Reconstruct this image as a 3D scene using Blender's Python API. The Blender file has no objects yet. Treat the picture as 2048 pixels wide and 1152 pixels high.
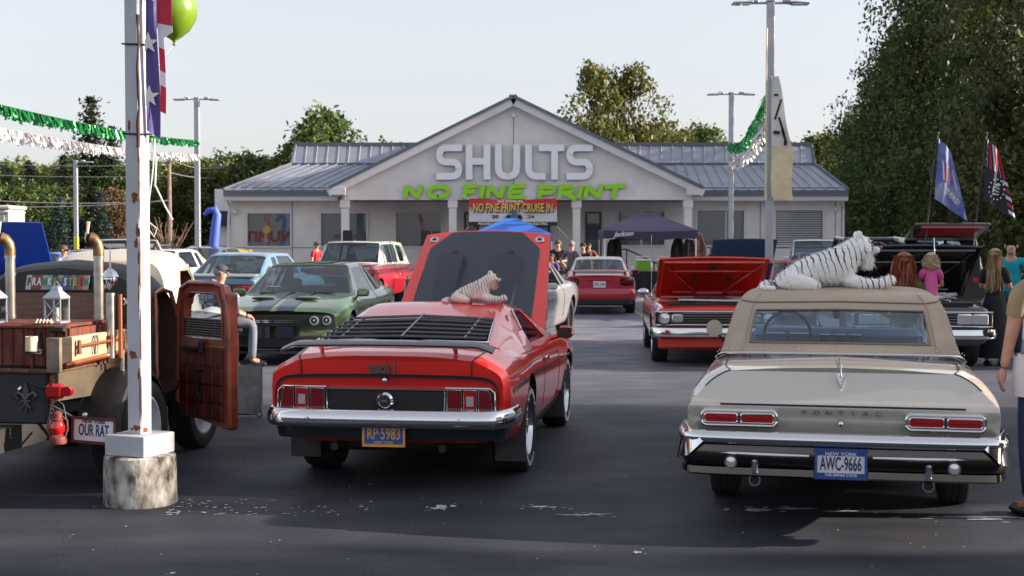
import bpy, math, random
import numpy as np
from mathutils import Vector, Matrix, Euler
rnd = random.Random(7)
S = bpy.context.scene
COL = S.collection
R = math.radians
# ------------------------------------------------------------ camera, sky, sun
CAM_H = 1.82; F = 2844.0; YH = 480.0
cam = bpy.data.cameras.new('camera'); camo = bpy.data.objects.new('camera', cam); COL.objects.link(camo)
cam.sensor_width = 36; cam.lens = 36*F/2048; cam.clip_end = 3000; cam.clip_start = .1
camo.location = (0, 0, CAM_H); camo.rotation_euler = (R(90)-math.atan((576-YH)/F), 0, 0)
cam.dof.use_dof = True; cam.dof.focus_distance = 11.0; cam.dof.aperture_fstop = 5.6
S.camera = camo
SUN_EL = 19.0
SUN_DIR = Vector((math.cos(R(SUN_EL)), -.03, math.sin(R(SUN_EL)))).normalized()
W = bpy.data.worlds.new('World'); S.world = W; W.use_nodes = True
nt = W.node_tree; nt.nodes.clear()
sky = nt.nodes.new('ShaderNodeTexSky'); sky.sky_type = 'NISHITA'; sky.sun_disc = False
sky.sun_elevation = R(SUN_EL); sky.sun_rotation = R(92)
sky.air_density = 1.0; sky.dust_density = 2.0; sky.ozone_density = 1.0; sky.altitude = 100
hs = nt.nodes.new('ShaderNodeHueSaturation'); hs.inputs['Saturation'].default_value = .5
mixw = nt.nodes.new('ShaderNodeMix'); mixw.data_type = 'RGBA'; mixw.inputs['Factor'].default_value = .3
mixw.inputs['B'].default_value = (5.5, 5.45, 6.1, 1)      # thin high overcast veil
bg = nt.nodes.new('ShaderNodeBackground'); bg.inputs['Strength'].default_value = .08
wo = nt.nodes.new('ShaderNodeOutputWorld')
nt.links.new(sky.outputs[0], hs.inputs['Color']); nt.links.new(hs.outputs[0], mixw.inputs['A'])
nt.links.new(mixw.outputs['Result'], bg.inputs[0]); nt.links.new(bg.outputs[0], wo.inputs[0])
sl = bpy.data.lights.new('sun', 'SUN'); sl.energy = 4.4; sl.angle = R(.6); sl.color = (1, .85, .70)
slo = bpy.data.objects.new('sun', sl); COL.objects.link(slo)
slo.rotation_euler = SUN_DIR.to_track_quat('Z', 'Y').to_euler()
S.view_settings.view_transform = 'Standard'; S.view_settings.look = 'None'
S.view_settings.exposure = 1.36; S.view_settings.gamma = 1; S.view_settings.use_curve_mapping = False
S.cycles.max_bounces = 8; S.cycles.transparent_max_bounces = 12; S.cycles.use_denoising = True
S.cycles.caustics_reflective = False; S.cycles.caustics_refractive = False

def at(px, py, D):
    """point at depth D that the photo shows at (px, py)"""
    t = math.atan((576-YH)/F); dx = (px-1024)/F; dz = -(py-576)/F
    d = Vector((dx, math.cos(t)+dz*math.sin(t), -math.sin(t)+dz*math.cos(t)))
    return Vector((0, 0, CAM_H)) + d*(D/d.y)

# ------------------------------------------------------------ materials
MATS = {}
def mat(name, col, rough=.5, metal=0., coat=0., spec=.5, var=0., vscale=8., bump=0., bscale=40., trans=0., emit=0., alpha=1., sheen=0., col2=None, stretch=None, obj=True, detail=4):
    if name in MATS: return MATS[name]
    m = bpy.data.materials.new(name); MATS[name] = m; m.use_nodes = True
    n = m.node_tree; b = n.nodes['Principled BSDF']
    c = (*col, 1)
    b.inputs['Base Color'].default_value = c; b.inputs['Roughness'].default_value = rough
    b.inputs['Metallic'].default_value = metal; b.inputs['Coat Weight'].default_value = coat
    b.inputs['Coat Roughness'].default_value = .03
    b.inputs['Specular IOR Level'].default_value = spec
    b.inputs['Transmission Weight'].default_value = trans; b.inputs['Alpha'].default_value = alpha
    if sheen: b.inputs['Sheen Weight'].default_value = sheen
    if emit: b.inputs['Emission Color'].default_value = c; b.inputs['Emission Strength'].default_value = emit
    if var or bump or col2:
        tc = n.nodes.new('ShaderNodeTexCoord'); src = tc.outputs['Object' if obj else 'Generated']
        if stretch:
            mp = n.nodes.new('ShaderNodeMapping'); mp.inputs['Scale'].default_value = stretch
            n.links.new(src, mp.inputs[0]); src = mp.outputs[0]
    if var or col2:
        no = n.nodes.new('ShaderNodeTexNoise'); no.inputs['Scale'].default_value = vscale; no.inputs['Detail'].default_value = detail
        n.links.new(src, no.inputs['Vector'])
        rp = n.nodes.new('ShaderNodeValToRGB'); rp.color_ramp.elements[0].position = .35; rp.color_ramp.elements[1].position = .68
        lo = col2 if col2 else tuple(x*(1-var) for x in col); hi = col if col2 else tuple(min(1, x*(1+var*.6)) for x in col)
        rp.color_ramp.elements[0].color = (*lo, 1); rp.color_ramp.elements[1].color = (*hi, 1)
        n.links.new(no.outputs['Fac'], rp.inputs[0]); n.links.new(rp.outputs[0], b.inputs['Base Color'])
    if bump:
        nb = n.nodes.new('ShaderNodeTexNoise'); nb.inputs['Scale'].default_value = bscale; nb.inputs['Detail'].default_value = 5
        n.links.new(src, nb.inputs['Vector'])
        bm_ = n.nodes.new('ShaderNodeBump'); bm_.inputs['Strength'].default_value = min(1, bump); bm_.inputs['Distance'].default_value = .01
        n.links.new(nb.outputs['Fac'], bm_.inputs['Height']); n.links.new(bm_.outputs[0], b.inputs['Normal'])
    return m
def paint(name, col, metal=.0, rough=.32, coat=1.):
    return mat(name, col, rough, metal, coat, bump=.02, bscale=3.)
BLK = mat('black plastic', (.012, .012, .014), .45)
MATT = mat('matt black', (.02, .02, .022), .75)
RUB = mat('tyre rubber', (.018, .018, .019), .8, bump=.2, bscale=90)
CHR = mat('chrome', (.72, .73, .75), .09, 1.)
STEEL = mat('brushed steel', (.5, .5, .5), .35, 1., var=.2, vscale=20)
GLS = mat('dark car glass', (.016, .028, .045), .03, 0, 0, 1.)
REDL = mat('red lens', (.42, .004, .008), .12, coat=1.)
REDD = mat('dark red lens', (.15, .003, .006), .15, coat=1.)
CLR = mat('clear lens', (.75, .75, .75), .08, .55, 1.)
WHT = mat('white paint', (.75, .75, .75), .45, var=.06)
SKIN = mat('skin', (.55, .29, .20), .5, var=.12, vscale=14)
AMB = mat('amber', (.75, .3, .05), .3)
TAN = mat('tan pole', (.45, .4, .34), .6, var=.2)

# ------------------------------------------------------------ mesh builder
class MB:
    def __init__(s): s.v = []; s.f = []; s.m = []; s.mi = 0
    def add(s, vs, fs, mi=None):
        o = len(s.v); s.v += [tuple(v) for v in vs]; s.f += [tuple(i+o for i in f) for f in fs]
        s.m += [s.mi if mi is None else mi]*len(fs); return s
    def box(s, c, d, rz=0, rx=0, ry=0, mi=None, taper=1., bev=0.):
        hx, hy, hz = d[0]/2, d[1]/2, d[2]/2; t = taper
        if bev > 0:
            b = min(bev, hx*.9, hy*.9, hz*.9)
            vs = []
            for z, k in ((-hz, b), (-hz+b, 0), (hz-b, 0), (hz, b)):
                tt = t if z > 0 else 1
                X, Y = (hx-k)*tt, (hy-k)*tt; q = b if k == 0 else b*.4
                vs += [(-X+q, -Y, z), (X-q, -Y, z), (X, -Y+q, z), (X, Y-q, z), (X-q, Y, z), (-X+q, Y, z), (-X, Y-q, z), (-X, -Y+q, z)]
            fs = [tuple(range(7, -1, -1)), tuple(range(24, 32))]
            for r_ in range(3):
                for i in range(8):
                    j = (i+1) % 8; fs.append((r_*8+i, r_*8+j, r_*8+8+j, r_*8+8+i))
        else:
            vs = [(-hx, -hy, -hz), (hx, -hy, -hz), (hx, hy, -hz), (-hx, hy, -hz), (-hx*t, -hy*t, hz), (hx*t, -hy*t, hz), (hx*t, hy*t, hz), (-hx*t, hy*t, hz)]
            fs = [(3, 2, 1, 0), (4, 5, 6, 7), (0, 1, 5, 4), (1, 2, 6, 5), (2, 3, 7, 6), (3, 0, 4, 7)]
        M = Matrix.Translation(Vector(c)) @ Euler((rx, ry, rz)).to_matrix().to_4x4()
        return s.add([M @ Vector(v) for v in vs], fs, mi)
    def tube(s, pts, rad, n=8, mi=None, caps=True, closed=False):
        pts = [Vector(p) for p in pts]; k = len(pts)
        if not hasattr(rad, '__len__'): rad = [rad]*k
        vs = []; fs = []; up = None
        for i, p in enumerate(pts):
            if closed: d = pts[(i+1) % k]-pts[i-1]
            else: d = pts[min(i+1, k-1)]-pts[max(i-1, 0)]
            if d.length < 1e-9: d = Vector((0, 0, 1))
            d.normalize()
            if up is None: up = Vector((0, 0, 1)) if abs(d.z) < .95 else Vector((1, 0, 0))
            a = d.cross(up)
            if a.length < 1e-3: a = d.cross(Vector((0, 1, 0)))
            a.normalize(); b = d.cross(a).normalized(); up = -b if True else up
            for j in range(n):
                t = 2*math.pi*j/n; vs.append(p+(a*math.cos(t)+b*math.sin(t))*rad[i])
        for i in range(k if closed else k-1):
            for j in range(n):
                q = (j+1) % n; i2 = (i+1) % k
                fs.append((i*n+j, i*n+q, i2*n+q, i2*n+j))
        if caps and not closed: fs += [tuple(range(n)), tuple(range((k-1)*n, k*n))[::-1]]
        return s.add(vs, fs, mi)
    def lathe(s, prof, c=(0, 0, 0), n=24, axis='z', mi=None, caps=True):
        vs = []; fs = []; k = len(prof); c = Vector(c)
        for r_, h in prof:
            for j in range(n):
                t = 2*math.pi*j/n; x, y = r_*math.cos(t), r_*math.sin(t)
                v = {'z': (x, y, h), 'x': (h, x, y), 'y': (x, h, y)}[axis]
                vs.append(c+Vector(v))
        for i in range(k-1):
            for j in range(n):
                q = (j+1) % n; fs.append((i*n+j, i*n+q, (i+1)*n+q, (i+1)*n+j))
        if caps: fs += [tuple(range(n)), tuple(range((k-1)*n, k*n))]
        return s.add(vs, fs, mi)
    def ell(s, c, r, n=12, m=8, mi=None, rot=None):
        vs = []; fs = []; c = Vector(c); M = rot.to_matrix() if rot else Matrix.Identity(3)
        for i in range(m+1):
            a = math.pi*i/m
            for j in range(n):
                t = 2*math.pi*j/n
                vs.append(c+M @ Vector((r[0]*math.sin(a)*math.cos(t), r[1]*math.sin(a)*math.sin(t), r[2]*math.cos(a))))
        for i in range(m):
            for j in range(n):
                q = (j+1) % n; fs.append((i*n+j, i*n+q, (i+1)*n+q, (i+1)*n+j))
        return s.add(vs, fs, mi)
    def prism(s, poly, c, u, v, d, mi=None):
        """flat polygon (2D points on axes u,v at c) extruded by vector d"""
        c, u, v, d = map(Vector, (c, u, v, d)); n = len(poly)
        a = [c+u*p[0]+v*p[1] for p in poly]; b = [p+d for p in a]
        return s.add(a+b, [tuple(range(n))[::-1], tuple(range(n, 2*n))]+[(i, (i+1) % n, n+(i+1) % n, n+i) for i in range(n)], mi)
    def grid(s, P, mi=None, wrap=False):
        P = np.asarray(P); a, b = P.shape[:2]; fs = []
        for i in range(a-1):
            for j in range(b if wrap else b-1):
                q = (j+1) % b; fs.append((i*b+j, (i+1)*b+j, (i+1)*b+q, i*b+q))
        return s.add(P.reshape(-1, 3).tolist(), fs, mi)
    def slab(s, P, N, th, mi=None, off=0.):
        """grid P with normals N thickened outward from off to off+th, rim closed"""
        P = np.asarray(P); N = np.asarray(N); A = P+N*off; B = P+N*(off+th); a, b = P.shape[:2]
        vs = np.concatenate([A.reshape(-1, 3), B.reshape(-1, 3)]).tolist(); o = a*b; fs = []
        for i in range(a-1):
            for j in range(b-1):
                q = (i*b+j, (i+1)*b+j, (i+1)*b+j+1, i*b+j+1); fs.append(tuple(o+k for k in q)); fs.append(q[::-1])
        rim = [i*b for i in range(a)]+[(a-1)*b+j for j in range(1, b)]+[i*b+b-1 for i in range(a-2, -1, -1)]+[j for j in range(b-2, 0, -1)]
        for i, k in enumerate(rim):
            k2 = rim[(i+1) % len(rim)]; fs.append((k, k2, o+k2, o+k))
        return s.add(vs, fs, mi)
    def mesh(s, name, mats, smooth=40):
        me = bpy.data.meshes.new(name); me.from_pydata([tuple(v) for v in s.v], [], s.f)
        for m in (mats if isinstance(mats, (list, tuple)) else [mats]): me.materials.append(m)
        me.polygons.foreach_set('material_index', s.m)
        fix_mesh(me, smooth); return me
    def build(s, name, mats, parent=None, smooth=40, loc=None, rot=None):
        return link(name, s.mesh(name, mats, smooth), parent, loc, rot)
def fix_mesh(me, smooth=40, recalc=True):
    import bmesh
    bm = bmesh.new(); bm.from_mesh(me)
    bmesh.ops.remove_doubles(bm, verts=bm.verts, dist=.0002)
    if recalc: bmesh.ops.recalc_face_normals(bm, faces=bm.faces)
    bm.to_mesh(me); bm.free()
    if smooth:
        me.polygons.foreach_set('use_smooth', [True]*len(me.polygons)); me.set_sharp_from_angle(angle=R(smooth))
    me.update()
def link(name, me, parent=None, loc=None, rot=None):
    o = bpy.data.objects.new(name, me); COL.objects.link(o)
    if parent: o.parent = parent
    if loc is not None: o.location = loc
    if rot is not None: o.rotation_euler = rot
    return o
def tag(o, label=None, cat=None, group=None, kind=None):
    if label: o['label'] = label
    if cat: o['category'] = cat
    if group: o['group'] = group
    if kind: o['kind'] = kind
    return o
def thing(name, label, cat, loc=(0, 0, 0), rz=0, group=None):
    o = bpy.data.objects.new(name, None); COL.objects.link(o); o.empty_display_size = .2
    o.location = loc; o.rotation_euler = (0, 0, rz); return tag(o, label, cat, group)
KIDS = {}
def copy_tree(src, loc, rz=0, scale=1, label=None):
    def rec(o, par):
        c = o.copy(); COL.objects.link(c)
        if par: c.parent = par
        for ch in o.children: rec(ch, c)
        return c
    bpy.context.view_layer.update()
    r = rec(src, None); r.location = loc; r.rotation_euler = (0, 0, rz)
    r.scale = scale if hasattr(scale, '__len__') else (scale,)*3
    if label: r['label'] = label
    return r
# ------------------------------------------------------------ smooth surfaces
def crom(P, t, sharp=()):
    """piecewise Catmull-Rom through P (n,...) at parameters t (array)"""
    P = np.asarray(P, float); n = len(P); t = np.clip(np.asarray(t, float), 0, n-1); out = []
    for x in t:
        i = min(int(x), n-2); f = x-i
        p1, p2 = P[i], P[i+1]
        p0 = P[i-1] if i > 0 and i not in sharp else 2*p1-p2
        p3 = P[i+2] if i+2 < n and (i+1) not in sharp else 2*p2-p1
        # limit tangents by chord to avoid overshoot
        m1 = (p2-p0)/2; m2 = (p3-p1)/2
        L = np.linalg.norm(p2-p1, axis=-1, keepdims=True)+1e-9
        for_m = []
        for m_ in (m1, m2):
            l = np.linalg.norm(m_, axis=-1, keepdims=True)+1e-9; for_m.append(m_*np.minimum(1, 1.25*L/l))
        m1, m2 = for_m
        f2, f3 = f*f, f*f*f
        out.append((2*f3-3*f2+1)*p1+(f3-2*f2+f)*m1+(-2*f3+3*f2)*p2+(f3-f2)*m2)
    return np.array(out)
class Surf:
    """half surface x>=0: sections (list of lists of (x,y,z)); u along sections, v along each profile"""
    def __init__(s, secs, su=(), sv=()):
        s.P = np.array(secs, float); s.su = set(su); s.sv = set(sv); s.nu, s.nv = s.P.shape[:2]
    def ev(s, U, V):
        A = crom(s.P, U, s.su)                    # (len(U), nv, 3)
        B = crom(np.swapaxes(A, 0, 1), V, s.sv)   # (len(V), len(U), 3)
        return np.swapaxes(B, 0, 1)
    def patch(s, u0, u1, v0, v1, n=8, m=8, side=1):
        U = np.linspace(u0, u1, n); V = np.linspace(v0, v1, m); P = s.ev(U, V)
        e = 1e-3
        du = s.ev(np.clip(U+e, 0, s.nu-1), V)-s.ev(np.clip(U-e, 0, s.nu-1), V)
        dv = s.ev(U, np.clip(V+e, 0, s.nv-1))-s.ev(U, np.clip(V-e, 0, s.nv-1))
        N = np.cross(du, dv); l = np.linalg.norm(N, axis=-1, keepdims=True); N = N/np.maximum(l, 1e-12)
        c = s.P.reshape(-1, 3).mean(0); c[0] = 0
        mid = (len(U)//2, len(V)//2)
        if np.dot(N[mid], P[mid]-c) < 0: N = -N
        if side < 0: P = P*[-1, 1, 1]; N = N*[-1, 1, 1]
        return P, N
    def panel(s, mb, u0, u1, v0, v1, th=.004, off=0., n=8, m=8, sides=(1, -1), mi=None):
        if sides == 'both':                       # one panel across the centre line
            P, N = s.patch(u0, u1, v0, s.nv-1, n, m); N[:, -1, 0] = 0
            N[:, -1] /= np.maximum(np.linalg.norm(N[:, -1], axis=-1, keepdims=True), 1e-9)
            P2 = np.concatenate([P, (P*[-1, 1, 1])[:, -2::-1]], 1); N2 = np.concatenate([N, (N*[-1, 1, 1])[:, -2::-1]], 1)
            return mb.slab(P2, N2, th, mi, off)
        for sd in sides:
            P, N = s.patch(u0, u1, v0, v1, n, m, sd); mb.slab(P, N, th, mi, off)
        return mb
    def full(s, mb, n=40, m=30, mi=None, caps=True):
        """whole surface mirrored, closed into a solid"""
        U = sorted(set(list(np.linspace(0, s.nu-1, n))+[float(i) for i in range(s.nu)])); V = sorted(set(list(np.linspace(0, s.nv-1, m))+[float(i) for i in range(s.nv)]))
        P = s.ev(U, V); P[:, 0, 0] = 0; P[:, -1, 0] = 0
        Q = np.concatenate([P, (P*[-1, 1, 1])[:, -2:0:-1]], 1)
        o = len(mb.v); mb.grid(Q, mi, wrap=True); b = Q.shape[1]; a = Q.shape[0]
        if caps:
            for r_ in (0, a-1):
                h = len(V)-1                       # strips between mirrored halves
                for j in range(h):
                    q0, q1 = o+r_*b+j, o+r_*b+j+1
                    k0, k1 = o+r_*b+(b-j) % b, o+r_*b+(b-j-1)
                    ids = []
                    for k in (q0, q1, k1, k0):
                        if k not in ids: ids.append(k)
                    if len(ids) > 2: mb.f.append(tuple(ids)); mb.m.append(mb.mi if mi is None else mi)
        return mb
TMP = bpy.data.scenes.new('work')          # small side scene in which modifiers are baked quickly
def bake(o, others=()):
    """mesh of o with its modifiers applied, worked out in the side scene"""
    for x in (o, *others): TMP.collection.objects.link(x)
    vl = TMP.view_layers[0]; vl.update(); dg = vl.depsgraph; dg.update()
    me = bpy.data.meshes.new_from_object(o.evaluated_get(dg))
    for x in (o, *others): TMP.collection.objects.unlink(x)
    return me
def cut(ob, cutters):
    """boolean-difference with temporary cutter meshes, baked"""
    tmp = []; w = bpy.data.objects.new('w', ob.data)
    for me in cutters:
        c = bpy.data.objects.new('cutter', me); tmp.append(c)
        md = w.modifiers.new('b', 'BOOLEAN'); md.object = c; md.operation = 'DIFFERENCE'; md.solver = 'EXACT'; md.material_mode = 'TRANSFER'
    me = bake(w, tmp); old = ob.data; ob.data = me; nm = old.name; bpy.data.objects.remove(w); bpy.data.meshes.remove(old); me.name = nm
    for c in tmp:
        m_ = c.data; bpy.data.objects.remove(c); bpy.data.meshes.remove(m_)
    me.set_sharp_from_angle(angle=R(35)); return ob
def text(name, s, size, parent, loc, rot, m, ext=.004, sx=1., off=0., shear=0., align='CENTER', space=1., sz=1.):
    cu = bpy.data.curves.new(name, 'FONT'); cu.body = s; cu.size = size; cu.extrude = ext; cu.offset = off; cu.shear = shear
    cu.align_x = align; cu.align_y = 'CENTER'; cu.space_character = space; cu.resolution_u = 3
    o = bpy.data.objects.new(name, cu)
    me = bake(o)
    bpy.data.objects.remove(o); bpy.data.curves.remove(cu)
    me.transform(Matrix.Diagonal((sx, sz, 1, 1))); me.materials.clear(); me.materials.append(m)
    return link(name, me, parent, loc, rot)
def skin(name, verts, edges, rad, mats, parent, sub=1, root=0, matfn=None):
    """continuous tapered body from a joint skeleton, baked"""
    me = bpy.data.meshes.new(name); me.from_pydata([tuple(v) for v in verts], edges, [])
    o = bpy.data.objects.new(name, me)
    md = o.modifiers.new('s', 'SKIN'); md.use_smooth_shade = True; md.branch_smoothing = .6
    sv = me.skin_vertices[0].data
    for i, r_ in enumerate(rad):
        sv[i].radius = r_ if hasattr(r_, '__len__') else (r_, r_); sv[i].use_root = (i == root)
    sb = o.modifiers.new('u', 'SUBSURF'); sb.levels = sub; sb.render_levels = sub
    m2 = bake(o)
    bpy.data.objects.remove(o); bpy.data.meshes.remove(me)
    m2.materials.clear()
    for m_ in (mats if isinstance(mats, (list, tuple)) else [mats]): m2.materials.append(m_)
    if matfn:
        for p in m2.polygons: p.material_index = matfn(p.center)
    m2.polygons.foreach_set('use_smooth', [True]*len(m2.polygons))
    return link(name, m2, parent)
# ============================================================ GROUND
def asphalt():
    m = bpy.data.materials.new('asphalt'); m.use_nodes = True; n = m.node_tree; b = n.nodes['Principled BSDF']; L = n.links.new
    tc = n.nodes.new('ShaderNodeTexCoord')
    def noise(sc, det=5, st=(1, 1, 1)):
        mp = n.nodes.new('ShaderNodeMapping'); mp.inputs['Scale'].default_value = st; L(tc.outputs['Object'], mp.inputs[0])
        no = n.nodes.new('ShaderNodeTexNoise'); no.inputs['Scale'].default_value = sc; no.inputs['Detail'].default_value = det; L(mp.outputs[0], no.inputs['Vector']); return no
    def ramp(src, a, ca, b_, cb):
        r_ = n.nodes.new('ShaderNodeValToRGB'); e = r_.color_ramp.elements; e[0].position = a; e[0].color = (*ca, 1); e[1].position = b_; e[1].color = (*cb, 1); L(src, r_.inputs[0]); return r_
    big = ramp(noise(.30, 7, (.8, 1.2, 1)).outputs['Fac'], .3, (.033, .038, .052), .7, (.054, .057, .070))
    streak = ramp(noise(1.6, 8, (.8, 1.3, 1)).outputs['Fac'], .40, (.72, .73, .78), .7, (1.22, 1.18, 1.14))
    fine = ramp(noise(70, 6).outputs['Fac'], .32, (.5, .5, .5), .70, (1.65, 1.65, 1.65))
    def mul(a, b_):
        x = n.nodes.new('ShaderNodeMix'); x.data_type = 'RGBA'; x.blend_type = 'MULTIPLY'; x.inputs['Factor'].default_value = 1; L(a, x.inputs['A']); L(b_, x.inputs['B']); return x.outputs['Result']
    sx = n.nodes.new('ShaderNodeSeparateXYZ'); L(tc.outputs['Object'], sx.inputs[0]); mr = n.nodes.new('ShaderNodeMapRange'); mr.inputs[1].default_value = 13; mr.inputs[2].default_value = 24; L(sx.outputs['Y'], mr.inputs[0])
    old = ramp(mr.outputs[0], 0, (.85, .85, .88), 1, (3.7, 3.55, 3.45))     # much paler tone farther into the lot
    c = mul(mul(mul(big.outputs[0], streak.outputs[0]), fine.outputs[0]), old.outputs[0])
    # pale sand specks
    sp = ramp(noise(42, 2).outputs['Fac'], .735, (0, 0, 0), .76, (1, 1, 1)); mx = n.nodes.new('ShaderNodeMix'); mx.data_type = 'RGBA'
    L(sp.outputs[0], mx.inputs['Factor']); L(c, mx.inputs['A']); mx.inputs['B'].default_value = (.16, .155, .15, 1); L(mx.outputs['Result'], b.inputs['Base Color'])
    rr = ramp(noise(.8, 6).outputs['Fac'], .35, (.62, .62, .62), .7, (.80, .80, .80)); L(rr.outputs[0], b.inputs['Roughness'])
    b.inputs['Specular IOR Level'].default_value = .3; bp = n.nodes.new('ShaderNodeBump'); bp.inputs['Strength'].default_value = .55; bp.inputs['Distance'].default_value = .004; L(noise(150, 3).outputs['Fac'], bp.inputs['Height']); L(bp.outputs[0], b.inputs['Normal'])
    return m
ASPH = asphalt()
GRASS = mat('grass', (.055, .085, .025), .9, var=.5, vscale=1.2)
o = MB().grid([[(x, y, -.02) for x in (-1500, 1500)] for y in (-300, 2500)]).build('ground', GRASS, smooth=0); tag(o, kind='structure')
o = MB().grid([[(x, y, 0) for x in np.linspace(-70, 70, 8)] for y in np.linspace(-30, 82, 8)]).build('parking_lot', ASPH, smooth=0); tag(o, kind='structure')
kb = MB()
for i in range(46): kb.box((-69+i*3.02, 82.1, .07), (2.99, .16, .15), bev=.02)
tag(kb.build('kerb', mat('concrete', (.30, .29, .27), .85, var=.25), smooth=0), kind='structure')
# faint yellow-green bay lines and white paint flakes
LINE = mat('worn yellow line', (.34, .40, .12), .7, var=.5, vscale=30)
for i, (px, py0, py1) in enumerate(((1290, 583, 601), (1160, 583, 596), (1330, 640, 700), (1300, 606, 640), (905, 600, 640))):
    if i == 2: continue
    y0, y1 = 5176/(py1-480), 5176/(py0-480); x = (px-1024)/F*y0
    tag(MB().box((x, (y0+y1)/2, .003), (.1, abs(y1-y0), .002)).build('bay_line', LINE, smooth=0), kind='structure')
PFL = mat('old white paint', (.55, .55, .56), .7, var=.25)
def blob(cx, cy, w, d, n=14, seed=0, rz=0):
    r_ = random.Random(seed); P = []
    for j in range(n):
        t = 2*math.pi*j/n; q = .55+.6*r_.random(); x, y = w*q*math.cos(t), d*q*math.sin(t)
        P.append((cx+x*math.cos(rz)-y*math.sin(rz), cy+x*math.sin(rz)+y*math.cos(rz)))
    return P
mb = MB(); k = 0
for px, py, w, d in ((880, 1018, .055, .09), (905, 1016, .03, .03), (1085, 1017, .11, .03), (1105, 1018, .05, .04), (1165, 1034, .16, .018), (1190, 1033, .07, .03), (1275, 1110, .035, .03), (1520, 1024, .13, .06), (1600, 1021, .2, .025), (1700, 1026, .1, .02), (1960, 1038, .3, .03), (1975, 1043, .16, .02), (865, 1020, .03, .02), (340, 1152, .02, .02)):
    y = 5176/(py-480); x = (px-1024)/F*y; k += 1
    mb.prism(blob(x, y, w*.8, d, 18, k), (0, 0, .004), (1, 0, 0), (0, 1, 0), (0, 0, .001))
    for q in range(5):
        mb.prism(blob(x+rnd.uniform(-w, w)*1.8, y+rnd.uniform(-.1, .1), w*.18, d*.25, 7, k*9+q), (0, 0, .004), (1, 0, 0), (0, 1, 0), (0, 0, .001))
for q in range(90):
    px = 330+rnd.random()**1.6*420; py = rnd.uniform(1002, 1035); y = 5176/(py-480); x = (px-1024)/F*y
    mb.prism(blob(x, y, rnd.uniform(.004, .02), rnd.uniform(.003, .012), 6, q), (0, 0, .004), (1, 0, 0), (0, 1, 0), (0, 0, .001))
for q in range(60):
    y = rnd.uniform(7.4, 12); x = rnd.uniform(-3, 3)
    mb.prism(blob(x, y, .007, .006, 6, q), (0, 0, .004), (1, 0, 0), (0, 1, 0), (0, 0, .001))
tag(mb.build('paint_flakes', PFL, smooth=0), kind='stuff')
LEAFD = mat('dry leaf', (.30, .17, .05), .7)
for i, (px, py, s_) in enumerate(((740, 973, 1), (700, 1003, .5), (505, 1013, .4))):
    y = 5176/(py-480); x = (px-1024)/F*y; P = blob(0, 0, .03*s_, .022*s_, 9, i+3)
    o = MB().add([(a, b, .006+.012*abs(a)*20*s_) for a, b in P], [tuple(range(9))]).build('fallen_leaf', LEAFD, smooth=0, loc=(x, y, 0))
    tag(o, ['tan dry leaf on the asphalt below the front car licence plate', 'small dry leaf on dark asphalt left of the red fastback tyre', 'tiny dry leaf on the asphalt between post base and red fastback'][i], 'leaf', 'dry leaves on the asphalt')

CRK = mat('tar filled crack', (.012, .012, .014), .35)
for pts in ([(-1, 16.4), (1.2, 16.1), (2.6, 16.5), (4, 16.2)], [(-.2, 19.5), (1.4, 19.8), (2.9, 19.4)]):
    q = []
    for a, b in zip(pts, pts[1:]):
        for k in range(8): q.append((a[0]+(b[0]-a[0])*k/8+rnd.uniform(-.03, .03), a[1]+(b[1]-a[1])*k/8+rnd.uniform(-.04, .04), .004))
    mb = MB(); mb.grid([[(x-.003, y-.006, .004) for x, y, z in q], [(x+.003, y+.006, .004) for x, y, z in q]]); tag(mb.build('asphalt_crack', CRK, smooth=0), kind='structure')
# ============================================================ TREES
def leafmat(name, c1, c2):
    m = bpy.data.materials.new(name); m.use_nodes = True; n = m.node_tree; L = n.links.new; n.nodes.clear()
    out = n.nodes.new('ShaderNodeOutputMaterial'); tc = n.nodes.new('ShaderNodeTexCoord'); no = n.nodes.new('ShaderNodeTexNoise'); no.inputs['Scale'].default_value = 1.1; no.inputs['Detail'].default_value = 6
    L(tc.outputs['Object'], no.inputs['Vector']); rp = n.nodes.new('ShaderNodeValToRGB'); e = rp.color_ramp.elements
    e[0].position = .36; e[0].color = (*c1, 1); e[1].position = .66; e[1].color = (*c2, 1); L(no.outputs['Fac'], rp.inputs[0])
    oi = n.nodes.new('ShaderNodeObjectInfo'); hs_ = n.nodes.new('ShaderNodeHueSaturation'); L(rp.outputs[0], hs_.inputs['Color'])
    mr = n.nodes.new('ShaderNodeMapRange'); mr.inputs[3].default_value = .475; mr.inputs[4].default_value = .525; L(oi.outputs['Random'], mr.inputs[0]); L(mr.outputs[0], hs_.inputs['Hue'])
    mv = n.nodes.new('ShaderNodeMapRange'); mv.inputs[3].default_value = .75; mv.inputs[4].default_value = 1.3; L(oi.outputs['Random'], mv.inputs[0]); L(mv.outputs[0], hs_.inputs['Value'])
    d = n.nodes.new('ShaderNodeBsdfPrincipled'); d.inputs['Roughness'].default_value = .55; t = n.nodes.new('ShaderNodeBsdfTranslucent'); mx = n.nodes.new('ShaderNodeMixShader'); mx.inputs[0].default_value = .3
    L(hs_.outputs[0], d.inputs['Base Color']); L(hs_.outputs[0], t.inputs[0]); L(d.outputs[0], mx.inputs[1]); L(t.outputs[0], mx.inputs[2]); L(mx.outputs[0], out.inputs[0]); return m
LF_G = leafmat('green leaves', (.040, .070, .016), (.12, .15, .035))
LF_Y = leafmat('yellow green leaves', (.06, .095, .018), (.19, .20, .045))
LF_D = leafmat('dark leaves', (.036, .062, .015), (.13, .17, .036))
LF_B = leafmat('blue spruce needles', (.020, .042, .040), (.060, .100, .105))
LF_N = leafmat('dark needles', (.012, .026, .012), (.034, .058, .022))
BARK = mat('bark', (.10, .075, .055), .9, var=.4, vscale=6, bump=.4, bscale=12)
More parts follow.
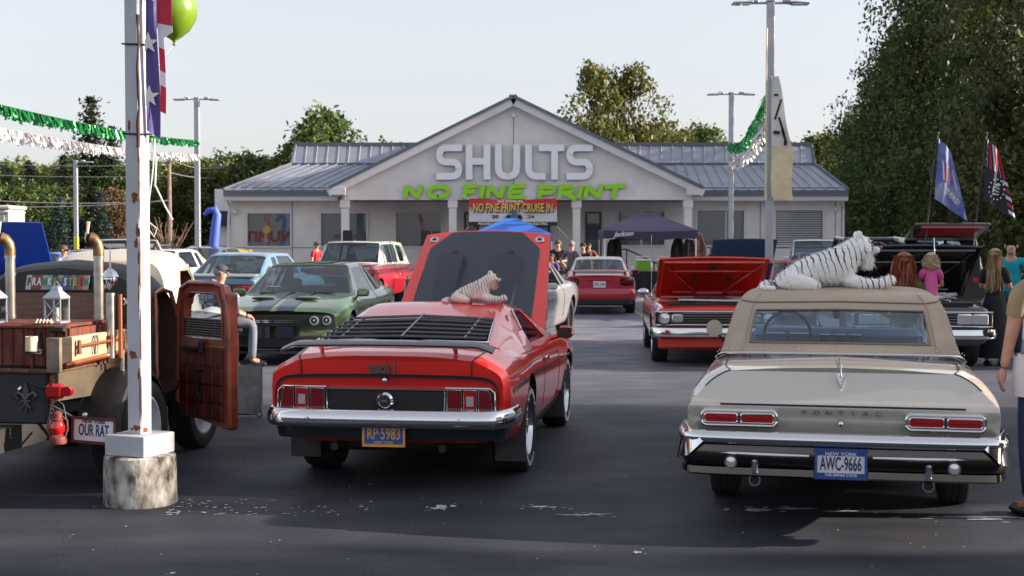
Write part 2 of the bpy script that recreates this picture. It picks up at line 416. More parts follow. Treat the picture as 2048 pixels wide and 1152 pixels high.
def leaf_cloud(P, size, seed, flat=0., orient=None):
    g = np.random.default_rng(seed); n = len(P)
    a = g.normal(size=(n, 3)); a[:, 2] *= (1-flat); a /= np.linalg.norm(a, axis=1, keepdims=True)
    b = g.normal(size=(n, 3)); b -= (b*a).sum(1, keepdims=True)*a; b /= np.linalg.norm(b, axis=1, keepdims=True)
    s = size*(.6+.8*g.random((n, 1))); c = np.cross(a, b)
    V = np.stack([P-a*s, P+b*s*.5+c*s*.15, P+a*s, P-b*s*.5+c*s*.15], 1).reshape(-1, 3); return V
def mesh_quads(name, V, m):
    n = len(V)//4; me = bpy.data.meshes.new(name); me.vertices.add(n*4); me.vertices.foreach_set('co', V.astype(np.float32).ravel())
    me.loops.add(n*4); me.loops.foreach_set('vertex_index', np.arange(n*4, dtype=np.int32)); me.polygons.add(n)
    me.polygons.foreach_set('loop_start', np.arange(0, n*4, 4, dtype=np.int32)); me.update(calc_edges=True); me.validate(); me.materials.append(m); return me
def crown_pts(seed, n, h, r, kind):
    g = np.random.default_rng(seed); P = []; limbs = []
    if kind == 'conifer':
        tiers = int(h*2.2)
        for i in range(tiers):
            f = i/tiers; z = h*(.06+.94*f); rr = r*(1-f)**.85*(.85+.3*g.random())+.05; k = max(3, int(9*(1-f)+3)); th = g.random()*6.28
            for j in range(k):
                t = th+6.283*j/k+g.normal()*.15; L_ = rr*(.8+.35*g.random()); m_ = max(5, int(n/tiers/k*(1.5-f)))
                q = g.random(m_)**.7; x = np.cos(t)*q*L_; y = np.sin(t)*q*L_
                P.append(np.stack([x+g.normal(size=m_)*.10*r*(.3+q), y+g.normal(size=m_)*.10*r*(.3+q), z-q*L_*.28+g.normal(size=m_)*.05*r], 1))
        return np.concatenate(P), []
    lobes = 20 if kind == 'broad' else 16
    if kind == 'wall': lobes = 34
    for i in range(lobes):
        f = (i+.5)/lobes
        if kind == 'poplar': z = h*(.18+.78*f); rad = r*math.sin(math.pi*min(1, .22+.72*f))*.75
        elif kind == 'wall': z = h*(.05+.87*f); rad = r*(.95 if f < .6 else 1-.55*((f-.6)/.4)**1.5)
        else: z = h*(.25+.65*f); rad = r*math.sqrt(max(.05, 1-((f-.42)/.62)**2))*.72
        t = i*2.4+g.random()*.9; q = rad*(.45+.6*g.random()); c = np.array([math.cos(t)*q, math.sin(t)*q, z+g.normal()*h*.03]); lr = r*(.30+.22*g.random())*(1.05 if kind != 'poplar' else .9)
        if f > .85: c[:2] *= .55; lr *= .8
        limbs.append((c, lr)); k = max(6, int(n/lobes/22))
        for j in range(k):                       # twigs on the lobe's shell
            d = g.normal(size=3); d /= np.linalg.norm(d); cc = c+d*lr*(.55+.5*g.random())*[1, 1, .85]; m_ = 22
            P.append(cc+g.normal(size=(m_, 3))*lr*.17)
    return np.concatenate(P), limbs
def trunk_mb(h, r, limbs, seed, kind):
    g = random.Random(seed); mb = MB(); tr = .016*h+.04
    top = h*(.9 if kind in ('conifer', 'poplar') else .72)
    pts = [(g.uniform(-.01, .01)*h*(i > 0), g.uniform(-.01, .01)*h*(i > 0), top*i/5) for i in range(6)]
    mb.tube(pts, [tr*(1-.8*i/5) for i in range(6)], 7)
    for i, (c, lr) in enumerate(limbs[::2]):
        z0 = min(top*.9, c[2]*.62); mb.tube([(0, 0, z0), (c[0]*.5, c[1]*.5, z0+(c[2]-z0)*.45), tuple(c)], [tr*.45, tr*.28, tr*.08], 5, caps=False)
    return mb
PROTO = {}
def tree(kind, h, r, n, size, lm, seed, loc, label, name='deciduous_tree', group=None, rz=0, sc=1, cat='tree'):
    key = (kind, h, r, n, seed)
    if key not in PROTO:
        P, limbs = crown_pts(seed, n, h, r, kind)
        PROTO[key] = (mesh_quads('crown', leaf_cloud(P, size, seed, .5 if kind == 'conifer' else 0), lm), trunk_mb(h, r, limbs, seed, kind).mesh('trunk', BARK))
    c, t = PROTO[key]; root = thing(name, label, cat, loc, rz, group); root.scale = (sc, sc, sc) if not hasattr(sc, '__len__') else sc
    link('trunk', t, root); o = link('crown', c, root)
    if c.materials[0] != lm:
        o.material_slots[0].link = 'OBJECT'; o.material_slots[0].material = lm
    return root
def P_(px, D): return (px-1024)/F*D
# big trees right of the building
GR = 'tall trees at the right edge of the lot'
RT = [(1748, 88, 12.4, 2.2, 12, LF_G, 'narrow green tree whose crown bulges at the edge of the tall dark trees'),
      (1806, 84, 14.9, 3.2, 11, LF_D, 'dark tall tree whose left edge juts into the sky beside the roof'),
      (1860, 80, 17.0, 3.8, 12, LF_D, 'tall dark tree directly behind the blue flag'),
      (1930, 76, 17.5, 4.2, 11, LF_D, 'tall dark tree directly behind the striped flag'),
      (2030, 70, 18.5, 4.4, 12, LF_D, 'tallest dark tree behind the bearded man in teal'),
      (1725, 92, 10.4, 2.4, 11, LF_Y, 'lower yellow green tree just right of the building corner'),
      (1775, 78, 8.0, 2.9, 12, LF_G, 'lower bushy tree at the foot of the tall dark trees'),
      (1872, 72, 7.6, 3.2, 11, LF_D, 'low dark leafy tree behind the open rear hatch'),
      (1975, 66, 8.0, 3.4, 12, LF_D, 'low dark tree behind the striped flag'),
      (2060, 60, 8.5, 3.4, 12, LF_D, 'low dark tree at the right edge behind the bearded man'),
      (2150, 60, 16.0, 4.6, 11, LF_D, 'tall dark tree cut by the right edge of the picture')]
for px, D, h, r, sd, lm, lab in RT:
    base = (15.0, 4.6, 31000) if h > 10 else (8.0, 3.6, 11000); q = h/base[0]
    tree('wall', base[0], base[1], base[2], .14, lm, sd, (P_(px, D), D, 0), lab, group=GR, rz=rnd.uniform(0, 6), sc=(r/base[1], r/base[1], q))
# treeline behind the lot
TL = 'trees behind the car lot'
specs = {'a': ('broad', 10, 3.6, 8000, LF_G, 21), 'b': ('poplar', 11, 2.4, 6500, LF_Y, 22), 'c': ('broad', 9, 3.4, 7500, LF_Y, 23), 'd': ('wall', 8, 3.2, 8000, LF_D, 24), 'e': ('conifer', 9, 2.2, 7000, LF_B, 25), 'f': ('conifer', 12, 2.4, 8000, LF_N, 26)}
line = []
for i, px in enumerate(range(-60, 640, 52)):     # back row left
    line.append(('abcbac'[i % 6], px+rnd.uniform(-14, 14), 118+rnd.uniform(-6, 8), [9.2, 8.5, 8.9, 9.6, 8.6, 9.4, 8.4][i % 7]+rnd.uniform(-.5, .5)))
for i, px in enumerate(range(-40, 600, 62)):
    line.append(('dcadba'[i % 6], px+rnd.uniform(-16, 16), 100+rnd.uniform(-4, 5), rnd.uniform(5.2, 7.4)))
line += [('f', 185, 104, 12.8), ('f', 130, 106, 8.6), ('f', 225, 104, 10.6), ('f', 60, 103, 8.0), ('e', 200, 90, 5.3), ('e', 118, 89, 4.9), ('e', 165, 93, 3.6), ('e', 470, 92, 4.0), ('a', 650, 98, 11.4), ('a', 615, 99, 9.6), ('b', 690, 104, 9.0), ('c', 610, 104, 8.6), ('f', 20, 98, 7.2), ('d', 30, 92, 6.0), ('d', 95, 94, 5.4), ('e', 440, 94, 3.6), ('d', 545, 94, 6.4), ('a', 575, 96, 8.2), ('b', 540, 102, 8.6), ('a', 500, 100, 8.4)]
for i, px in enumerate(range(740, 1700, 74)):
    line.append(('abcabc'[i % 6], px+rnd.uniform(-20, 20), 122+rnd.uniform(-6, 8), [8.6, 8.2, 9.1, 9.5, 9.0][i % 5]+rnd.uniform(-.4, .5) + (2.6 if px > 1280 else 0)))
tn = {'a': 'mid green rounded tree', 'b': 'slender yellow green poplar', 'c': 'yellow green spreading tree', 'd': 'dense dark green tree', 'e': 'blue grey spruce', 'f': 'dark pointed conifer'}
where = ['left of the rusty post', 'behind the left lamp pole', 'over the left roof', 'over the right roof']
cnt = {}
for k, px, D, h in line:
    kind, bh, br, n, lm, sd = specs[k]; s_ = h/bh
    w = where[0] if px < 262 else where[1] if px < 560 else where[2] if px < 1030 else where[3]
    z = 'nearer row' if D < 110 else 'far row'
    key = (k, w, z); cnt[key] = cnt.get(key, 0)+1; ordn = ['first', 'second', 'third', 'fourth', 'fifth', 'sixth', 'seventh', 'eighth'][cnt[key]-1]
    sx = s_*(1.0 if k in 'ef' else 1.15)
    tree(kind, bh, br, n, .17 if k not in 'ef' else .14, lm, sd, (P_(px, D), D, -.3), f"{tn[k]} {w}, {z}, {ordn} from left", name={'e': 'spruce_tree', 'f': 'conifer_tree', 'b': 'poplar_tree'}.get(k, 'deciduous_tree'), group=TL, rz=rnd.uniform(0, 6), sc=(sx, sx, s_))
tree('broad', 13, 3.7, 9000, .17, LF_Y, 31, (P_(1190, 96), 96, 0), 'tallest airy tree standing alone above the right roof, left half', name='cottonwood_tree', sc=(.74, .74, 1.09), rz=1)
tree('broad', 13, 3.7, 9000, .17, LF_Y, 31, (P_(1258, 98), 98, 0), 'tallest airy tree standing alone above the right roof, right half', name='cottonwood_tree', sc=(.80, .80, 1.10), rz=3.1)
tree('broad', 10, 3.6, 8000, .17, mat('leaf reddish', (.2, .09, .05), .7, col2=(.08, .07, .02), vscale=1.5), 21, (P_(232, 92), 92, 0), 'reddish brown tree left of the rusty post', sc=(.42, .42, .53))
# bare shrub behind the post
mb = MB(); g = random.Random(5)
for i in range(34):
    a = g.uniform(0, 6.28); l = g.uniform(1.6, 3.2); sp = g.uniform(.15, .75)
    x, y, z = 0, 0, 0; pts = [(0, 0, 0)]
    for q in range(5):
        x += math.cos(a)*sp*l/5*(1+q*.25); y += math.sin(a)*sp*l/5*(1+q*.25); z += l/5; a += g.uniform(-.3, .3); pts.append((x, y, z))
    mb.tube(pts, [.05, .04, .03, .022, .015, .008], 4, caps=False)
    for q in (2, 3, 4):
        p = Vector(pts[q]); mb.tube([p, p+Vector((g.uniform(-.5, .5), g.uniform(-.5, .5), g.uniform(.3, .6)))], [.018, .006], 3, caps=False)
o = mb.build('bare_shrub', mat('bare twigs', (.30, .19, .13), .8, var=.3), loc=(P_(335, 82), 82, 0)); tag(o, 'leafless brown shrub right of the rusty post', 'shrub')
# shade trees along the right side of the lot (outside the picture; they cast the long shadows)
for i, (y, w, x) in enumerate(((-9, 5.2, 30), (-1.5, 4.2, 28), (4.2, 3.7, 27), (12.0, 3.4, 27), (22.3, 2.7, 28), (34.5, 3.4, 30), (47, 3.2, 31))):
    tree('wall', 15.0, 4.6, 22000, .30, LF_D, 51 if i % 2 else 52, (x, y, 0), 'shade tree outside the picture on the right, '+['behind the camera', 'level with the camera', 'nearest ahead of the camera', 'second ahead', 'third ahead', 'fourth ahead', 'farthest ahead'][i], group='shade trees beside the lot', rz=i*1.3, sc=(.6, w/4.6*.74, .95))
# ============================================================ BUILDING
STU = mat('grey stucco', (.80, .765, .73), .85, var=.07, vscale=1.3, bump=.15, bscale=60)
STL = mat('light trim', (.70, .695, .69), .6, var=.05)
ROOF = mat('blue grey standing seam', (.33, .36, .43), .38, .55, var=.12, vscale=1.5)
ROOFD = mat('dark roof edge', (.13, .14, .17), .45, .3)
WGL = mat('shop window glass', (.10, .12, .13), .03, 0, 0, 1., trans=.0)
INT = mat('dark interior', (.05, .05, .05), .8)
JOINT = mat('panel joint', (.22, .21, .21), .8)
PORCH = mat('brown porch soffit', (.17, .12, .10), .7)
D0 = 58.0; D1 = 61.0
bld = thing('car_dealership', 'long single storey grey building with blue metal roof, big front gable and columned porch', 'building', (0, 0, 0))
def X0(px): return (px-1024)/F*D0
def Z0(py): return CAM_H-(py-480)/F*D0
def X1(px): return (px-1024)/F*D1
def Z1(py): return CAM_H-(py-480)/F*D1
def wall_open(x0, x1, z0, z1, y, th, holes, name, m):
    """wall panels round window openings, thickness towards +y"""
    mb = MB(); xs = sorted({x0, x1, *[h[0] for h in holes], *[h[1] for h in holes]}); zs = sorted({z0, z1, *[h[2] for h in holes], *[h[3] for h in holes]})
    for a, b in zip(xs, xs[1:]):
        run = None
        for c, d in zip(zs, zs[1:]):
            inside = any(h[0]-1e-6 <= a and b <= h[1]+1e-6 and h[2]-1e-6 <= c and d <= h[3]+1e-6 for h in holes)
            if inside:
                if run: mb.box(((a+b)/2, y+th/2, (run[0]+run[1])/2), (b-a, th, run[1]-run[0])); run = None
            else: run = (run[0], d) if run else (c, d)
        if run: mb.box(((a+b)/2, y+th/2, (run[0]+run[1])/2), (b-a, th, run[1]-run[0]))
    # merge coincident inner walls visually: single mesh of abutting boxes
    return mb.build(name, m, bld, smooth=0)
wins = [(496, 581, 427, 492), (643, 733, 427, 492), (793, 882, 425, 492), (1237, 1328, 423, 490), (1394, 1487, 421, 490), (1551, 1644, 421, 490)]
holes = [(X1(a), X1(b), Z1(d), Z1(c)) for a, b, c, d in wins]
doors = [(X1(928), X1(958), .12, Z1(425)), (X1(985), X1(1100), .12, Z1(425)), (X1(1170), X1(1203), .12, Z1(424))]
ZW = Z1(397)
wall_open(X1(462), X1(1682), 0, ZW, D1, .25, holes+doors, 'front_wall', STU)
mb = MB()
for x in (X1(462), X1(1682)): mb.box((x+(.125 if x < 0 else -.125), D1+6.2, ZW/2), (.25, 11.9, ZW))
mb.box((X1(1072), D1+12.3, ZW/2), (X1(1682)-X1(462), .25, ZW)); mb.build('side_wall', STU, bld, smooth=0)
mb = MB(); mb.box((X1(1072), D1+6.2, .05), (X1(1682)-X1(462)-.6, 11.5, .1)); mb.build('floor_slab', INT, bld, smooth=0)
mb = MB(); mb.box((X1(1072), D1+3.2, ZW/2), (X1(1682)-X1(462)-.6, .1, ZW-.1)); mb.build('inner_wall', mat('inner wall', (.28, .25, .22), .8, var=.2, vscale=.8), bld, smooth=0)
# joints
for px in (585, 1004, 1520, 1670):
    MB().box((X1(px), D1-.004, ZW/2), (.035, .012, ZW-.02)).build('wall_joint', JOINT, bld, smooth=0)
for a, b in ((462, 682), (698, 793), (1387, 1682)):
    MB().box((X1((a+b)/2), D1-.005, Z1(493)-.05), (X1(b)-X1(a), .014, .035)).build('wall_joint', JOINT, bld, smooth=0)
BLIND = mat('white blinds', (.6, .6, .6), .6)
for i, (x0, x1, z0, z1) in enumerate(holes):
    f = MB(); t = .075
    for a, b, c, d in ((x0-t, x1+t, z1, z1+t), (x0-t, x1+t, z0-t, z0), (x0-t, x0, z0, z1), (x1, x1+t, z0, z1)):
        f.box(((a+b)/2, D1-.01, (c+d)/2), (b-a, .12, d-c))
    w = f.build('window', STL, bld, smooth=0)
    MB().box(((x0+x1)/2, D1+.10, (z0+z1)/2), (x1-x0-.004, .02, z1-z0-.004)).build('pane', WGL, w, smooth=0)
    if i == 5:
        for q in range(15):
            MB().box(((x0+x1)/2, D1+.062, z0+.06+q*(z1-z0-.1)/14), (x1-x0-.06, .03, .052), rx=.5).build('blind_slat', BLIND, w, smooth=0)
    if i in (3, 4):
        MB().box((x0+(x1-x0)*(.62 if i == 4 else .5), D1+.07, (z0+z1)/2), (.06, .04, z1-z0-.01)).build('mullion', STL, w, smooth=0)
    if i == 0:      # shop signs inside the first window
        text('lettering', 'TINUW', .62, w, ((x0+x1)/2+.05, D1+.07, z0+.38), (R(90), 0, 0), mat('sign red', (.22, .02, .025), .6), .005, 1.05, .02)
        MB().box(((x0+x1)/2-.12, D1+.05, (z0+z1)/2), (.16, .02, z1-z0-.04), ry=.03).build('red_stripe_decal', mat('striped red', (.3, .03, .03), .5, col2=(.4, .33, .33), vscale=4), w)
        MB().lathe([(.17, 0), (.17, -.01)], ((x0+x1)/2-.1, D1+.04, (z0+z1)/2), 16, 'y').build('yellow_dot_decal', mat('dot yellow', (.5, .33, .04), .5), w)
    if i == 2:
        MB().box(((x0+x1)/2+.15, D1+.06, (z0+z1)/2+.1), (.14, .02, z1-z0-.3), ry=-.18).build('red_stripe_decal', mat('striped red', (.55, .03, .03), .5), w)
# doors and shop interior glow behind the banner
for i, (x0, x1, z0, z1) in enumerate(doors):
    f = MB(); t = .07
    for a, b, c, d in ((x0, x1, z1-t, z1), (x0, x0+t, z0, z1-t), (x1-t, x1, z0, z1-t)): f.box(((a+b)/2, D1+.02, (c+d)/2), (b-a, .16, d-c))
    w = f.build('door', mat('bronze door frame', (.1, .08, .07), .4, .6), bld, smooth=0)
    n = 3 if i == 1 else 1
    for q in range(n):
        a = x0+t+(x1-x0-2*t)*q/n; b = x0+t+(x1-x0-2*t)*(q+1)/n
        MB().box(((a+b)/2, D1+.05, (z0+z1-t)/2), (b-a-.05, .02, z1-t-z0-.01)).build('pane', WGL, w, smooth=0)
# porch: gable wall with beam, columns, soffit
gx0, gx1 = X0(688), X0(1383); pk = (X0(1027), Z0(197)); zb = Z0(400)
poly = [(gx0, zb), (gx1, zb), (gx1, Z0(372)), (pk[0], pk[1]-.30), (gx0, Z0(372))]
MB().prism(poly, (0, D0, 0), (1, 0, 0), (0, 0, 1), (0, .4, 0)).build('gable_wall', STU, bld, smooth=0)
MB().box((pk[0], D0-.004, (zb+pk[1]-.5)/2), (.03, .012, pk[1]-.7-zb)).build('wall_joint', JOINT, bld, smooth=0)
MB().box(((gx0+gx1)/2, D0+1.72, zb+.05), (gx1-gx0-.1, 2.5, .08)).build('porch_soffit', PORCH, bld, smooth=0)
MB().box(((gx0+gx1)/2, (D0+D1)/2-.3, .06), (gx1-gx0+.4, D1-D0+.5, .12), bev=.02).build('porch_floor', mat('concrete', (.3, .29, .27), .85), bld, smooth=0)
for px in (690, 905.5, 1153, 1376):
    x = X0(px); c = MB().box((x, D0+.2, (zb+.12)/2), (.31, .31, zb-.12)).build('column', STL if False else STU, bld, smooth=0)
    MB().box((x, D0+.2, zb-.17), (.40, .40, .32), bev=.02).build('capital', STU, c, smooth=0)
    MB().box((x, D0+.2, .28), (.40, .40, .32), bev=.02).build('base', STU, c, smooth=0)
# beam returns
for sgn, x in ((-1, gx0), (1, gx1)): MB().box((x, D0+1.7, zb+.25), (.3, 2.5, .5)).build('beam', STU, bld, smooth=0)
# rakes + roof of the gable
def rake(a, b, name, m, y0, y1, th, dz):
    a, b = Vector((a[0], 0, a[1]+dz)), Vector((b[0], 0, b[1]+dz)); d = (b-a).normalized(); n = Vector((-d.z, 0, d.x))
    if n.z < 0: n = -n
    P = [a, b, b+n*th, a+n*th]
    return MB().prism([(p.x, p.z) for p in P], (0, y0, 0), (1, 0, 0), (0, 0, 1), (0, y1-y0, 0)).build(name, m, bld, smooth=0)
eL, eR = (X0(662), Z0(377)), (X0(1402), Z0(377))
for e in (eL, eR):
    rake(e, pk, 'rake_board', STL, D0-.30, D0-.22, .30, -.34)
    rake(e, pk, 'gable_soffit', STL, D0-.22, D0+4, .03, -.30)
    # roof pans
    rake((e[0], e[1]), pk, 'roof_edge', ROOFD, D0-.36, D0-.28, .12, -.03)
    rake(e, pk, 'roof_slope', ROOF, D0-.28, D0+6.5, .08, -.03)
for sg, e in ((1, eL), (-1, eR)):
    MB().box((e[0]+sg*.32, D0-.26, e[1]-.12), (.62, .14, .30)).build('eave_return', STL, bld, smooth=0)
mbx = MB().box((pk[0], D0+3, pk[1]+.06), (.35, 6.7, .09), bev=.03); mbx.build('ridge_cap', ROOFD, bld, smooth=0)
cm = MB().lathe([(.0, -.12), (.09, -.12), (.11, -.02), (.11, 0)], (pk[0], D0, Z0(232)), 14, 'y'); cm.build('security_camera', WHT, bld)
# hipped wings: standing seam pans
De, Dk, Dt = 60.3, 63.5, 64.6
def pt(px, py, D): return at(px, py, D)
ze = Z1(383); zk = at(600, 330, Dk).z; zt = at(600, 291, Dt).z
exL, exR = at(447, 383, De).x, at(1697, 383, De).x; kxL, kxR = at(583, 330, Dk).x, at(1629, 330, Dk).x; txL, txR = at(592, 291, Dt).x, at(1623, 291, Dt).x
def quad_slab(a, b, c, d, th, name, m, par=None):
    a, b, c, d = map(Vector, (a, b, c, d)); n = (b-a).cross(d-a).normalized()
    if n.z < 0: n = -n
    mb = MB(); mb.slab(np.array([[a, d], [b, c]]), np.array([[n, n], [n, n]]), th); return mb.build(name, m, par or bld, smooth=0)
PW = .47
def pans(xa, xb, n, ya, za, yb, zb_, xa2, xb2):
    """n pans between the eave line (xa..xb at ya,za) and upper line (xa2..xb2 at yb,zb_)"""
    for i in range(n):
        f0, f1 = i/n, (i+1)/n; g = .012/abs(xb-xa)
        e0, e1 = xa+(xb-xa)*(f0+g*.4), xa+(xb-xa)*(f1-g*.4); k0, k1 = xa2+(xb2-xa2)*(f0+g*.4), xa2+(xb2-xa2)*(f1-g*.4)
        quad_slab((e0, ya, za), (e1, ya, za), (k1, yb, zb_), (k0, yb, zb_), .03, 'roof_panel', ROOF)
        a, b = Vector((e0, ya, za+.05)), Vector((k0, yb, zb_+.05)); MB().tube([a, b], .032, 4).build('seam', ROOF, bld, smooth=0)
pans(exL, exR, 56, De, ze, Dk, zk, kxL, kxR)
pans(kxL+.1, kxR-.1, 48, Dk+.05, zk+.03, Dt, zt, txL, txR)
quad_slab((exL, De, ze), (kxL, Dk, zk), (kxL, 71, zk), (exL, 74, ze), .05, 'hip_roof', ROOF)
quad_slab((exR, De, ze), (kxR, Dk, zk), (kxR, 71, zk), (exR, 74, ze), .05, 'hip_roof', ROOF)
quad_slab((kxL, Dk+.05, zk), (txL, Dt, zt), (txL, 70, zt), (kxL, 71, zk), .05, 'hip_roof', ROOF)
quad_slab((kxR, Dk+.05, zk), (txR, Dt, zt), (txR, 70, zt), (kxR, 71, zk), .05, 'hip_roof', ROOF)
MB().box(((txL+txR)/2, (Dt+70)/2, zt+.02), (txR-txL, 70-Dt, .06)).build('flat_roof', ROOFD, bld, smooth=0)
MB().box(((txL+txR)/2, Dt-.02, zt+.05), (txR-txL+.15, .18, .16)).build('roof_edge', ROOFD, bld, smooth=0)
MB().box(((kxL+kxR)/2, Dk, zk+.06), (kxR-kxL, .12, .07)).build('roof_edge', ROOFD, bld, smooth=0)
for a, b in ((((exL, De, ze)), (kxL, Dk, zk)), ((exR, De, ze), (kxR, Dk, zk)), ((kxL, Dk, zk), (txL, Dt, zt)), ((kxR, Dk, zk), (txR, Dt, zt))):
    MB().tube([Vector(a)+Vector((0, 0, .06)), Vector(b)+Vector((0, 0, .06))], .07, 6).build('hip_cap', ROOFD, bld, smooth=0)
for xa, xb in ((exL, X0(662)), (X0(1402), exR)):
    MB().box(((xa+xb)/2, De-.03, ze-.10), (xb-xa, .10, .20)).build('gutter', ROOFD, bld, smooth=0)
    MB().box(((xa+xb)/2, De+.06, ze-.30), (xb-xa, .06, .20)).build('fascia', STL, bld, smooth=0)
    MB().box(((xa+xb)/2, De+.4, ze-.41), (xb-xa, .68, .03)).build('soffit', STL, bld, smooth=0)
    n = int((xb-xa)/.9)
    MB().tube([(xa+.15, De+.28, ze+.17), (xb-.15, De+.28, ze+.17)], .028, 5).build('snow_rail', STEEL, bld)
    for q in range(n):
        MB().box((xa+.3+q*(xb-xa-.5)/max(1, n-1), De+.30, ze+.11), (.05, .12, .12)).build('snow_guard', STEEL, bld, smooth=0)
for px, py in ((470, 424), (1671, 418)):
    MB().ell(at(px, py, D1-.1), (.11, .11, .12)).build('security_camera', WHT, bld)
dp = MB(); dp.tube([at(455, 400, De+.1), at(459, 412, D1-.2), (X1(459), D1-.1, ZW-.9), (X1(459), D1-.1, .2)], .06, 6); dp.build('downspout', WHT, bld)
dp = MB(); dp.tube([at(1686, 400, De+.1), (X1(1685), D1-.1, ZW-.5), (X1(1685), D1-.1, .2)], .06, 6); dp.build('downspout', WHT, bld)
# annex seen at the left end
ax = thing('white_annex', 'narrow pale building with dark awning just left of the grey building corner', 'building', (P_(456, 72), 72, 0))
MB().box((0, 1, 2.2), (1.3, 2, 4.4)).build('wall', WHT, ax, smooth=0); MB().box((.0, -.35, 2.9), (1.2, .7, .75)).build('awning', mat('dark awning', (.03, .03, .045), .7), ax, smooth=0)
# ------------------------------------------------------------ raised lettering on the gable
LET = mat('white raised letters', (.92, .92, .95), .4); LEG = mat('grey letter side', (.13, .13, .14), .6)
def stroke2(pts, w, r=0., closed=False):
    """2D ribbon: centre line with rounded corners"""
    P = [Vector(p) for p in pts]; Q = []
    for i, p in enumerate(P):
        if 0 < i < len(P)-1 and r > 0:
            a = (P[i-1]-p); b = (P[i+1]-p); la, lb = a.length, b.length; q = min(r, la*.5, lb*.5); A = p+a.normalized()*q; B = p+b.normalized()*q
            for k in range(7):
                t = k/6; Q.append(A*(1-t)**2+p*2*t*(1-t)+B*t*t)
        else: Q.append(p)
    Lf, Rt = [], []
    for i, p in enumerate(Q):
        d = Q[min(i+1, len(Q)-1)]-Q[max(i-1, 0)]; d.normalize(); n = Vector((-d.y, d.x)); Lf.append(p+n*w/2); Rt.append(p-n*w/2)
    return Lf, Rt
def letter(strokes, w, r, c, sc, par, name, m, ms, d=.16):
    mb = MB()
    for si, s_ in enumerate(strokes):
        Lf, Rt = stroke2([(x*sc[0], z*sc[1]) for x, z in s_], w, r); n = len(Lf); y = -d-.002*si
        vs = [(p.x, y, p.y) for p in Lf]+[(p.x, y, p.y) for p in Rt]+[(p.x, 0, p.y) for p in Lf]+[(p.x, 0, p.y) for p in Rt]
        fs = []; fm = []
        for i in range(n-1):
            fs += [(i, i+1, n+i+1, n+i), (i, 2*n+i, 2*n+i+1, i+1), (n+i, n+i+1, 3*n+i+1, 3*n+i)]; fm += [0, 1, 1]
        for i in (0, n-1): fs.append((i, n+i, 3*n+i, 2*n+i)); fm.append(1)
        o_ = len(mb.v); mb.v += vs; mb.f += [tuple(k+o_ for k in f) for f in fs]; mb.m += fm
    return mb.build(name, [m, ms], par, smooth=0, loc=c)
z0 = Z0(360); lh = Z0(290)-z0; lw = .275
sg1 = thing('shop_name_sign', 'large white raised letters reading SHULTS on the front gable', 'sign', (0, D0-.012, z0))
G = {'S': [[(1, .92), (.08, .92), (.08, .5), (.92, .5), (.92, .08), (.0, .08)]], 'H': [[(.1, 1), (.1, 0)], [(.9, 1), (.9, 0)], [(.1, .52), (.9, .52)]],
     'U': [[(.1, 1), (.1, .08), (.9, .08), (.9, 1)]], 'L': [[(.1, 1), (.1, .08), (1, .08)]], 'T': [[(0, .92), (1, .92)], [(.5, .92), (.5, 0)]]}
for ch, a, b in (('S', 873, 925), ('H', 932, 981), ('U', 990, 1040), ('L', 1050, 1091), ('T', 1077, 1128), ('S', 1132, 1185)):
    w_ = X0(b)-X0(a)
    st = G[ch]
    if ch == 'S': st = [[(1, 1-lw/2/lh), (lw/2/w_, 1-lw/2/lh), (lw/2/w_, .5), (1-lw/2/w_, .5), (1-lw/2/w_, lw/2/lh), (0, lw/2/lh)]]
    if ch == 'L': st = [[(lw/2/w_, 1), (lw/2/w_, lw/2/lh), (1.0, lw/2/lh)]]
    if ch == 'U': st = [[(lw/2/w_, 1), (lw/2/w_, lw/2/lh), (1-lw/2/w_, lw/2/lh), (1-lw/2/w_, 1)]]
    if ch == 'H': st = [[(lw/2/w_, 1), (lw/2/w_, 0)], [(1-lw/2/w_, 1), (1-lw/2/w_, 0)], [(lw/w_, .52), (1-lw/w_, .52)]]
    if ch == 'T': st = [[(0, 1-lw/2/lh), (1, 1-lw/2/lh)], [(.62, 1-lw/lh), (.62, 0)]]
    letter(st, lw, .42 if ch in 'SUL' else 0, (X0(a), 0, 0), (w_, lh), sg1, 'letter', LET, LEG)
GRN = mat('lime green letters', (.32, .74, .02), .5); GRS = mat('dark green letter side', (.04, .10, .02), .6)
sg2 = thing('slogan_sign', 'lime green slanted raised letters reading NO FINE PRINT under the white name', 'sign', (0, D0-.02, Z0(384)))
GL = {'N': [[(0, 0), (.12, 1)], [(.12, .95), (.72, .1)], [(.72, 0), (.95, 1.05)]], 'O': [[(.5, .08), (.08, .2), (.12, .8), (.55, .92), (.95, .78), (.9, .22), (.45, .08)]],
      'F': [[(.1, -.05), (.25, 1)], [(.05, .9), (1, .98)], [(.2, .5), (.85, .55)]], 'I': [[(.3, 0), (.7, 1)]], 'E': [[(.1, .05), (.25, .95)], [(.1, .9), (1.05, .98)], [(.2, .5), (.8, .52)], [(.05, .08), (.98, .12)]],
      'P': [[(.1, -.05), (.28, .95)], [(.05, .9), (.9, .85), (.85, .45), (.25, .42)]], 'R': [[(.1, 0), (.28, .95)], [(.05, .9), (.9, .88), (.85, .5), (.25, .45)], [(.4, .45), (1.1, -.08)]], 'T': [[(.4, -.02), (.6, .9)], [(-.05, .88), (1.15, .98)]]}
for ch, a, b in (('N', 811, 845), ('O', 855, 900), ('F', 926, 955), ('I', 957, 972), ('N', 975, 1010), ('E', 1014, 1050), ('P', 1074, 1110), ('R', 1114, 1148), ('I', 1152, 1168), ('N', 1170, 1205), ('T', 1210, 1245)):
    letter(GL[ch], .185, .25 if ch in 'OPR' else 0, (X0(a), 0, -.26), (X0(b)-X0(a), .52), sg2, 'letter', GRN, GRS, .1)
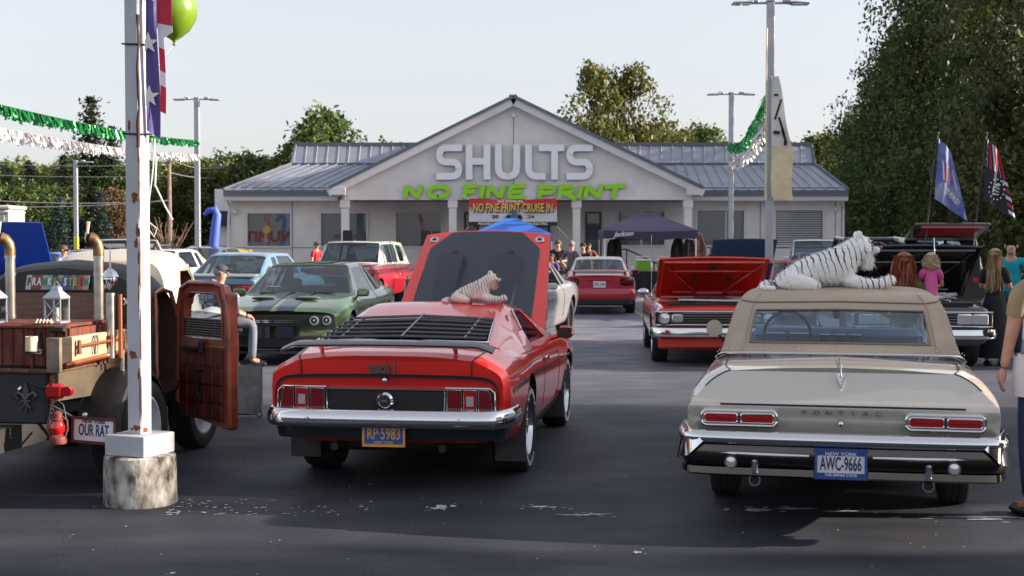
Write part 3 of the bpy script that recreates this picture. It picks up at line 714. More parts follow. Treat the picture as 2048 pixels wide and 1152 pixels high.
# ------------------------------------------------------------ event banner
bn = thing('event_banner', 'red and white vinyl banner about the cruise in, hung between the porch columns', 'banner', (X0(1026), D0-.25, Z0(426)))
def bannermat():
    m = bpy.data.materials.new('banner vinyl'); m.use_nodes = True; n = m.node_tree; b = n.nodes['Principled BSDF']; tc = n.nodes.new('ShaderNodeTexCoord'); sp = n.nodes.new('ShaderNodeSeparateXYZ'); rp = n.nodes.new('ShaderNodeValToRGB')
    n.links.new(tc.outputs['Generated'], sp.inputs[0]); n.links.new(sp.outputs['Z'], rp.inputs[0]); n.links.new(rp.outputs[0], b.inputs['Base Color']); b.inputs['Roughness'].default_value = .4
    e = rp.color_ramp.elements; e[0].position = 0; e[0].color = (.02, .02, .03, 1); e[1].position = 1; e[1].color = (.6, .015, .02, 1)
    for p, c in ((.185, (.02, .02, .03, 1)), (.19, (.7, .7, .7, 1)), (.5, (.7, .68, .68, 1)), (.72, (.65, .06, .05, 1))): x = e.new(p); x.color = c
    return m
bw, bh = 3.57, 1.10
P = [[(x, .03*math.sin(x*2.2+z), z-.03*math.cos(x*1.7)) for z in np.linspace(-bh/2, bh/2, 6)] for x in np.linspace(-bw/2, bw/2, 20)]
N = np.zeros((20, 6, 3)); N[:, :, 1] = -1
MB().slab(P, N, .004).build('banner_cloth', bannermat(), bn)
YL = mat('banner yellow', (.85, .6, .12), .5); BK2 = mat('banner black', (.02, .02, .02), .5)
text('lettering', 'NO FINE PRINT CRUISE IN', .42, bn, (0.03, -.06, .165), (R(90), 0, 0), BK2, .003, .66, .022, sz=1.15)
text('lettering', 'NO FINE PRINT CRUISE IN', .42, bn, (0, -.07, .19), (R(90), 0, 0), YL, .003, .66, .006, sz=1.15)
text('lettering', '3rd ANNUAL', .14, bn, (-.1, -.07, .46), (R(90), 0, 0), WHT, .003, 1.3, .004)
text('lettering', '20', .17, bn, (-.72, -.07, -.16), (R(90), 0, 0), BK2, .003, 1.6, .006)
text('lettering', '24', .17, bn, (.72, -.07, -.16), (R(90), 0, 0), BK2, .003, 1.6, .006)
text('lettering', 'PROUDLY PRESENTED BY CATTON ELECTRIC', .14, bn, (0, -.07, -.45), (R(90), 0, 0), WHT, .003, .98, .004)
eg = MB(); eg.box((.05, -.07, -.14), (.55, .02, .16)); eg.box((.05, -.072, .02), (.22, .02, .2)); eg.lathe([(.1, -.08), (.1, -.06)], (-.22, 0, -.2), 12, 'y'); eg.lathe([(.1, -.08), (.1, -.06)], (.3, 0, -.2), 12, 'y')
eg.build('engine_print', mat('engine print', (.12, .14, .2), .4, var=.5, vscale=30), bn, smooth=0)
for s_ in (-1, 1):
    for z in (-1, 1): MB().tube([(s_*bw/2, 0, z*bh/2), (s_*(bw/2+.5), .2, z*bh/2+(.25 if z > 0 else -.5))], .012, 4).build('tie_rope', WHT, bn)
# speakers, posts under the porch and handrail
for px in (697, 853):
    o = thing('loudspeaker', 'black loudspeaker box on a stand by the %s window of the grey wall' % ('second' if px < 800 else 'third'), 'speaker', (P_(px, 57), 57, 0), group='loudspeakers by the porch')
    MB().box((0, 0, 1.9), (.42, .36, .62), bev=.03).build('cabinet', MATT, o); MB().box((0, -.185, 1.9), (.36, .02, .54)).build('grille', BLK, o); MB().tube([(0, 0, 0), (0, 0, 1.6)], .025).build('stand_pole', BLK, o)
    for a in (0, 2.1, 4.2): MB().tube([(0, 0, .6), (.5*math.cos(a), .5*math.sin(a), .02)], .015).build('leg', BLK, o)
hr = thing('handrail', 'black metal handrail sloping down from the porch beside the open doorway', 'railing', (P_(1228, 56.5), 56.5, 0))
for x in (0, .5, 1.6): MB().tube([(x, 0, 0), (x, 0, [1.45, 1.45, .95][[0, .5, 1.6].index(x)])], .03, 6).build('post', BLK, hr)
MB().tube([(0, 0, 1.45), (.5, 0, 1.45), (1.9, 0, .8)], .035, 6).build('rail', BLK, hr)
# ============================================================ CAR KIT
def clearglass(name, tint, refl=1.0):
    m = bpy.data.materials.new(name); m.use_nodes = True; n = m.node_tree; n.nodes.clear(); L = n.links.new
    out = n.nodes.new('ShaderNodeOutputMaterial'); t = n.nodes.new('ShaderNodeBsdfTransparent'); t.inputs[0].default_value = (*tint, 1)
    g_ = n.nodes.new('ShaderNodeBsdfGlossy'); g_.inputs['Roughness'].default_value = .02; lw = n.nodes.new('ShaderNodeLayerWeight'); pw = n.nodes.new('ShaderNodeMath'); pw.operation = 'POWER'; pw.inputs[1].default_value = 3.2; L(lw.outputs['Facing'], pw.inputs[0]); f = n.nodes.new('ShaderNodeMath'); f.operation = 'MULTIPLY_ADD'; f.inputs[1].default_value = .6; f.inputs[2].default_value = .05; L(pw.outputs[0], f.inputs[0])
    mx = n.nodes.new('ShaderNodeMixShader'); L(f.outputs[0], mx.inputs[0]); L(t.outputs[0], mx.inputs[1]); L(g_.outputs[0], mx.inputs[2]); L(mx.outputs[0], out.inputs[0]); return m
CG = clearglass('clear car glass', (.82, .90, .95))
TG2 = clearglass('tinted car glass', (.66, .74, .78))
INTD = mat('dark cabin cloth', (.05, .05, .055), .8); INTB = mat('brown cabin cloth', (.10, .05, .035), .75)
WELL = mat('wheel well', (.01, .01, .01), .9)
def disc_cutter(x0, x1, y, z, r, n=28):
    return MB().lathe([(r, x0), (r, x1)], (0, y, z), n, 'x').mesh('cutter', WELL, 0)
WC = {}
def wheel(par, x, y, r=.33, w=.24, rim='mag', side=1, rimcol=None):
    k = (r, w, rim)
    if k not in WC:
        t = MB(); h = w/2
        t.lathe([(r*.64, -h*.8), (r*.70, -h*.95), (r*.84, -h), (r*.95, -h*.93), (r, -h*.72), (r, -h*.25), (r*.985, -h*.23), (r*.985, -h*.17), (r, -h*.15), (r, h*.15), (r*.985, h*.17), (r*.985, h*.23), (r, h*.25), (r, h*.72), (r*.95, h*.93), (r*.84, h), (r*.70, h*.95), (r*.64, h*.8)], n=32, axis='x', caps=False)
        m = MB(); m.lathe([(r*.66, h*.72), (r*.67, h*.90), (r*.62, h*.92), (r*.585, h*.6), (r*.57, -h*.5)], n=32, axis='x', caps=False)
        m.lathe([(r*.58, -h*.4), (.001, -h*.4)], n=24, axis='x', caps=False, mi=1)
        if rim == 'steel':
            m.lathe([(r*.57, h*.4), (r*.40, h*.55), (r*.36, h*.72), (r*.2, h*.8), (.001, h*.84)], n=28, axis='x', caps=False)
        elif rim == 'full':
            m.lathe([(r*.60, h*.7), (r*.50, h*.62), (r*.46, h*.78), (r*.25, h*.72), (r*.2, h*.9), (.001, h*.98)], n=32, axis='x', caps=False)
            for q in range(24):
                a = q*math.pi/12; m.box((h*.72, r*.53*math.cos(a), r*.53*math.sin(a)), (.012, .012, r*.1), rx=a+math.pi/2)
        else:
            ns = {'mag': 5, 'ten': 10, 'seven': 7}[rim]
            for q in range(ns):
                a = 2*math.pi*q/ns; M_ = (.2 if rim == 'mag' else .1)*r
                m.box((h*.60, r*.34*math.cos(a), r*.34*math.sin(a)), (.03, r*.56, M_), rx=a, bev=.008)
            m.lathe([(r*.17, h*.5), (r*.16, h*.80), (r*.11, h*.84), (.001, h*.84)], n=18, axis='x', caps=False)
        WC[k] = (t.mesh('wheel', RUB), m.mesh('rim', [CHR if rimcol is None else rimcol, MATT]))
    t, m = WC[k]; o = link('wheel', t, par, (x, y, r), (0, 0, 0 if side > 0 else math.pi)); c = link('rim', m, o)
    if rimcol and m.materials[0] != rimcol: c.material_slots[0].link = 'OBJECT'; c.material_slots[0].material = rimcol
    return o
def sweep(path, prof, closed=False):
    """profile (outward, z) swept along a plan path of (x, y[, z])"""
    P = [Vector(p) if len(p) == 3 else Vector((p[0], p[1], 0)) for p in path]; g_ = []
    for i, p in enumerate(P):
        d = P[min(i+1, len(P)-1)]-P[max(i-1, 0)]; d.z = 0; d.normalize(); n = Vector((d.y, -d.x, 0))
        g_.append([tuple(p+n*a+Vector((0, 0, b))) for a, b in prof])
    mb = MB(); mb.grid(g_, wrap=True); k = len(prof); a = len(P)
    mb.f += [tuple(range(k)), tuple(range((a-1)*k, a*k))]; mb.m += [0, 0]; return mb
def arc(pts, n=5):
    """round a plan path"""
    t = np.linspace(0, len(pts)-1, (len(pts)-1)*n+1); return [tuple(p) for p in crom([tuple(p) for p in pts], t)]
def rrect(w, h, r, n=4):
    P = []
    for cx, cy, a0 in ((w/2-r, h/2-r, 0), (-w/2+r, h/2-r, 90), (-w/2+r, -h/2+r, 180), (w/2-r, -h/2+r, 270)):
        for i in range(n+1): a = R(a0+90*i/n); P.append((cx+r*math.cos(a), cy+r*math.sin(a)))
    return P
def plate(par, loc, rz, top, main, bot, bgc, fg, rx=0, frame=None, size=(.305, .155), mainsx=.72):
    p = MB().prism(rrect(size[0], size[1], .012), (0, 0, 0), (1, 0, 0), (0, 0, 1), (0, .006, 0)).build('licence_plate', bgc, par, smooth=0, loc=loc, rot=(rx, 0, rz))
    if frame:
        w, h = size; f = MB()
        for a, b, c, d in ((-w/2-.012, w/2+.012, h/2-.004, h/2+.014), (-w/2-.012, w/2+.012, -h/2-.014, -h/2+.004), (-w/2-.012, -w/2+.004, -h/2, h/2), (w/2-.004, w/2+.012, -h/2, h/2)):
            f.box(((a+b)/2, -.002, (c+d)/2), (b-a, .014, d-c))
        f.build('frame', frame, p, smooth=0)
    text('lettering', main, size[1]*.74, p, (0, -.0025, -.002), (R(90), 0, 0), fg, .001, mainsx*size[0]/.305, .0016)
    if top: text('lettering', top, size[1]*.20, p, (0, -.0025, size[1]*.385), (R(90), 0, 0), fg, .001, 1.1, .0006)
    if bot: text('lettering', bot, size[1]*.17, p, (0, -.0025, -size[1]*.40), (R(90), 0, 0), fg, .001, 1.1, .0006)
    return p
def rows(L, W, zb, deck, belt, hood, yr, yf, tailw=.90, nosew=.86, tail=.55, nose=.5, square=0.):
    w = W/2
    def pr(y, ws, b, t, dy=0., s=1.):
        zm = b+(t-b)*.5; c = .5+square*.5
        return [(0, y, b), (.72*ws, y, b), (.93*ws, y, b+.05), (ws, y, zm), (ws*.99, y, t-.14), (ws*(.93+.04*square), y, t-.05), (ws*(.80+.1*square), y, t), (ws*.4, y, t+.018), (0, y, t+.024)]
    return [pr(0, w*tailw*.985, zb+.12, deck-.05), pr(.07, w*tailw, zb+.06, deck-.005), pr(tail, w*.97, zb, deck), pr(yr, w, zb-.02, max(deck, belt)), pr((yr+yf)/2, w, zb-.04, belt), pr(yf-.25, w*.995, zb-.02, belt), pr(L-nose, w*.97, zb, hood+.02), pr(L-.08, w*nosew, zb+.03, hood-.02), pr(L, w*nosew*.97, zb+.1, hood-.08)]
def gh(W, belt, H, y, tw=.62, bw=.86, crown=.03, sail=.0):
    """greenhouse sections; y = windscreen base, windscreen top, side glass rear top, rear glass top, rear glass base"""
    a, b, c, d, e = y; w = W/2*bw; t = W/2*tw
    return [[(w, a, belt-.03), (w*.96, a+.02, belt+.01), (w*.6, a+.10, belt+.03), (0, a+.16, belt+.035)],
            [(w*1.01, a-.22, belt-.03), (t, b, H-.06), (t*.82, b+.02, H-.025), (0, b+.06, H-.01)],
            [(w*1.02, c-.12, belt-.03), (t, c, H-.05), (t*.84, c, H-.012), (0, c, H)],
            [(w*1.02, (d+e)/2+.1, belt-.03), (t, d, H-.09), (t*.84, d, H-.045), (0, d, H-.03)],
            [(w*.98, e+.02, belt-.04), (w*.90, e, belt+.02), (w*.6, e-.04, belt+.03), (0, e-.06, belt+.035)]]
def shell(G, wins, name, m, par, th=.018):
    us = sorted({0., float(G.nu-1), *[w[0] for w in wins], *[w[1] for w in wins], *[float(i) for i in range(G.nu)]}); vs = sorted({0., float(G.nv-1), *[w[2] for w in wins], *[w[3] for w in wins]})
    mb = MB(); lin = MB()
    for a, b in zip(us, us[1:]):
        for c, d in zip(vs, vs[1:]):
            if any(w[0] <= a+1e-6 and b <= w[1]+1e-6 and w[2] <= c+1e-6 and d <= w[3]+1e-6 for w in wins): continue
            for sd in (1, -1): P, N = G.patch(a, b, c, d, max(2, int((b-a)*9)+1), max(2, int((d-c)*6)+1), sd); mb.slab(P, -N, th); lin.grid(P-N*(th+.004))
    me = mb.mesh(name, m, 0); me.polygons.foreach_set('use_smooth', [True]*len(me.polygons)); me.set_sharp_from_angle(angle=R(38)); o = link(name, me, par); lin.build('headliner', INTD, o); return o
def cabin(par, G, W, m=None, rhd=False):
    """seats, dashboard and wheel inside the glass"""
    m = m or INTD; a = G.P[0][0][1]; e = G.P[-1][0][1]; z = G.P[0][0][2]; L = a-e; x = W*.21
    for sd in (-1, 1):
        s_ = MB(); s_.box((sd*x, a-L*.48, z-.16), (W*.26, .14, .62), rx=-.15, bev=.05); s_.box((sd*x, a-L*.48-.06, z+.19), (W*.13, .10, .16), bev=.04); s_.box((sd*x, a-L*.38, z-.40), (W*.26, .5, .16), bev=.05); s_.build('front_seat', m, par)
    MB().box((0, a-L*.78, z-.16), (W*.68, .14, .42), rx=-.2, bev=.05).build('rear_seat', m, par); MB().box((0, a-.18, z-.04), (W*.74, .34, .10), bev=.04).build('dashboard', m, par)
    c = Vector((-x, a-.48, z+.0)); k = MB().tube([c+Vector((.18*math.cos(t), .07*math.sin(t), .17*math.sin(t))) for t in np.linspace(0, 6.283, 17)[:-1]], .013, 5, closed=True).build('steering_wheel', BLK, par); MB().tube([c-Vector((.17, 0, 0)), c+Vector((.17, 0, 0))], .012, 5).build('spoke', BLK, k)
    MB().box((0, a-.62, G.P[1][-1][2]-.12), (.22, .03, .06), bev=.01).build('interior_mirror', BLK, par)
class Car:
    def __init__(s, name, label, loc, rz, W, L, bodyrows, ghrows, colm, roofm=None, r=.33, tw=.24, yr=1.1, yf=3.9, rim='mag', track=.5, cat='car', gl=TG2, seatm=None, group=None, nb=44, side=True, rimcol=None, pane_u=(.06, .94), rear_u=(3.08, 3.92)):
        s.root = thing(name, label, cat, loc, rz, group); s.W, s.L, s.colm = W, L, colm
        s.B = Surf(bodyrows); mb = MB(); s.B.full(mb, nb, 22); s.body = mb.build('body', colm, s.root, smooth=38)
        cs = []
        for yy in (yr, yf):
            for sd in (-1, 1): cs.append(disc_cutter(sd*(W/2-.33), sd*(W/2+.2), yy, r+.01, r+.055))
        if ghrows:
            y0_, y1_, zb_ = ghrows[-1][0][1]+.30, ghrows[0][0][1]-.02, ghrows[0][0][2]; cs.append(MB().box((0, (y0_+y1_)/2, zb_-.15), (W*.78, y1_-y0_, .70)).mesh('cutter', INTD, 0))
        cut(s.body, cs)
        for yy in (yr, yf):
            for sd in (-1, 1): wheel(s.root, sd*(W/2-tw/2-.015), yy, r, tw, rim, sd, rimcol)
        if ghrows:
            s.G = Surf(ghrows, su=(1, 3)); pu, ru = pane_u, rear_u
            wins = [(pu[0], pu[1], 1.12, 3.), (ru[0], ru[1], 1.2, 3.)]+([(1.1, 1.9, .12, .9), (2.06, 2.6, .14, .86)] if side else [])
            s.cab = shell(s.G, wins, 'roof', roofm or colm, s.root)
            s.G.panel(MB(), *pu, 1.12, 3, .004, -.008, 8, 8, 'both').build('windscreen', gl, s.root); s.G.panel(MB(), *ru, 1.2, 3, .004, -.008, 8, 8, 'both').build('rear_window', gl, s.root)
            if side:
                for sd in (-1, 1): s.G.panel(MB(), 1.1, 1.9, .12, .9, .004, -.008, 8, 5, (sd,)).build('side_window', gl, s.root); s.G.panel(MB(), 2.06, 2.6, .14, .86, .004, -.008, 5, 5, (sd,)).build('side_window', gl, s.root)
            cabin(s.root, s.G, W, seatm)
    def decal(s, name, m, u0, u1, v0, v1, sides=(1, -1), th=.003, n=24, k=4, off=.0):
        if sides == 'both': return s.B.panel(MB(), u0, u1, v0, v1, th, off, n, 8, 'both').build(name, m, s.root)
        for sd in sides: o = s.B.panel(MB(), u0, u1, v0, v1, th, off, n, k, (sd,)).build(name, m, s.root)
        return o
    def mirror(s, x, y, z, m, sides=(1, -1), gm=None):
        for sd in sides:
            mb = MB(); mb.box((sd*(x+.09), y, z), (.19, .10, .12), bev=.03, mi=0); mb.tube([(sd*(x-.04), y+.02, z-.07), (sd*(x+.05), y, z-.03)], .02, 6, mi=0)
            o = mb.build('door_mirror', m, s.root); MB().box((sd*(x+.09), y-.052, z), (.15, .006, .09)).build('mirror_glass', gm or GLS, o)
def dials(par, name, x, y, z, r, m, ax='y', d=-.02, n=18, rim=None):
    o = MB().lathe([(r, d*.2), (r*.9, d), (0.001, d*1.3)], (x, y, z), n, ax, caps=False).build(name, m, par)
    if rim: MB().lathe([(r*1.16, 0), (r*1.14, d*1.3), (r*.98, d*1.3), (r*.96, d*.2)], (x, y, z), n, ax, caps=False).build('rim', rim, o)
    return o

# ============================================================ RED FASTBACK (front row, centre)
RED = paint('orange red paint', (.78, .022, .014), rough=.28)
SATB = mat('satin black paint', (.014, .016, .022), .30, coat=.5)
HONEY = mat('honeycomb black', (.03, .03, .032), .5, .3, bump=.9, bscale=300)
ms = thing('fastback_coupe', 'orange red fastback coupe with black window louvres, black deck spoiler and raised hood', 'car', (0, 0, 0))
ang = -R(8.4); ms.location = (P_(772, 10.2), 10.2, 0); ms.rotation_euler = (0, 0, ang); ms.scale = (.95, 1, 1)
rw = [[(0, .10, .44), (.58, .10, .44), (.80, .08, .47), (.885, .02, .56), (.895, 0, .74), (.865, -.015, .86), (.68, -.02, .955), (.36, -.03, .985), (0, -.035, .99)],
      [(0, .2, .34), (.60, .2, .34), (.84, .15, .40), (.925, .14, .58), (.93, .10, .77), (.89, .08, .885), (.71, .06, .985), (.38, .05, 1.01), (0, .05, 1.015)],
      [(0, .7, .26), (.64, .7, .26), (.88, .62, .34), (.955, .62, .60), (.95, .6, .79), (.905, .58, .91), (.76, .56, 1.02), (.42, .55, 1.045), (0, .55, 1.05)],
      [(0, 1.15, .23), (.66, 1.15, .23), (.885, 1.15, .30), (.955, 1.15, .60), (.95, 1.15, .79), (.905, 1.15, .91), (.78, 1.15, 1.0), (.42, 1.15, 1.03), (0, 1.15, 1.03)],
      [(0, 2.1, .22), (.66, 2.1, .22), (.87, 2.1, .27), (.93, 2.1, .58), (.925, 2.1, .76), (.885, 2.1, .885), (.80, 2.1, .93), (.42, 2.1, .95), (0, 2.1, .95)],
      [(0, 3.2, .22), (.66, 3.2, .22), (.87, 3.2, .27), (.93, 3.2, .58), (.925, 3.2, .75), (.875, 3.2, .88), (.77, 3.2, .94), (.42, 3.2, .95), (0, 3.2, .955)],
      [(0, 3.92, .22), (.66, 3.92, .22), (.88, 3.92, .30), (.95, 3.92, .58), (.945, 3.92, .74), (.87, 3.92, .87), (.75, 3.92, .915), (.42, 3.92, .92), (0, 3.92, .92)],
      [(0, 4.6, .26), (.66, 4.6, .26), (.85, 4.6, .34), (.92, 4.6, .55), (.91, 4.6, .70), (.86, 4.6, .81), (.72, 4.6, .85), (.42, 4.6, .86), (0, 4.6, .86)],
      [(0, 4.78, .36), (.60, 4.78, .36), (.78, 4.78, .42), (.84, 4.78, .54), (.84, 4.78, .66), (.80, 4.78, .74), (.70, 4.78, .78), (.4, 4.78, .79), (0, 4.78, .79)]]
MSB = Surf(rw, su=(1,), sv=(6,)); mb = MB(); MSB.full(mb, 60, 34); body = mb.build('body', RED, ms, smooth=32)
cs = []
for yy, rr in ((1.12, .40), (3.90, .39)):
    for sd in (-1, 1): cs.append(disc_cutter(sd*.62, sd*1.2, yy, .37, rr, 36))
cs.append(MB().box((0, 1.95, .80), (1.44, 2.4, .70)).mesh('cutter', INTD, 0))
cut(body, cs)
for sd in (-1, 1):
    for yy, t_, dx in ((1.12, .29, .80), (3.90, .25, .81)):
        wh = wheel(ms, sd*dx, yy, .345, t_, 'mag', sd)
        l = MB()      # raised white tyre lettering
        for q in list(range(9))+list(range(16, 25)):
            a = q*2*math.pi/32+.6; l.box((t_/2+.001, .285*math.cos(a), .285*math.sin(a)), (.004, .034, .026), rx=a)
        tl_ = l.build('tyre_lettering', WHT, wh, smooth=0); tl_['kind'] = 'stuff'
# greenhouse
gs = [[(.86, 3.24, .91), (.82, 3.26, .94), (.55, 3.38, .95), (0, 3.46, .955)],
      [(.885, 2.95, .90), (.635, 2.55, 1.205), (.53, 2.58, 1.245), (0, 2.62, 1.262)],
      [(.89, 1.72, .91), (.635, 1.95, 1.235), (.53, 1.96, 1.275), (0, 1.98, 1.295)],
      [(.90, 1.15, .94), (.665, 1.28, 1.145), (.575, 1.30, 1.175), (0, 1.34, 1.198)],
      [(.86, .58, .93), (.76, .50, 1.02), (.64, .44, 1.04), (0, .40, 1.052)]]
MSG = Surf(gs, su=(1, 3)); roof = shell(MSG, [(.05, .95, 1.1, 3.), (3.04, 3.93, 1.70, 3.), (1.10, 2.0, .16, .90)], 'roof', RED, ms); cabin(ms, MSG, 1.86)
MSG.panel(MB(), .05, .95, 1.1, 3, .004, -.006, 8, 8, 'both').build('windscreen', TG2, ms)
rg = MSG.panel(MB(), 3.04, 3.93, 1.70, 3, .004, -.006, 10, 8, 'both').build('rear_window', TG2, ms)
# chrome surround of rear glass
def edge_path(Sf, pts, off):
    out = []
    for u, v in pts:
        P, N = Sf.patch(max(0, u-.001), min(Sf.nu-1, u+.001), max(0, v-.001), min(Sf.nv-1, v+.001), 3, 3); n = N[1, 1]
        if abs(P[1, 1][0]) < .02: n = np.array([0, n[1], n[2]]); n /= np.linalg.norm(n)
        out.append(P[1, 1]+n*off)
    return out
l = edge_path(MSG, [(3.02, 3-.16*i) for i in range(9)]+[(3.02+.115*i, 1.68-.012*i) for i in range(1, 9)]+[(3.95, 1.62+.173*i) for i in range(9)], .012)
full = l+[np.array([-p[0], p[1], p[2]]) for p in l[::-1]][1:-1]
MB().tube(full, .009, 6, closed=True).build('rear_window_trim', CHR, ms)
for i in range(6):                                # louvre slats
    u = 3.08+.155*i; P, N = MSG.patch(u-.001, u+.001, 1.74+.0*i, 3, 3, 9); P, N = P[1], N[1]; N[-1, 0] = 0
    A = P+N*.014+np.array([0, .050, .010]); Bq = P+N*.022+np.array([0, -.075, -.006])
    Aq = np.concatenate([A, (A*[-1, 1, 1])[-2::-1]]); Bq = np.concatenate([Bq, (Bq*[-1, 1, 1])[-2::-1]])
    nn = np.zeros((2,)+Aq.shape); nn[..., 2] = 1
    MB().slab(np.stack([Aq, Bq]), nn, .008).build('louvre_slat', MATT, ms, smooth=25)
for x in (-.50, 0, .50):
    k = []
    for i in range(7):
        u = 3.05+.145*i; P, N = MSG.patch(u-.001, min(4, u+.001), 2.999-abs(x)*2.1, 3, 3, 3); k.append((x, P[1, 0][1], P[1, 0][2]+.026))
    MB().tube(k, .014, 5).build('louvre_strap', SATB, ms)
# side glass, trim, door lines
for sd in (-1, 1):
    l = edge_path(MSG, [(1.05+.09*i, .93) for i in range(11)]+[(2.0+.06*i, .88-.28*i*.5) for i in range(4)], .010); l = [np.array([p[0]*sd, p[1], p[2]]) for p in l]
    MB().tube(l, .010, 5).build('window_trim', CHR, ms)
    MSB.panel(MB(), 3.15, 6.0, 3.72, 3.86, .003, .001, 30, 3, (sd,)).build('side_stripe', SATB, ms)
    MSB.panel(MB(), 1.2, 2.55, 3.62, 3.80, .003, .001, 16, 3, (sd,)).build('side_stripe', SATB, ms)
    MSB.panel(MB(), 3.45, 5.4, 1.6, 2.35, .003, .001, 20, 4, (sd,)).build('sill_panel', SATB, ms)
    for u in (4.02, 5.0): MSB.panel(MB(), u, u+.012, 2.5, 6, .002, .0005, 2, 12, (sd,)).build('door_gap', BLK, ms)
    MB().box((sd*.93, 2.28, .80), (.03, .17, .04), bev=.01).build('door_handle', CHR, ms)
    m_ = MB(); m_.box((sd*1.03, 2.88, .985), (.17, .13, .115), bev=.04, taper=.9); m_.tube([(sd*.88, 2.9, .92), (sd*.97, 2.88, .95)], .025, 6)
    mo = m_.build('door_mirror', RED, ms); MB().box((sd*1.03, 2.812, .985), (.14, .006, .085)).build('mirror_glass', mat('mirror dark', (.02, .02, .02), .1, .5), mo)
    # flaps
    MB().box((sd*.845, .68, .27), (.25, .012, .26), rx=.06).build('mud_flap', mat('flap', (.05, .05, .052), .7), ms)
    MB().box((sd*.82, 3.42, .27), (.26, .012, .25)).build('mud_flap', mat('flap', (.05, .05, .052), .7), ms)
# tail furniture
yb_ = -.02
tp = MB().prism([(-.46, .59), (.46, .59), (.46, .745), (-.46, .745)], (0, .012, 0), (1, 0, 0), (0, 0, 1), (0, -.035, 0)).build('tail_panel', HONEY, ms, smooth=0)
for z in (.752, .585): MB().box((0, -.024, z), (.93, .018, .009)).build('chrome_strip', CHR, tp)
for sd in (-1, 1):
    T = [(.45, .60), (.46, .765), (.80, .765), (.835, .735), (.845, .60), (.82, .575), (.47, .575)]
    yl = .0
    MB().prism([(sd*x, z) for x, z in T], (0, .05, 0), (1, 0, 0), (0, 0, 1), (0, -.075, 0)).build('lamp_bezel', BLK, ms, smooth=0)
    ring = [(sd*x, -.03, z) for x, z in T]; MB().tube([(x, y_, z) for (x, y_, z) in ring], .006, 6, closed=True).build('lamp_trim', CHR, ms)
    for j, (a, b, c, d) in enumerate(((.475, .475, .585, .585), (.600, .600, .70, .70), (.715, .715, .825, .795))):
        fr = MB().tube([(sd*a, -.034, .59), (sd*c, -.034, .59), (sd*d, -.034, .752), (sd*b, -.034, .752)], .0045, 5, closed=True)
        lens = MB().prism([(sd*a, .592), (sd*c, .592), (sd*d, .75), (sd*b, .75)], (0, -.024, 0), (1, 0, 0), (0, 0, 1), (0, -.012, 0)).build('tail_light', REDL if j == 1 else REDD, ms, smooth=0)
        fr.build('lens_trim', CHR, lens)
        if j == 1: MB().box((sd*(a+c)/2, -.038, .672), (.055, .01, .07)).build('reverse_lens', CLR, lens, smooth=0)
        else:
            for q in range(5): MB().box((sd*(a+(c-a)*(q+.8)/5.6), -.038, .67), (.004, .005, .14)).build('lens_rib', REDL, lens, smooth=0)
gc = MB().lathe([(.068, 0), (.066, -.03), (.05, -.045), (.046, -.03), (.0, -.03)], (0, -.02, .665), 26, 'y').build('fuel_cap', CHR, ms)
MB().lathe([(.042, 0), (.0, -.004)], (0, -.051, .665), 20, 'y').build('cap_inset', BLK, gc)
hz = [(-.03, .0), (-.015, .012), (.0, .008), (.012, .016), (.026, .010), (.022, 0), (.012, .002), (.02, -.014), (.008, -.006), (-.006, -.004), (-.022, -.016), (-.014, -.003)]
MB().prism(hz, (0, -.057, .665), (1, 0, 0), (0, 0, 1), (0, -.004, 0)).build('horse_emblem', CHR, gc, smooth=0)
dials(ms, 'lock_cap', 0, -.035, .86-.045, .02, CHR)
# black stripe that wraps the tail, lettering, lid gaps
st = [(-.872, -.005, .60), (-.866, -.014, .70), (-.84, -.022, .79), (-.76, -.028, .832), (-.5, -.038, .845), (0, -.044, .850), (.5, -.038, .845), (.76, -.028, .832), (.84, -.022, .79), (.866, -.014, .70), (.872, -.005, .60)]
st = arc(st, 3); mb = MB(); mb.grid([[(x, y+.012, z-.011) for x, y, z in st], [(x, y-.004, z-.011) for x, y, z in st], [(x, y-.006, z+.011) for x, y, z in st], [(x, y+.012, z+.011) for x, y, z in st]]); mb.build('tail_stripe', SATB, ms)
text('lettering', 'mach 1', .12, ms, (-.02, -.036, .905), (R(84), 0, 0), SATB, .002, .62, .004)
for sd in (-1, 1): MSB.panel(MB(), .0, 1.9, 6.02, 6.06, .002, .001, 10, 2, (sd,)).build('lid_gap', BLK, ms); MB().box((sd*.66, -.022, .90), (.006, .012, .11)).build('lid_gap', BLK, ms, smooth=0)
# bumper, valance, pipes
bp_ = arc([(-.93, .42), (-.93, .16), (-.885, .0), (-.78, -.075), (-.4, -.10), (0, -.105), (.4, -.10), (.78, -.075), (.885, 0), (.93, .16), (.93, .42)], 4)
sweep(bp_, [(0, .475), (.03, .485), (.045, .52), (.04, .57), (.02, .605), (0, .615), (-.03, .605), (-.03, .475)]).build('rear_bumper', CHR, ms, smooth=50)
for x in (-.58, .58): dials(ms, 'bumper_bolt', x, -.14, .545, .012, STEEL)
sweep(arc([(-.90, .5), (-.90, .1), (-.7, -.02), (0, -.045), (.7, -.02), (.90, .1), (.90, .5)], 4), [(-.02, .385), (.0, .475), (-.04, .475), (-.09, .375)]).build('rear_valance', SATB, ms)
for x in (-.42, .42): MB().tube([(x, .5, .30), (x, .04, .32)], .03, 10).build('exhaust_pipe', MATT, ms)
MB().box((0, 2.0, .33), (1.2, 3.0, .14)).build('underbody', MATT, ms, smooth=0); MB().tube([(-.7, 1.12, .345), (.7, 1.12, .345)], .06, 8).build('rear_axle', MATT, ms)
MB().ell((0, 1.12, .34), (.14, .15, .14)).build('differential', MATT, ms); MB().box((0, .55, .36), (.85, .6, .2), bev=.04).build('fuel_tank', MATT, ms)
BLP = mat('navy blue plate', (.02, .09, .38), .4, coat=.4); ORL = mat('orange plate letters', (.75, .36, .05), .45)
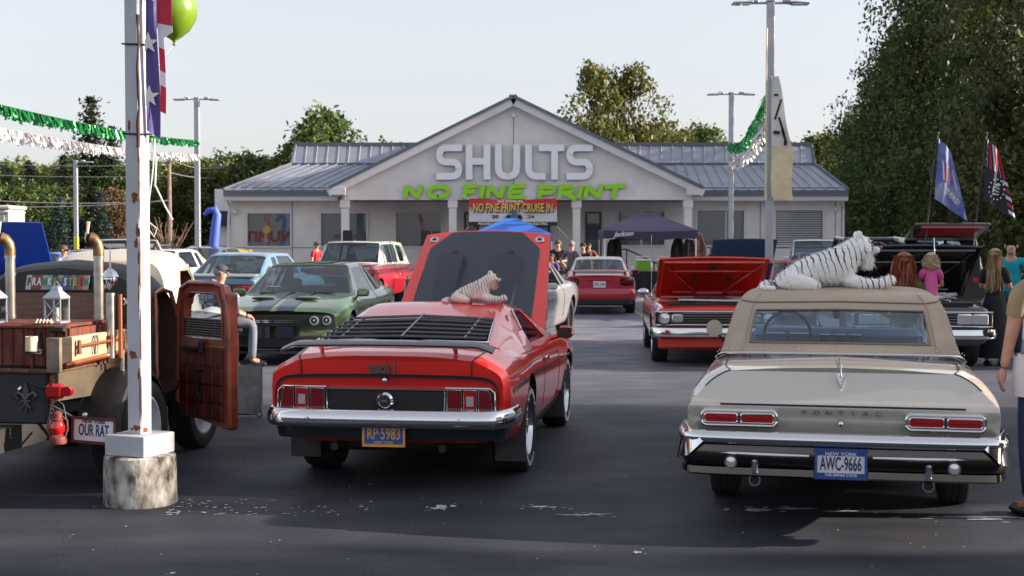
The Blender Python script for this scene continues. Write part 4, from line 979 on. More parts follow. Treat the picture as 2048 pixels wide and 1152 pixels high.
plate(ms, (.0, -.085, .435), 0, None, 'RP·5983', 'NEW YORK', BLP, ORL, frame=ORL, mainsx=.68)
# spoiler
sp = arc([(-.82, .03, 1.03), (-.74, .0, 1.062), (-.66, -.01, 1.074), (0, -.05, 1.085), (.66, -.01, 1.074), (.74, .0, 1.062), (.82, .03, 1.03)], 6)
mb = MB(); pf = [(-.062, -.018), (-.064, -.008), (.0, .010), (.075, .018), (.082, .012), (.02, .000)]
mb.grid([[(x, y-0.04+a+.04, z+b) for a, b in pf] for x, y, z in sp], wrap=True); k = len(sp); mb.f += [tuple(range(6)), tuple(range((k-1)*6, k*6))]; mb.m += [0, 0]
mb.build('rear_spoiler', mat('charcoal spoiler', (.022, .023, .028), .38, coat=.3), ms, smooth=60)
sp2 = MB(); sp2.grid([[(x, y+a, z-.010+b) for a, b in ((-.060, -.014), (.05, -.002))] for x, y, z in sp]); sp2.build('spoiler_underside', RED, ms)
for x in (-.52, .52): MB().tube([(x, .03, 1.06), (x+.01, .06, .985)], [.022, .014], 6).build('spoiler_bracket', CHR, ms); MB().lathe([(.022, 0), (.02, .012)], (x+.01, .06, .985), 10).build('bracket_foot', CHR, ms)
# raised hood: hinged at the cowl
hp = thing('x', None, None) if False else None
hood = MB(); Lh = 1.52
NU, NV = 10, 14
def hoodpt(f, s_): w_ = .78-.10*f; return (s_*w_, f*Lh, .035*(1-s_*s_)-.02*f*abs(s_)**3)
P = np.array([[hoodpt(f, s_) for s_ in np.linspace(-1, 1, NV)] for f in np.linspace(0, 1, NU)]); N = np.zeros(P.shape); N[..., 2] = 1
hood.slab(P, -N, .03)
hd = hood.build('hood', RED, ms, smooth=30, loc=(0, 3.30, .985), rot=(R(36.5), 0, 0))
def hz_(x, f): s_ = x/(.78-.10*f); return .035*(1-s_*s_)-.02*f*abs(s_)**3
poly = [(-.62, 0), (.62, 0), (.60, .82), (.38, .985), (-.38, .985), (-.60, .82)]
bk = MB(); gP = []
for f in np.linspace(.0, .985, 14):
    wd = .62-.02*f if f < .82 else .60-(f-.82)/.165*.22
    gP.append([(x, f*Lh, hz_(x, f)) for x in np.linspace(-wd, wd, 15)])
gN = np.zeros(np.array(gP).shape); gN[..., 2] = 1; bk.slab(gP, gN, .004, off=.002); bk.build('hood_blackout', mat('hood sky tinted black', (.012, .020, .038), .30, coat=.5), hd, smooth=30)  # satin black with the blue sky reflection tinted into its colour
for sd in (-1, 1):
    l_ = [(sd*.635, 0, hz_(.635, 0)+.004)]+[(sd*(.615 if f < .8 else .615-(f-.8)/.185*.225), f*Lh, hz_(.6, f)+.006) for f in (.4, .82, .92, 1.0)]
    MB().tube(l_, .004, 4).build('pinstripe', SATB, hd)
    sc_ = MB(); A = [(.17, .80), (.43, .80), (.40, .62), (.36, .2), (.28, .02), (.21, .2), (.19, .62)]
    gg = []
    for f, a, b, h in ((.02, .25, .36, .002), (.2, .21, .40, .04), (.45, .19, .42, .07), (.62, .18, .43, .088), (.66, .175, .435, .09)):
        gg.append([(sd*(a-.02), f*Lh, hz_(a, f)), (sd*a, f*Lh, hz_(a, f)+h), (sd*(a+b)/2, f*Lh, hz_((a+b)/2, f)+h*1.05), (sd*b, f*Lh, hz_(b, f)+h), (sd*(b+.02), f*Lh, hz_(b, f))])
    sc_.grid(gg); sc_.f.append((20, 21, 22, 23, 24)); sc_.m.append(0); sc_.build('hood_scoop', MATS['hood sky tinted black'], hd, smooth=30)
    MB().prism([(sd*.19, 0), (sd*.42, 0), (sd*.30, .16)], (0, 1.03, hz_(.3, .7)+.008), (1, 0, 0), (0, 1, 0), (0, 0, .004)).build('scoop_recess', BLK, hd, smooth=0)
    k = MB().lathe([(.05, 0), (.048, .010), (.03, .014), (.028, .008), (0, .008)], (sd*.575, 1.40, hz_(.575, .9)+.002), 18).build('hood_lock', CHR, hd)
    MB().box((sd*.575, 1.40, hz_(.575, .9)+.014), (.045, .016, .008)).build('lock_slot', BLK, k, smooth=0)
MB().prism([(-.62, 3.35), (.62, 3.35), (.58, 4.5), (-.58, 4.5)], (0, 0, .955), (1, 0, 0), (0, 1, 0), (0, 0, .012)).build('engine_bay', MATT, ms, smooth=0)
MB().box((0, 3.9, 1.0), (.5, .6, .12), bev=.03).build('air_cleaner', BLK, ms)

# ============================================================ CHAMPAGNE CONVERTIBLE (front row, right)
CHA = paint('champagne metallic', (.62, .58, .52), metal=.45, rough=.30)
VIN = mat('tan vinyl', (.42, .34, .26), .75, var=.06, vscale=5, bump=.4, bscale=220)
pc = thing('convertible_car', 'long champagne convertible with tan soft top, wide tail and chrome bumper', 'car', (P_(1684, 8.65), 8.65, 0), -R(12.3)); pc.scale = (.935, 1, 1)
w_ = 1.0
pr = [[(0, .05, .50), (.66, .05, .50), (.93, .05, .53), (.99, .02, .66), (.985, .0, .79), (.955, .03, .84), (.84, .10, .945), (.74, .13, 1.0), (.4, .125, 1.02), (0, .12, 1.03)],
      [(0, .3, .36), (.7, .3, .36), (.95, .28, .42), (1.015, .26, .62), (1.015, .24, .79), (.985, .24, .86), (.90, .26, .955), (.79, .30, 1.015), (.4, .30, 1.03), (0, .30, 1.04)],
      [(0, 1.4, .26), (.7, 1.4, .26), (.94, 1.4, .32), (1.01, 1.4, .56), (1.015, 1.4, .78), (.985, 1.4, .88), (.92, 1.4, .96), (.84, 1.4, .995), (.4, 1.4, 1.01), (0, 1.4, 1.02)],
      [(0, 2.4, .24), (.7, 2.4, .24), (.93, 2.4, .29), (1.0, 2.4, .55), (1.0, 2.4, .76), (.965, 2.4, .86), (.92, 2.4, .93), (.86, 2.4, .96), (.4, 2.4, .97), (0, 2.4, .97)],
      [(0, 3.5, .24), (.7, 3.5, .24), (.93, 3.5, .29), (.995, 3.5, .55), (.995, 3.5, .76), (.96, 3.5, .85), (.9, 3.5, .92), (.82, 3.5, .96), (.4, 3.5, .98), (0, 3.5, .99)],
      [(0, 4.5, .24), (.7, 4.5, .24), (.93, 4.5, .30), (.99, 4.5, .54), (.99, 4.5, .74), (.95, 4.5, .82), (.88, 4.5, .89), (.8, 4.5, .92), (.4, 4.5, .94), (0, 4.5, .95)],
      [(0, 5.3, .36), (.66, 5.3, .36), (.90, 5.3, .40), (.96, 5.3, .52), (.96, 5.3, .68), (.93, 5.3, .76), (.85, 5.3, .82), (.76, 5.3, .84), (.4, 5.3, .86), (0, 5.3, .87)]]
PCB = Surf(pr, su=(), sv=(5, 7)); mb = MB(); PCB.full(mb, 50, 36); pbody = mb.build('body', CHA, pc, smooth=32)
INTM = mat('blue grey interior', (.16, .21, .28), .6)
cab_cut = MB().box((0, 2.55, .95), (1.56, 2.0, 1.0)).mesh('cutter', INTM, 0)
cut(pbody, [disc_cutter(sd*.68, sd*1.2, yy, .34, .38, 30) for yy in (1.38, 4.42) for sd in (-1, 1)]+[cab_cut])
for sd in (-1, 1):
    for yy in (1.38, 4.42): wheel(pc, sd*.83, yy, .345, .22, 'full', sd)
# soft top: shell round the back window
ps = [[(.905, 1.28, .985), (.86, 1.22, 1.02), (.78, 1.16, 1.03), (.66, 1.13, 1.035), (0, 1.08, 1.04)],
      [(.90, 1.60, .985), (.845, 1.31, 1.09), (.76, 1.25, 1.10), (.655, 1.22, 1.10), (0, 1.18, 1.105)],
      [(.89, 2.0, .985), (.80, 1.60, 1.29), (.72, 1.54, 1.31), (.62, 1.50, 1.315), (0, 1.46, 1.325)],
      [(.885, 2.2, .985), (.765, 1.86, 1.375), (.68, 1.80, 1.415), (.56, 1.78, 1.425), (0, 1.74, 1.438)],
      [(.88, 2.6, .985), (.735, 2.5, 1.40), (.66, 2.5, 1.445), (.54, 2.5, 1.46), (0, 2.5, 1.475)],
      [(.87, 3.3, .985), (.70, 3.08, 1.36), (.62, 3.08, 1.395), (.5, 3.10, 1.41), (0, 3.14, 1.425)]]
PT = Surf(ps, su=(), sv=())
st_ = MB()
for sd in (1, -1):
    for a in ((0, 1, 0, 4), (1, 2, 0, 3), (2, 5, 1, 4), (2, 3.05, 0, 1)):
        P, N = PT.patch(*a, 12, 14, sd); st_.slab(P, -N, .012)
stp = st_.build('soft_top', VIN, pc, smooth=35)
PT.panel(MB(), 1, 2, 3, 4, .003, -.004, 8, 10, 'both').build('rear_window', CG, pc)
for sd in (-1, 1):
    PT.panel(MB(), 3.06, 4.9, .08, .97, .004, -.008, 10, 5, (sd,)).build('side_window', CG, pc)
# window piping + seams
l = edge_path(PT, [(1, 4-.1*i) for i in range(11)]+[(1+.1*i, 3) for i in range(1, 10)]+[(2, 3+.1*i) for i in range(11)], .004); fl = l+[np.array([-p[0], p[1], p[2]]) for p in l[::-1]][1:-1]
MB().tube(fl, .007, 5, closed=True).build('window_piping', mat('brown piping', (.22, .17, .13), .6), stp)
for off_, uu in ((.004, 2.35),):
    l = edge_path(PT, [(uu+.25*max(0, (k-4)/6)**2, 4-.25*k) for k in range(11)], off_); MB().tube([np.array([-p[0], p[1], p[2]]) for p in l[::-1]][:-1]+l, .006, 5).build('seam', mat('brown piping', (.22, .17, .13), .6), stp)
for sd in (-1, 1):
    l = edge_path(PT, [(0+.25*k, 2.72) for k in range(0, 13)], .003); MB().tube([(p[0]*sd, p[1], p[2]) for p in l], .004, 4).build('seam', mat('tan piping', (.36, .29, .22), .7), stp)
l = edge_path(PT, [(.02, 4-.4*k) for k in range(11)], .01); bl = [np.array([-p[0], p[1], p[2]]) for p in l[::-1]][:-1]+l
MB().tube([(p[0], p[1], p[2]-.008) for p in bl], .008, 6).build('top_rail', CHR, pc)
for k in range(1, len(bl)-1):
    MB().ell(bl[k]+np.array([0, .012, .022]), (.005, .005, .005), 8, 6).build('snap', CHR, stp)
# windscreen frame + interior
MB().tube([(-.82, 3.62, .97), (-.70, 3.16, 1.37), (0, 3.2, 1.41), (.70, 3.16, 1.37), (.82, 3.62, .97)], .025, 6).build('windscreen_frame', CHR, pc)
q = np.array([[(-.80, 3.62, .98), (-.69, 3.17, 1.37)], [(0, 3.72, .98), (0, 3.21, 1.40)], [(.80, 3.62, .98), (.69, 3.17, 1.37)]]); nn = np.zeros(q.shape); nn[..., 1] = 1
MB().slab(q, nn, .004).build('windscreen', CG, pc)
ds = MB(); ds.box((0, 3.38, .98), (1.5, .3, .2), bev=.05); da = ds.build('dashboard', INTM, pc)
for x in (-.10, .03, .16): MB().box((x, 3.222, .995), (.105, .01, .085), bev=.004).build('gauge_bezel', CHR, da); MB().box((x, 3.214, .995), (.088, .01, .068)).build('gauge_face', BLK, da, smooth=0)
MB().box((.48, 3.222, 1.02), (.5, .01, .012)).build('dash_trim', CHR, da); MB().box((.48, 3.222, .955), (.5, .01, .008)).build('dash_trim', CHR, da); MB().box((.73, 3.222, .985), (.012, .01, .09)).build('dash_trim', CHR, da)
for i_, (x, yb2, w2) in enumerate(((-.40, 2.45, .68), (.40, 2.45, .68))):
    s_ = MB(); s_.box((x, 2.75, .62), (w2, .6, .2), bev=.06); s_.box((x, 2.42, .80), (w2, .16, .46), rx=-.2, bev=.06); s_.build('front_seat', INTM, pc)
s_ = MB(); s_.box((0, 1.78, .62), (1.4, .5, .2), bev=.06); s_.box((0, 1.58, .78), (1.4, .14, .42), rx=-.2, bev=.06); s_.build('rear_seat', INTM, pc)
swc = Vector((-.42, 2.98, 1.05)); th = [swc+Vector((.20*math.cos(a), .20*math.sin(a)*.42, .20*math.sin(a)*.9)) for a in np.linspace(0, 2*math.pi, 25)[:-1]]
sw = MB().tube(th, .013, 6, closed=True).build('steering_wheel', BLK, pc)
MB().tube([th[0], swc, th[12]], .010, 5).build('spoke', CHR, sw); MB().tube([swc, swc+Vector((0, .3, -.18))], .03, 8).build('column', INTM, sw)
MB().box((0, 3.1, 1.31), (.20, .02, .06), bev=.01).build('interior_mirror', BLK, pc); MB().ell((0.0, 3.05, 1.22), (.035, .03, .045)).build('hanging_dice', MATT, pc)
# trunk lid gaps, crease, emblem
for sd in (-1, 1):
    l = edge_path(PCB, [(.0, 5.6+.24*k) for k in range(7)]+[(.05+.14*k, 7.06) for k in range(12)], .0015); MB().tube([(p[0]*sd, p[1], p[2]) for p in l], .005, 4).build('lid_gap', BLK, pc)
l = edge_path(PCB, [(0, 5.62+.5*k) for k in range(9)], .003); l = [np.array([p[0]*(1-.0*k), p[1], min(p[2], 2)]) for k, p in enumerate(l)]
MB().box((0, -.008, .805), (1.56, .012, .010)).build('lid_gap', BLK, pc, smooth=0)
MB().tube([(0, .095, .98), (0, .125, 1.028), (0, .30, 1.042), (0, .9, 1.042)], [.004, .010, .008, .004], 6).build('lid_crease', CHA, pc)
mb = MB()
for sd in (-1, 1): mb.tube([(sd*.028, .088, 1.0), (0, .048, .935)], .006, 5); mb.tube([(sd*.017, .085, 1.0), (0, .052, .955)], .004, 5)
mb.build('v_emblem', CHR, pc)
for sd in (-1, 1):   # sculpted fender point above each lamp
    pass
# lamps
for sd in (-1, 1):
    cx = sd*.655; z = .722
    b_ = MB().prism(rrect(.50, .105, .035), (cx, .02, z), (1, 0, 0), (0, 0, 1), (0, -.055, 0)).build('lamp_housing', CHA, pc, smooth=30)
    MB().tube([(cx+x, -.037, z+y) for x, y in rrect(.49, .094, .033)], .008, 6, closed=True).build('lamp_trim', CHR, pc)
    for k in (-1, 1):
        x = cx+k*.118; o = MB().prism(rrect(.205, .05, .012), (x, -.034, z), (1, 0, 0), (0, 0, 1), (0, -.012, 0)).build('tail_light', REDL, pc, smooth=30)
        MB().tube([(x+a, -.042, z+b) for a, b in rrect(.212, .057, .014)], .006, 6, closed=True).build('lens_trim', CHR, o)
        MB().box((x, -.0475, z), (.17, .004, .006)).build('lens_bar', REDD, o, smooth=0)
    MB().prism(rrect(.012, .06, .004), (cx, -.036, z), (1, 0, 0), (0, 0, 1), (0, -.01, 0)).build('lamp_divider', BLK, pc, smooth=0)
for i, ch in enumerate('PONTIAC'): text('letter', ch, .038, pc, ((i-3)*.078, -.012, .765), (R(90), 0, 0), CHR, .004, 1.25, .001)
dials(pc, 'trunk_lock', 0, -.008, .70, .018, CHR)
# big chrome bumper
PR = [(0, .565), (.035, .575), (.05, .60), (.045, .635), (.02, .652), (-.03, .652), (-.05, .60), (-.04, .565)]
bpp = arc([(-1.02, .50), (-1.022, .2), (-1.005, .02), (-.94, -.09), (-.5, -.12), (0, -.125), (.5, -.12), (.94, -.09), (1.005, .02), (1.022, .2), (1.02, .5)], 4)
bm_ = sweep(bpp, PR).build('rear_bumper', CHR, pc, smooth=50)
sweep(bpp[4:-4], [(0, .43), (.02, .44), (.035, .50), (.02, .566), (-.03, .566), (-.04, .43)]).build('bumper_lower', mat('dark chrome', (.10, .09, .085), .14, 1.), pc, smooth=50)
sweep(bpp[6:-6], [(.0, .375), (.025, .39), (.02, .43), (-.03, .43), (-.04, .38)]).build('bumper_skirt', mat('dark chrome', (.10, .09, .085), .14, 1.), pc, smooth=50)
for sd in (-1, 1):
    MB().tube([(sd*.20, -.150, .515), (sd*.52, -.150, .515), (sd*.80, -.13, .52)], [.010, .014, .008], 6).build('bumper_rib', CHR, bm_)
    e_ = MB(); e_.add([(sd*1.03, .22, .70), (sd*1.02, .0, .69), (sd*.97, -.115, .655), (sd*.88, -.160, .59), (sd*.98, -.15, .50), (sd*1.07, .0, .46), (sd*1.09, .25, .50), (sd*1.02, -.075, .71)], [(0, 1, 5, 6), (1, 7, 4, 5), (7, 2, 3), (7, 3, 4)])
    e_.build('bumper_end', CHR, pc, smooth=75)
    lp = dials(pc, 'reverse_light', sd*.70, -.13, .465, .036, CLR, rim=CHR)
    MB().tube([(sd*.545, .6, .33), (sd*.55, -.06, .345)], .040, 12).build('exhaust_tip', CHR, pc); MB().lathe([(.03, 0), (.03, -.003)], (sd*.55, -.062, .345), 12, 'y').build('exhaust_bore', MATT, pc)
    MB().box((sd*.545, -.145, .44), (.045, .03, .09), bev=.01).build('bumper_guard', CHR, pc)
rc = MB().box((0, -.125, .475), (.36, .05, .19), bev=.012).build('plate_recess', MATT, pc)
PLB = mat('plate blue border', (.03, .08, .30), .4); PLW = mat('plate white', (.72, .72, .76), .4); PNV = mat('plate navy letters', (.02, .03, .12), .4)
p = plate(pc, (0, -.160, .475), 0, None, 'AWC-9666', None, PLW, PNV, mainsx=.48, frame=PLB)
for z in (.062, -.066): MB().box((0, -.0015, z), (.296, .003, .024)).build('plate_band', PLB, p, smooth=0)
text('lettering', 'NEW YORK', .03, p, (0, -.004, .061), (R(90), 0, 0), PLW, .001, 1.25, .0006); text('lettering', 'THE EMPIRE STATE', .022, p, (0, -.004, -.067), (R(90), 0, 0), PLW, .001, 1.1, .0004)
MB().box((0, 2.6, .33), (1.3, 3.6, .14)).build('underbody', MATT, pc, smooth=0)
for sd in (-1,):
    dm = MB().lathe([(.075, 0), (.07, .03), (.03, .06), (.001, .065)], (sd*1.08, 3.3, 1.07), 18, 'y', caps=False).build('door_mirror', CHR, pc); MB().tube([(sd*.97, 3.34, .93), (sd*1.06, 3.34, 1.03)], .012, 6).build('stalk', CHR, dm)
    MB().lathe([(.073, 0), (.001, 0)], (sd*1.08, 3.298, 1.07), 18, 'y', caps=False).build('mirror_glass', mat('mirror cream', (.62, .56, .45), .25, .3), dm)

# ============================================================ SECOND ROW AND BEYOND
def px_place(px, D, z=0): return (P_(px, D), D, z)
GRNP = paint('dark green metallic', (.09, .175, .075), metal=.35, rough=.3); NAVY = mat('navy stripe', (.012, .016, .04), .35, coat=.6)
def muscle(name, label, loc, rz, colm, stripes, r_=.355):
    L, W = 4.98, 1.96
    body = [[(0, .06, .40), (.7, .06, .40), (.88, .05, .45), (.93, .02, .70), (.90, .0, .90), (.85, .02, .97), (.75, .03, 1.0), (.4, .02, 1.02), (0, .01, 1.02)],
            [(0, .5, .26), (.7, .5, .26), (.90, .5, .32), (.98, .5, .66), (.965, .5, .88), (.91, .5, .96), (.80, .5, 1.02), (.4, .5, 1.04), (0, .5, 1.04)],
            [(0, 1.1, .22), (.7, 1.1, .22), (.92, 1.1, .30), (1.0, 1.1, .64), (.99, 1.1, .87), (.93, 1.1, .96), (.82, 1.1, 1.0), (.4, 1.1, 1.02), (0, 1.1, 1.02)],
            [(0, 2.4, .20), (.7, 2.4, .20), (.89, 2.4, .26), (.95, 2.4, .6), (.955, 2.4, .82), (.90, 2.4, .93), (.80, 2.4, .97), (.4, 2.4, .98), (0, 2.4, .98)],
            [(0, 3.5, .20), (.7, 3.5, .20), (.91, 3.5, .27), (.965, 3.5, .6), (.965, 3.5, .82), (.91, 3.5, .93), (.82, 3.5, .965), (.4, 3.5, .99), (0, 3.5, 1.0)],
            [(0, 4.1, .20), (.7, 4.1, .20), (.93, 4.1, .28), (.99, 4.1, .6), (.98, 4.1, .80), (.92, 4.1, .89), (.80, 4.1, .93), (.4, 4.1, .95), (0, 4.1, .955)],
            [(0, 4.72, .22), (.66, 4.72, .22), (.86, 4.68, .28), (.945, 4.66, .52), (.935, 4.68, .70), (.90, 4.70, .78), (.76, 4.74, .83), (.4, 4.78, .85), (0, 4.80, .855)],
            [(0, 4.94, .26), (.60, 4.92, .26), (.80, 4.84, .30), (.88, 4.80, .50), (.88, 4.82, .66), (.86, 4.84, .73), (.74, 4.90, .77), (.4, 4.96, .785), (0, 4.98, .79)]]
    g_ = gh(W, .95, 1.46, (3.42, 2.62, 1.75, 1.35, .55), tw=.64, bw=.90)
    c = Car(name, label, loc, rz, W, L, body, g_, colm, r=r_, tw=.27, yr=1.05, yf=4.0, rim='ten', rimcol=mat('dark rim', (.06, .06, .065), .3, .8))
    F_ = 4.86
    # face: black grille band, lamps, lower intake, splitter
    band = [(-.87, 4.80), (-.74, 4.90), (-.4, 4.97), (0, 4.99), (.4, 4.97), (.74, 4.90), (.87, 4.80)]
    sweep([(x, y+.012) for x, y in band][::-1], [(0, .57), (0, .73), (-.03, .735), (-.03, .565)]).build('grille', MATT, c.root)
    for sd in (-1, 1):
        for x in (.60, .77):
            y = 4.97-(x-.4)*.36+.035
            h = dials(c.root, 'headlight', sd*x, y+.01, .655, .066, mat('lamp dark', (.03, .03, .03), .2, .3), d=.02); MB().lathe([(.066, .03), (.064, .045), (.046, .045), (.046, .03)], (sd*x, y, .655), 22, 'y', caps=False).build('halo_ring', mat('halo ring', (.55, .55, .58), .3), h)
            MB().ell((sd*x, y+.02, .655), (.028, .02, .028), 10, 6).build('projector', CLR, h)
    mb = sweep([(x*.86, y-.02) for x, y in band][::-1], [(0, .26), (.02, .40), (-.03, .42), (-.03, .25)]); mb.build('lower_intake', MATT, c.root)
    sweep([(x*1.04, y+.03) for x, y in band][::-1], [(.0, .17), (.04, .175), (.0, .21), (-.2, .21), (-.2, .17)]).build('splitter', BLK, c.root)
    for sd in (-1, 1):
        MB().tube([(sd*.80, 4.86, .40), (sd*.64, 4.93, .30), (sd*.40, 4.98, .285)], .010, 5).build('intake_trim', GRNP if stripes else CHR, c.root)
        MB().lathe([(1, 0), (.9, .05), (.001, .06)], (0, 0, 0), 18).build('x', BLK, c.root) if False else None
        n_ = MB(); n_.ell((0, 0, 0), (.18, .05, .02), 16, 6); n_.build('hood_nostril', MATT, c.root, loc=(sd*.33, 4.30, .948), rot=(R(-6), 0, 0))
        n_ = MB(); n_.ell((0, 0, 0), (.20, .16, .035), 16, 6); n_.build('nostril_cowl', colm, c.root, loc=(sd*.33, 4.13, .945), rot=(R(-4), 0, 0))
        c.B.panel(MB(), 2.6, 2.62, 2.4, 6, .002, .0005, 2, 10, (sd,)).build('door_gap', BLK, c.root); c.B.panel(MB(), 4.02, 4.04, 2.4, 6, .002, .0005, 2, 10, (sd,)).build('door_gap', BLK, c.root)
    for k in (-1, 1): MB().box((k*.2, 5.0, .63), (.36, .01, .012)).build('grille_bar', CHR, c.root); MB().box((k*.2, 5.0, .655), (.36, .01, .008)).build('grille_bar', CHR, c.root)
    text('lettering', 'SRT', .05, c.root, (-.42, 4.995, .65), (R(90), 0, math.pi), CHR, .003, 1.3, .001)
    c.mirror(.90, 3.25, 1.0, colm)
    MB().box((.40, 3.30, 1.075), (.2, .01, .06), rx=-1.0).build('paper_sticker', WHT, c.root)
    MB().tube([(-.6, 3.50, 1.0), (.1, 3.52, 1.01)], .008, 5).build('wiper', BLK, c.root); MB().tube([(.0, 3.56, 1.0), (.6, 3.48, 1.0)], .008, 5).build('wiper', BLK, c.root)
    if stripes:
        for a, b in ((.05, .30),):
            for sd in (-1, 1):
                for S_, u0, u1 in ((c.B, 4.0, 7.0), (c.G, 1.0, 3.0)):
                    nv = S_.nv-1; U = np.linspace(u0, u1, 30); V = np.linspace(nv-2.2 if S_ is c.B else nv-1.2, nv, 60); G3 = S_.ev(U, V); rowsP = []
                    for rr in G3:
                        xs = rr[:, 0][::-1]; rowsP.append([[sd*x, np.interp(x, xs, rr[:, 1][::-1]), np.interp(x, xs, rr[:, 2][::-1])+.007] for x in np.linspace(a, b, 4)])
                    P = np.array(rowsP); N = np.zeros(P.shape); N[..., 2] = 1; N[..., 1] = 0.25 if S_ is c.B else 0
                    MB().slab(P, N, .003).build('racing_stripe', NAVY, c.root, smooth=30)
                MB().prism([(sd*a, .40), (sd*b, .40), (sd*b, .565), (sd*a, .565)], (0, 4.985, 0), (1, 0, 0), (0, 0, 1), (0, .006, 0)).build('racing_stripe', NAVY, c.root, smooth=0)
    return c
gc_ = muscle('muscle_coupe', 'dark green modern muscle coupe with twin navy stripes, facing the camera', (-3.03, 25.55, 0), math.pi+R(-5), GRNP, True)
SILV = paint('silver paint', (.46, .46, .47), metal=.4, rough=.3)
sc_ = muscle('muscle_coupe', 'silver modern muscle coupe with black wheels, half hidden behind the raised red hood', (.42, 28.6, 0), math.pi+R(-12), SILV, False)
# red convertible with white top
CRI = paint('crimson paint', (.42, .012, .03), rough=.3)
c = Car('convertible_car', 'crimson nineties convertible with white soft top and rear spoiler, rear view', (P_(1199, 34.6), 34.6, 0), -R(3), 1.82, 4.6,
        rows(4.6, 1.82, .30, .94, .92, .82, 1.0, 3.6, tailw=.93, tail=.4), gh(1.82, .93, 1.40, (3.25, 2.6, 1.7, 1.35, .75), tw=.64, bw=.86), CRI, mat('white canvas', (.72, .70, .66), .8), r=.33, tw=.24, yr=.98, yf=3.6, rim='mag')
MB().box((0, .02, .20+.12), (1.6, .25, .18), bev=.04).build('lower_valance', MATT, c.root)
sw_ = arc([(-.80, .16, .97), (-.7, .06, 1.05), (0, .0, 1.07), (.7, .06, 1.05), (.80, .16, .97)], 5)
mb = MB(); mb.grid([[(x, y+a, z+b) for a, b in ((-.06, 0), (0, .03), (.09, .015), (.05, -.01))] for x, y, z in sw_], wrap=True); mb.build('rear_spoiler', CRI, c.root)
for x in (-.62, .62): MB().box((x, .08, 1.0), (.07, .1, .1), bev=.02).build('spoiler_bracket', CRI, c.root)
MB().box((0, .09, 1.012), (1.15, .1, .03)).build('brake_light_bar', mat('pale trim', (.6, .6, .6), .4), c.root)
for sd in (-1, 1): MB().box((sd*.66, .0, .80), (.34, .09, .17), bev=.04).build('tail_light', mat('smoked lens', (.05, .01, .012), .12, coat=1), c.root)
MB().box((0, -.005, .84), (.72, .04, .03), bev=.01).build('plate_lip', CRI, c.root)
plate(c.root, (0, -.03, .74), 0, None, 'HPE-1944', None, PLW, mat('plate grey letters', (.2, .22, .25), .5), mainsx=.62)
sweep(arc([(-.86, .45), (-.86, .08), (-.7, -.05), (0, -.08), (.7, -.05), (.86, .08), (.86, .45)], 3), [(0, .36), (.03, .42), (.03, .58), (0, .64), (-.05, .64), (-.05, .36)]).build('rear_bumper', CRI, c.root)
c.mirror(.88, 3.0, .98, CRI)
# red seventies coupe with raised hood (front view)
SCA = paint('scarlet paint', (.60, .03, .012), rough=.3)
c = Car('classic_coupe', 'scarlet seventies coupe facing the camera with its hood propped open', (P_(1432, 20.4)+.25, 25.1, 0), math.pi+R(-3), 1.80, 4.7,
        rows(4.7, 1.80, .30, .90, .90, .86, 1.0, 3.75, nosew=.97, nose=.4, square=.6), gh(1.8, .90, 1.33, (3.2, 2.6, 1.6, 1.1, .5), tw=.66), SCA, r=.33, tw=.24, yr=.98, yf=3.8, rim='steel')
rt = c.root
def chrome_face(rt, L, z0, z1, w, zb0, zb1, lampx, lampr, sq, mats=(CHR,)):
    g_ = MB().box((0, L+.012, (z0+z1)/2), (w*2, .05, z1-z0), bev=.01).build('grille', MATT, rt, smooth=0)
    for k in range(5): MB().box((0, L+.045, z0+(z1-z0)*(k+.5)/5), (w*1.1, .015, .012)).build('grille_bar', CHR, g_, smooth=0)
    MB().tube([(-w, L+.045, z0), (w, L+.045, z0), (w, L+.045, z1), (-w, L+.045, z1)], .012, 6, closed=True).build('grille_frame', CHR, g_)
    for sd in (-1, 1):
        for x in lampx: dials(rt, 'headlight', sd*x, L+.03, (z0+z1)/2, lampr, CLR, d=.05, rim=CHR)
        for x in sq: MB().box((sd*x, L+.04, (z0+z1)/2), (.17, .05, .13), bev=.02).build('parking_light', CLR, rt)
    if zb1: sweep(arc([(w*1.05, L-.3), (w*1.03, L-.02), (w*.8, L+.10), (0, L+.13), (-w*.8, L+.10), (-w*1.03, L-.02), (-w*1.05, L-.3)], 4), [(0, zb0), (.03, zb0+.02), (.035, (zb0+zb1)/2), (.02, zb1), (-.03, zb1), (-.03, zb0)]).build('front_bumper', CHR, rt, smooth=50)
chrome_face(rt, 4.7, .60, .79, .87, .42, .56, (.74,), .085, (.555,))
MB().box((0, 4.68, .34), (1.66, .1, .17), bev=.03).build('front_valance', SCA, rt)
def open_hood(rt, y, z, w, Lh, deg, m, mi_, ribs=True, under=None):
    h = MB(); P = np.array([[(x, f*Lh, .03*(1-(x/w)**2)) for x in np.linspace(-w, w, 9)] for f in np.linspace(0, 1, 5)]); N = np.zeros(P.shape); N[..., 2] = -1
    h.slab(P, N, .025); ho = h.build('hood', m, rt, smooth=30, loc=(0, y, z), rot=(R(deg), 0, 0))
    if ribs:
        r_ = MB().tube([(-w*.92, .06, -.03), (w*.92, .06, -.03), (w*.9, Lh*.95, -.03), (-w*.9, Lh*.95, -.03)], .028, 6, closed=True)
        r_.tube([(-w*.9, Lh*.9, -.03), (-.25*w, .2, -.035), (.25*w, .2, -.035), (w*.9, Lh*.9, -.03)], .022, 6); r_.tube([(-w*.8, Lh*.72, -.03), (w*.8, Lh*.72, -.03)], .02, 6); r_.tube([(-w*.7, .22, -.03), (w*.7, .22, -.03)], .02, 6)
        r_.build('hood_frame', mi_, ho)
        MB().box((0, Lh*.88, -.05), (.08, .12, .06), bev=.01).build('hood_latch', MATT, ho); [MB().box((k*.33*w, Lh*.55, -.04), (.1, .04, .03)).build('hood_slot', MATT, ho) for k in (-1, 1)]
    return ho
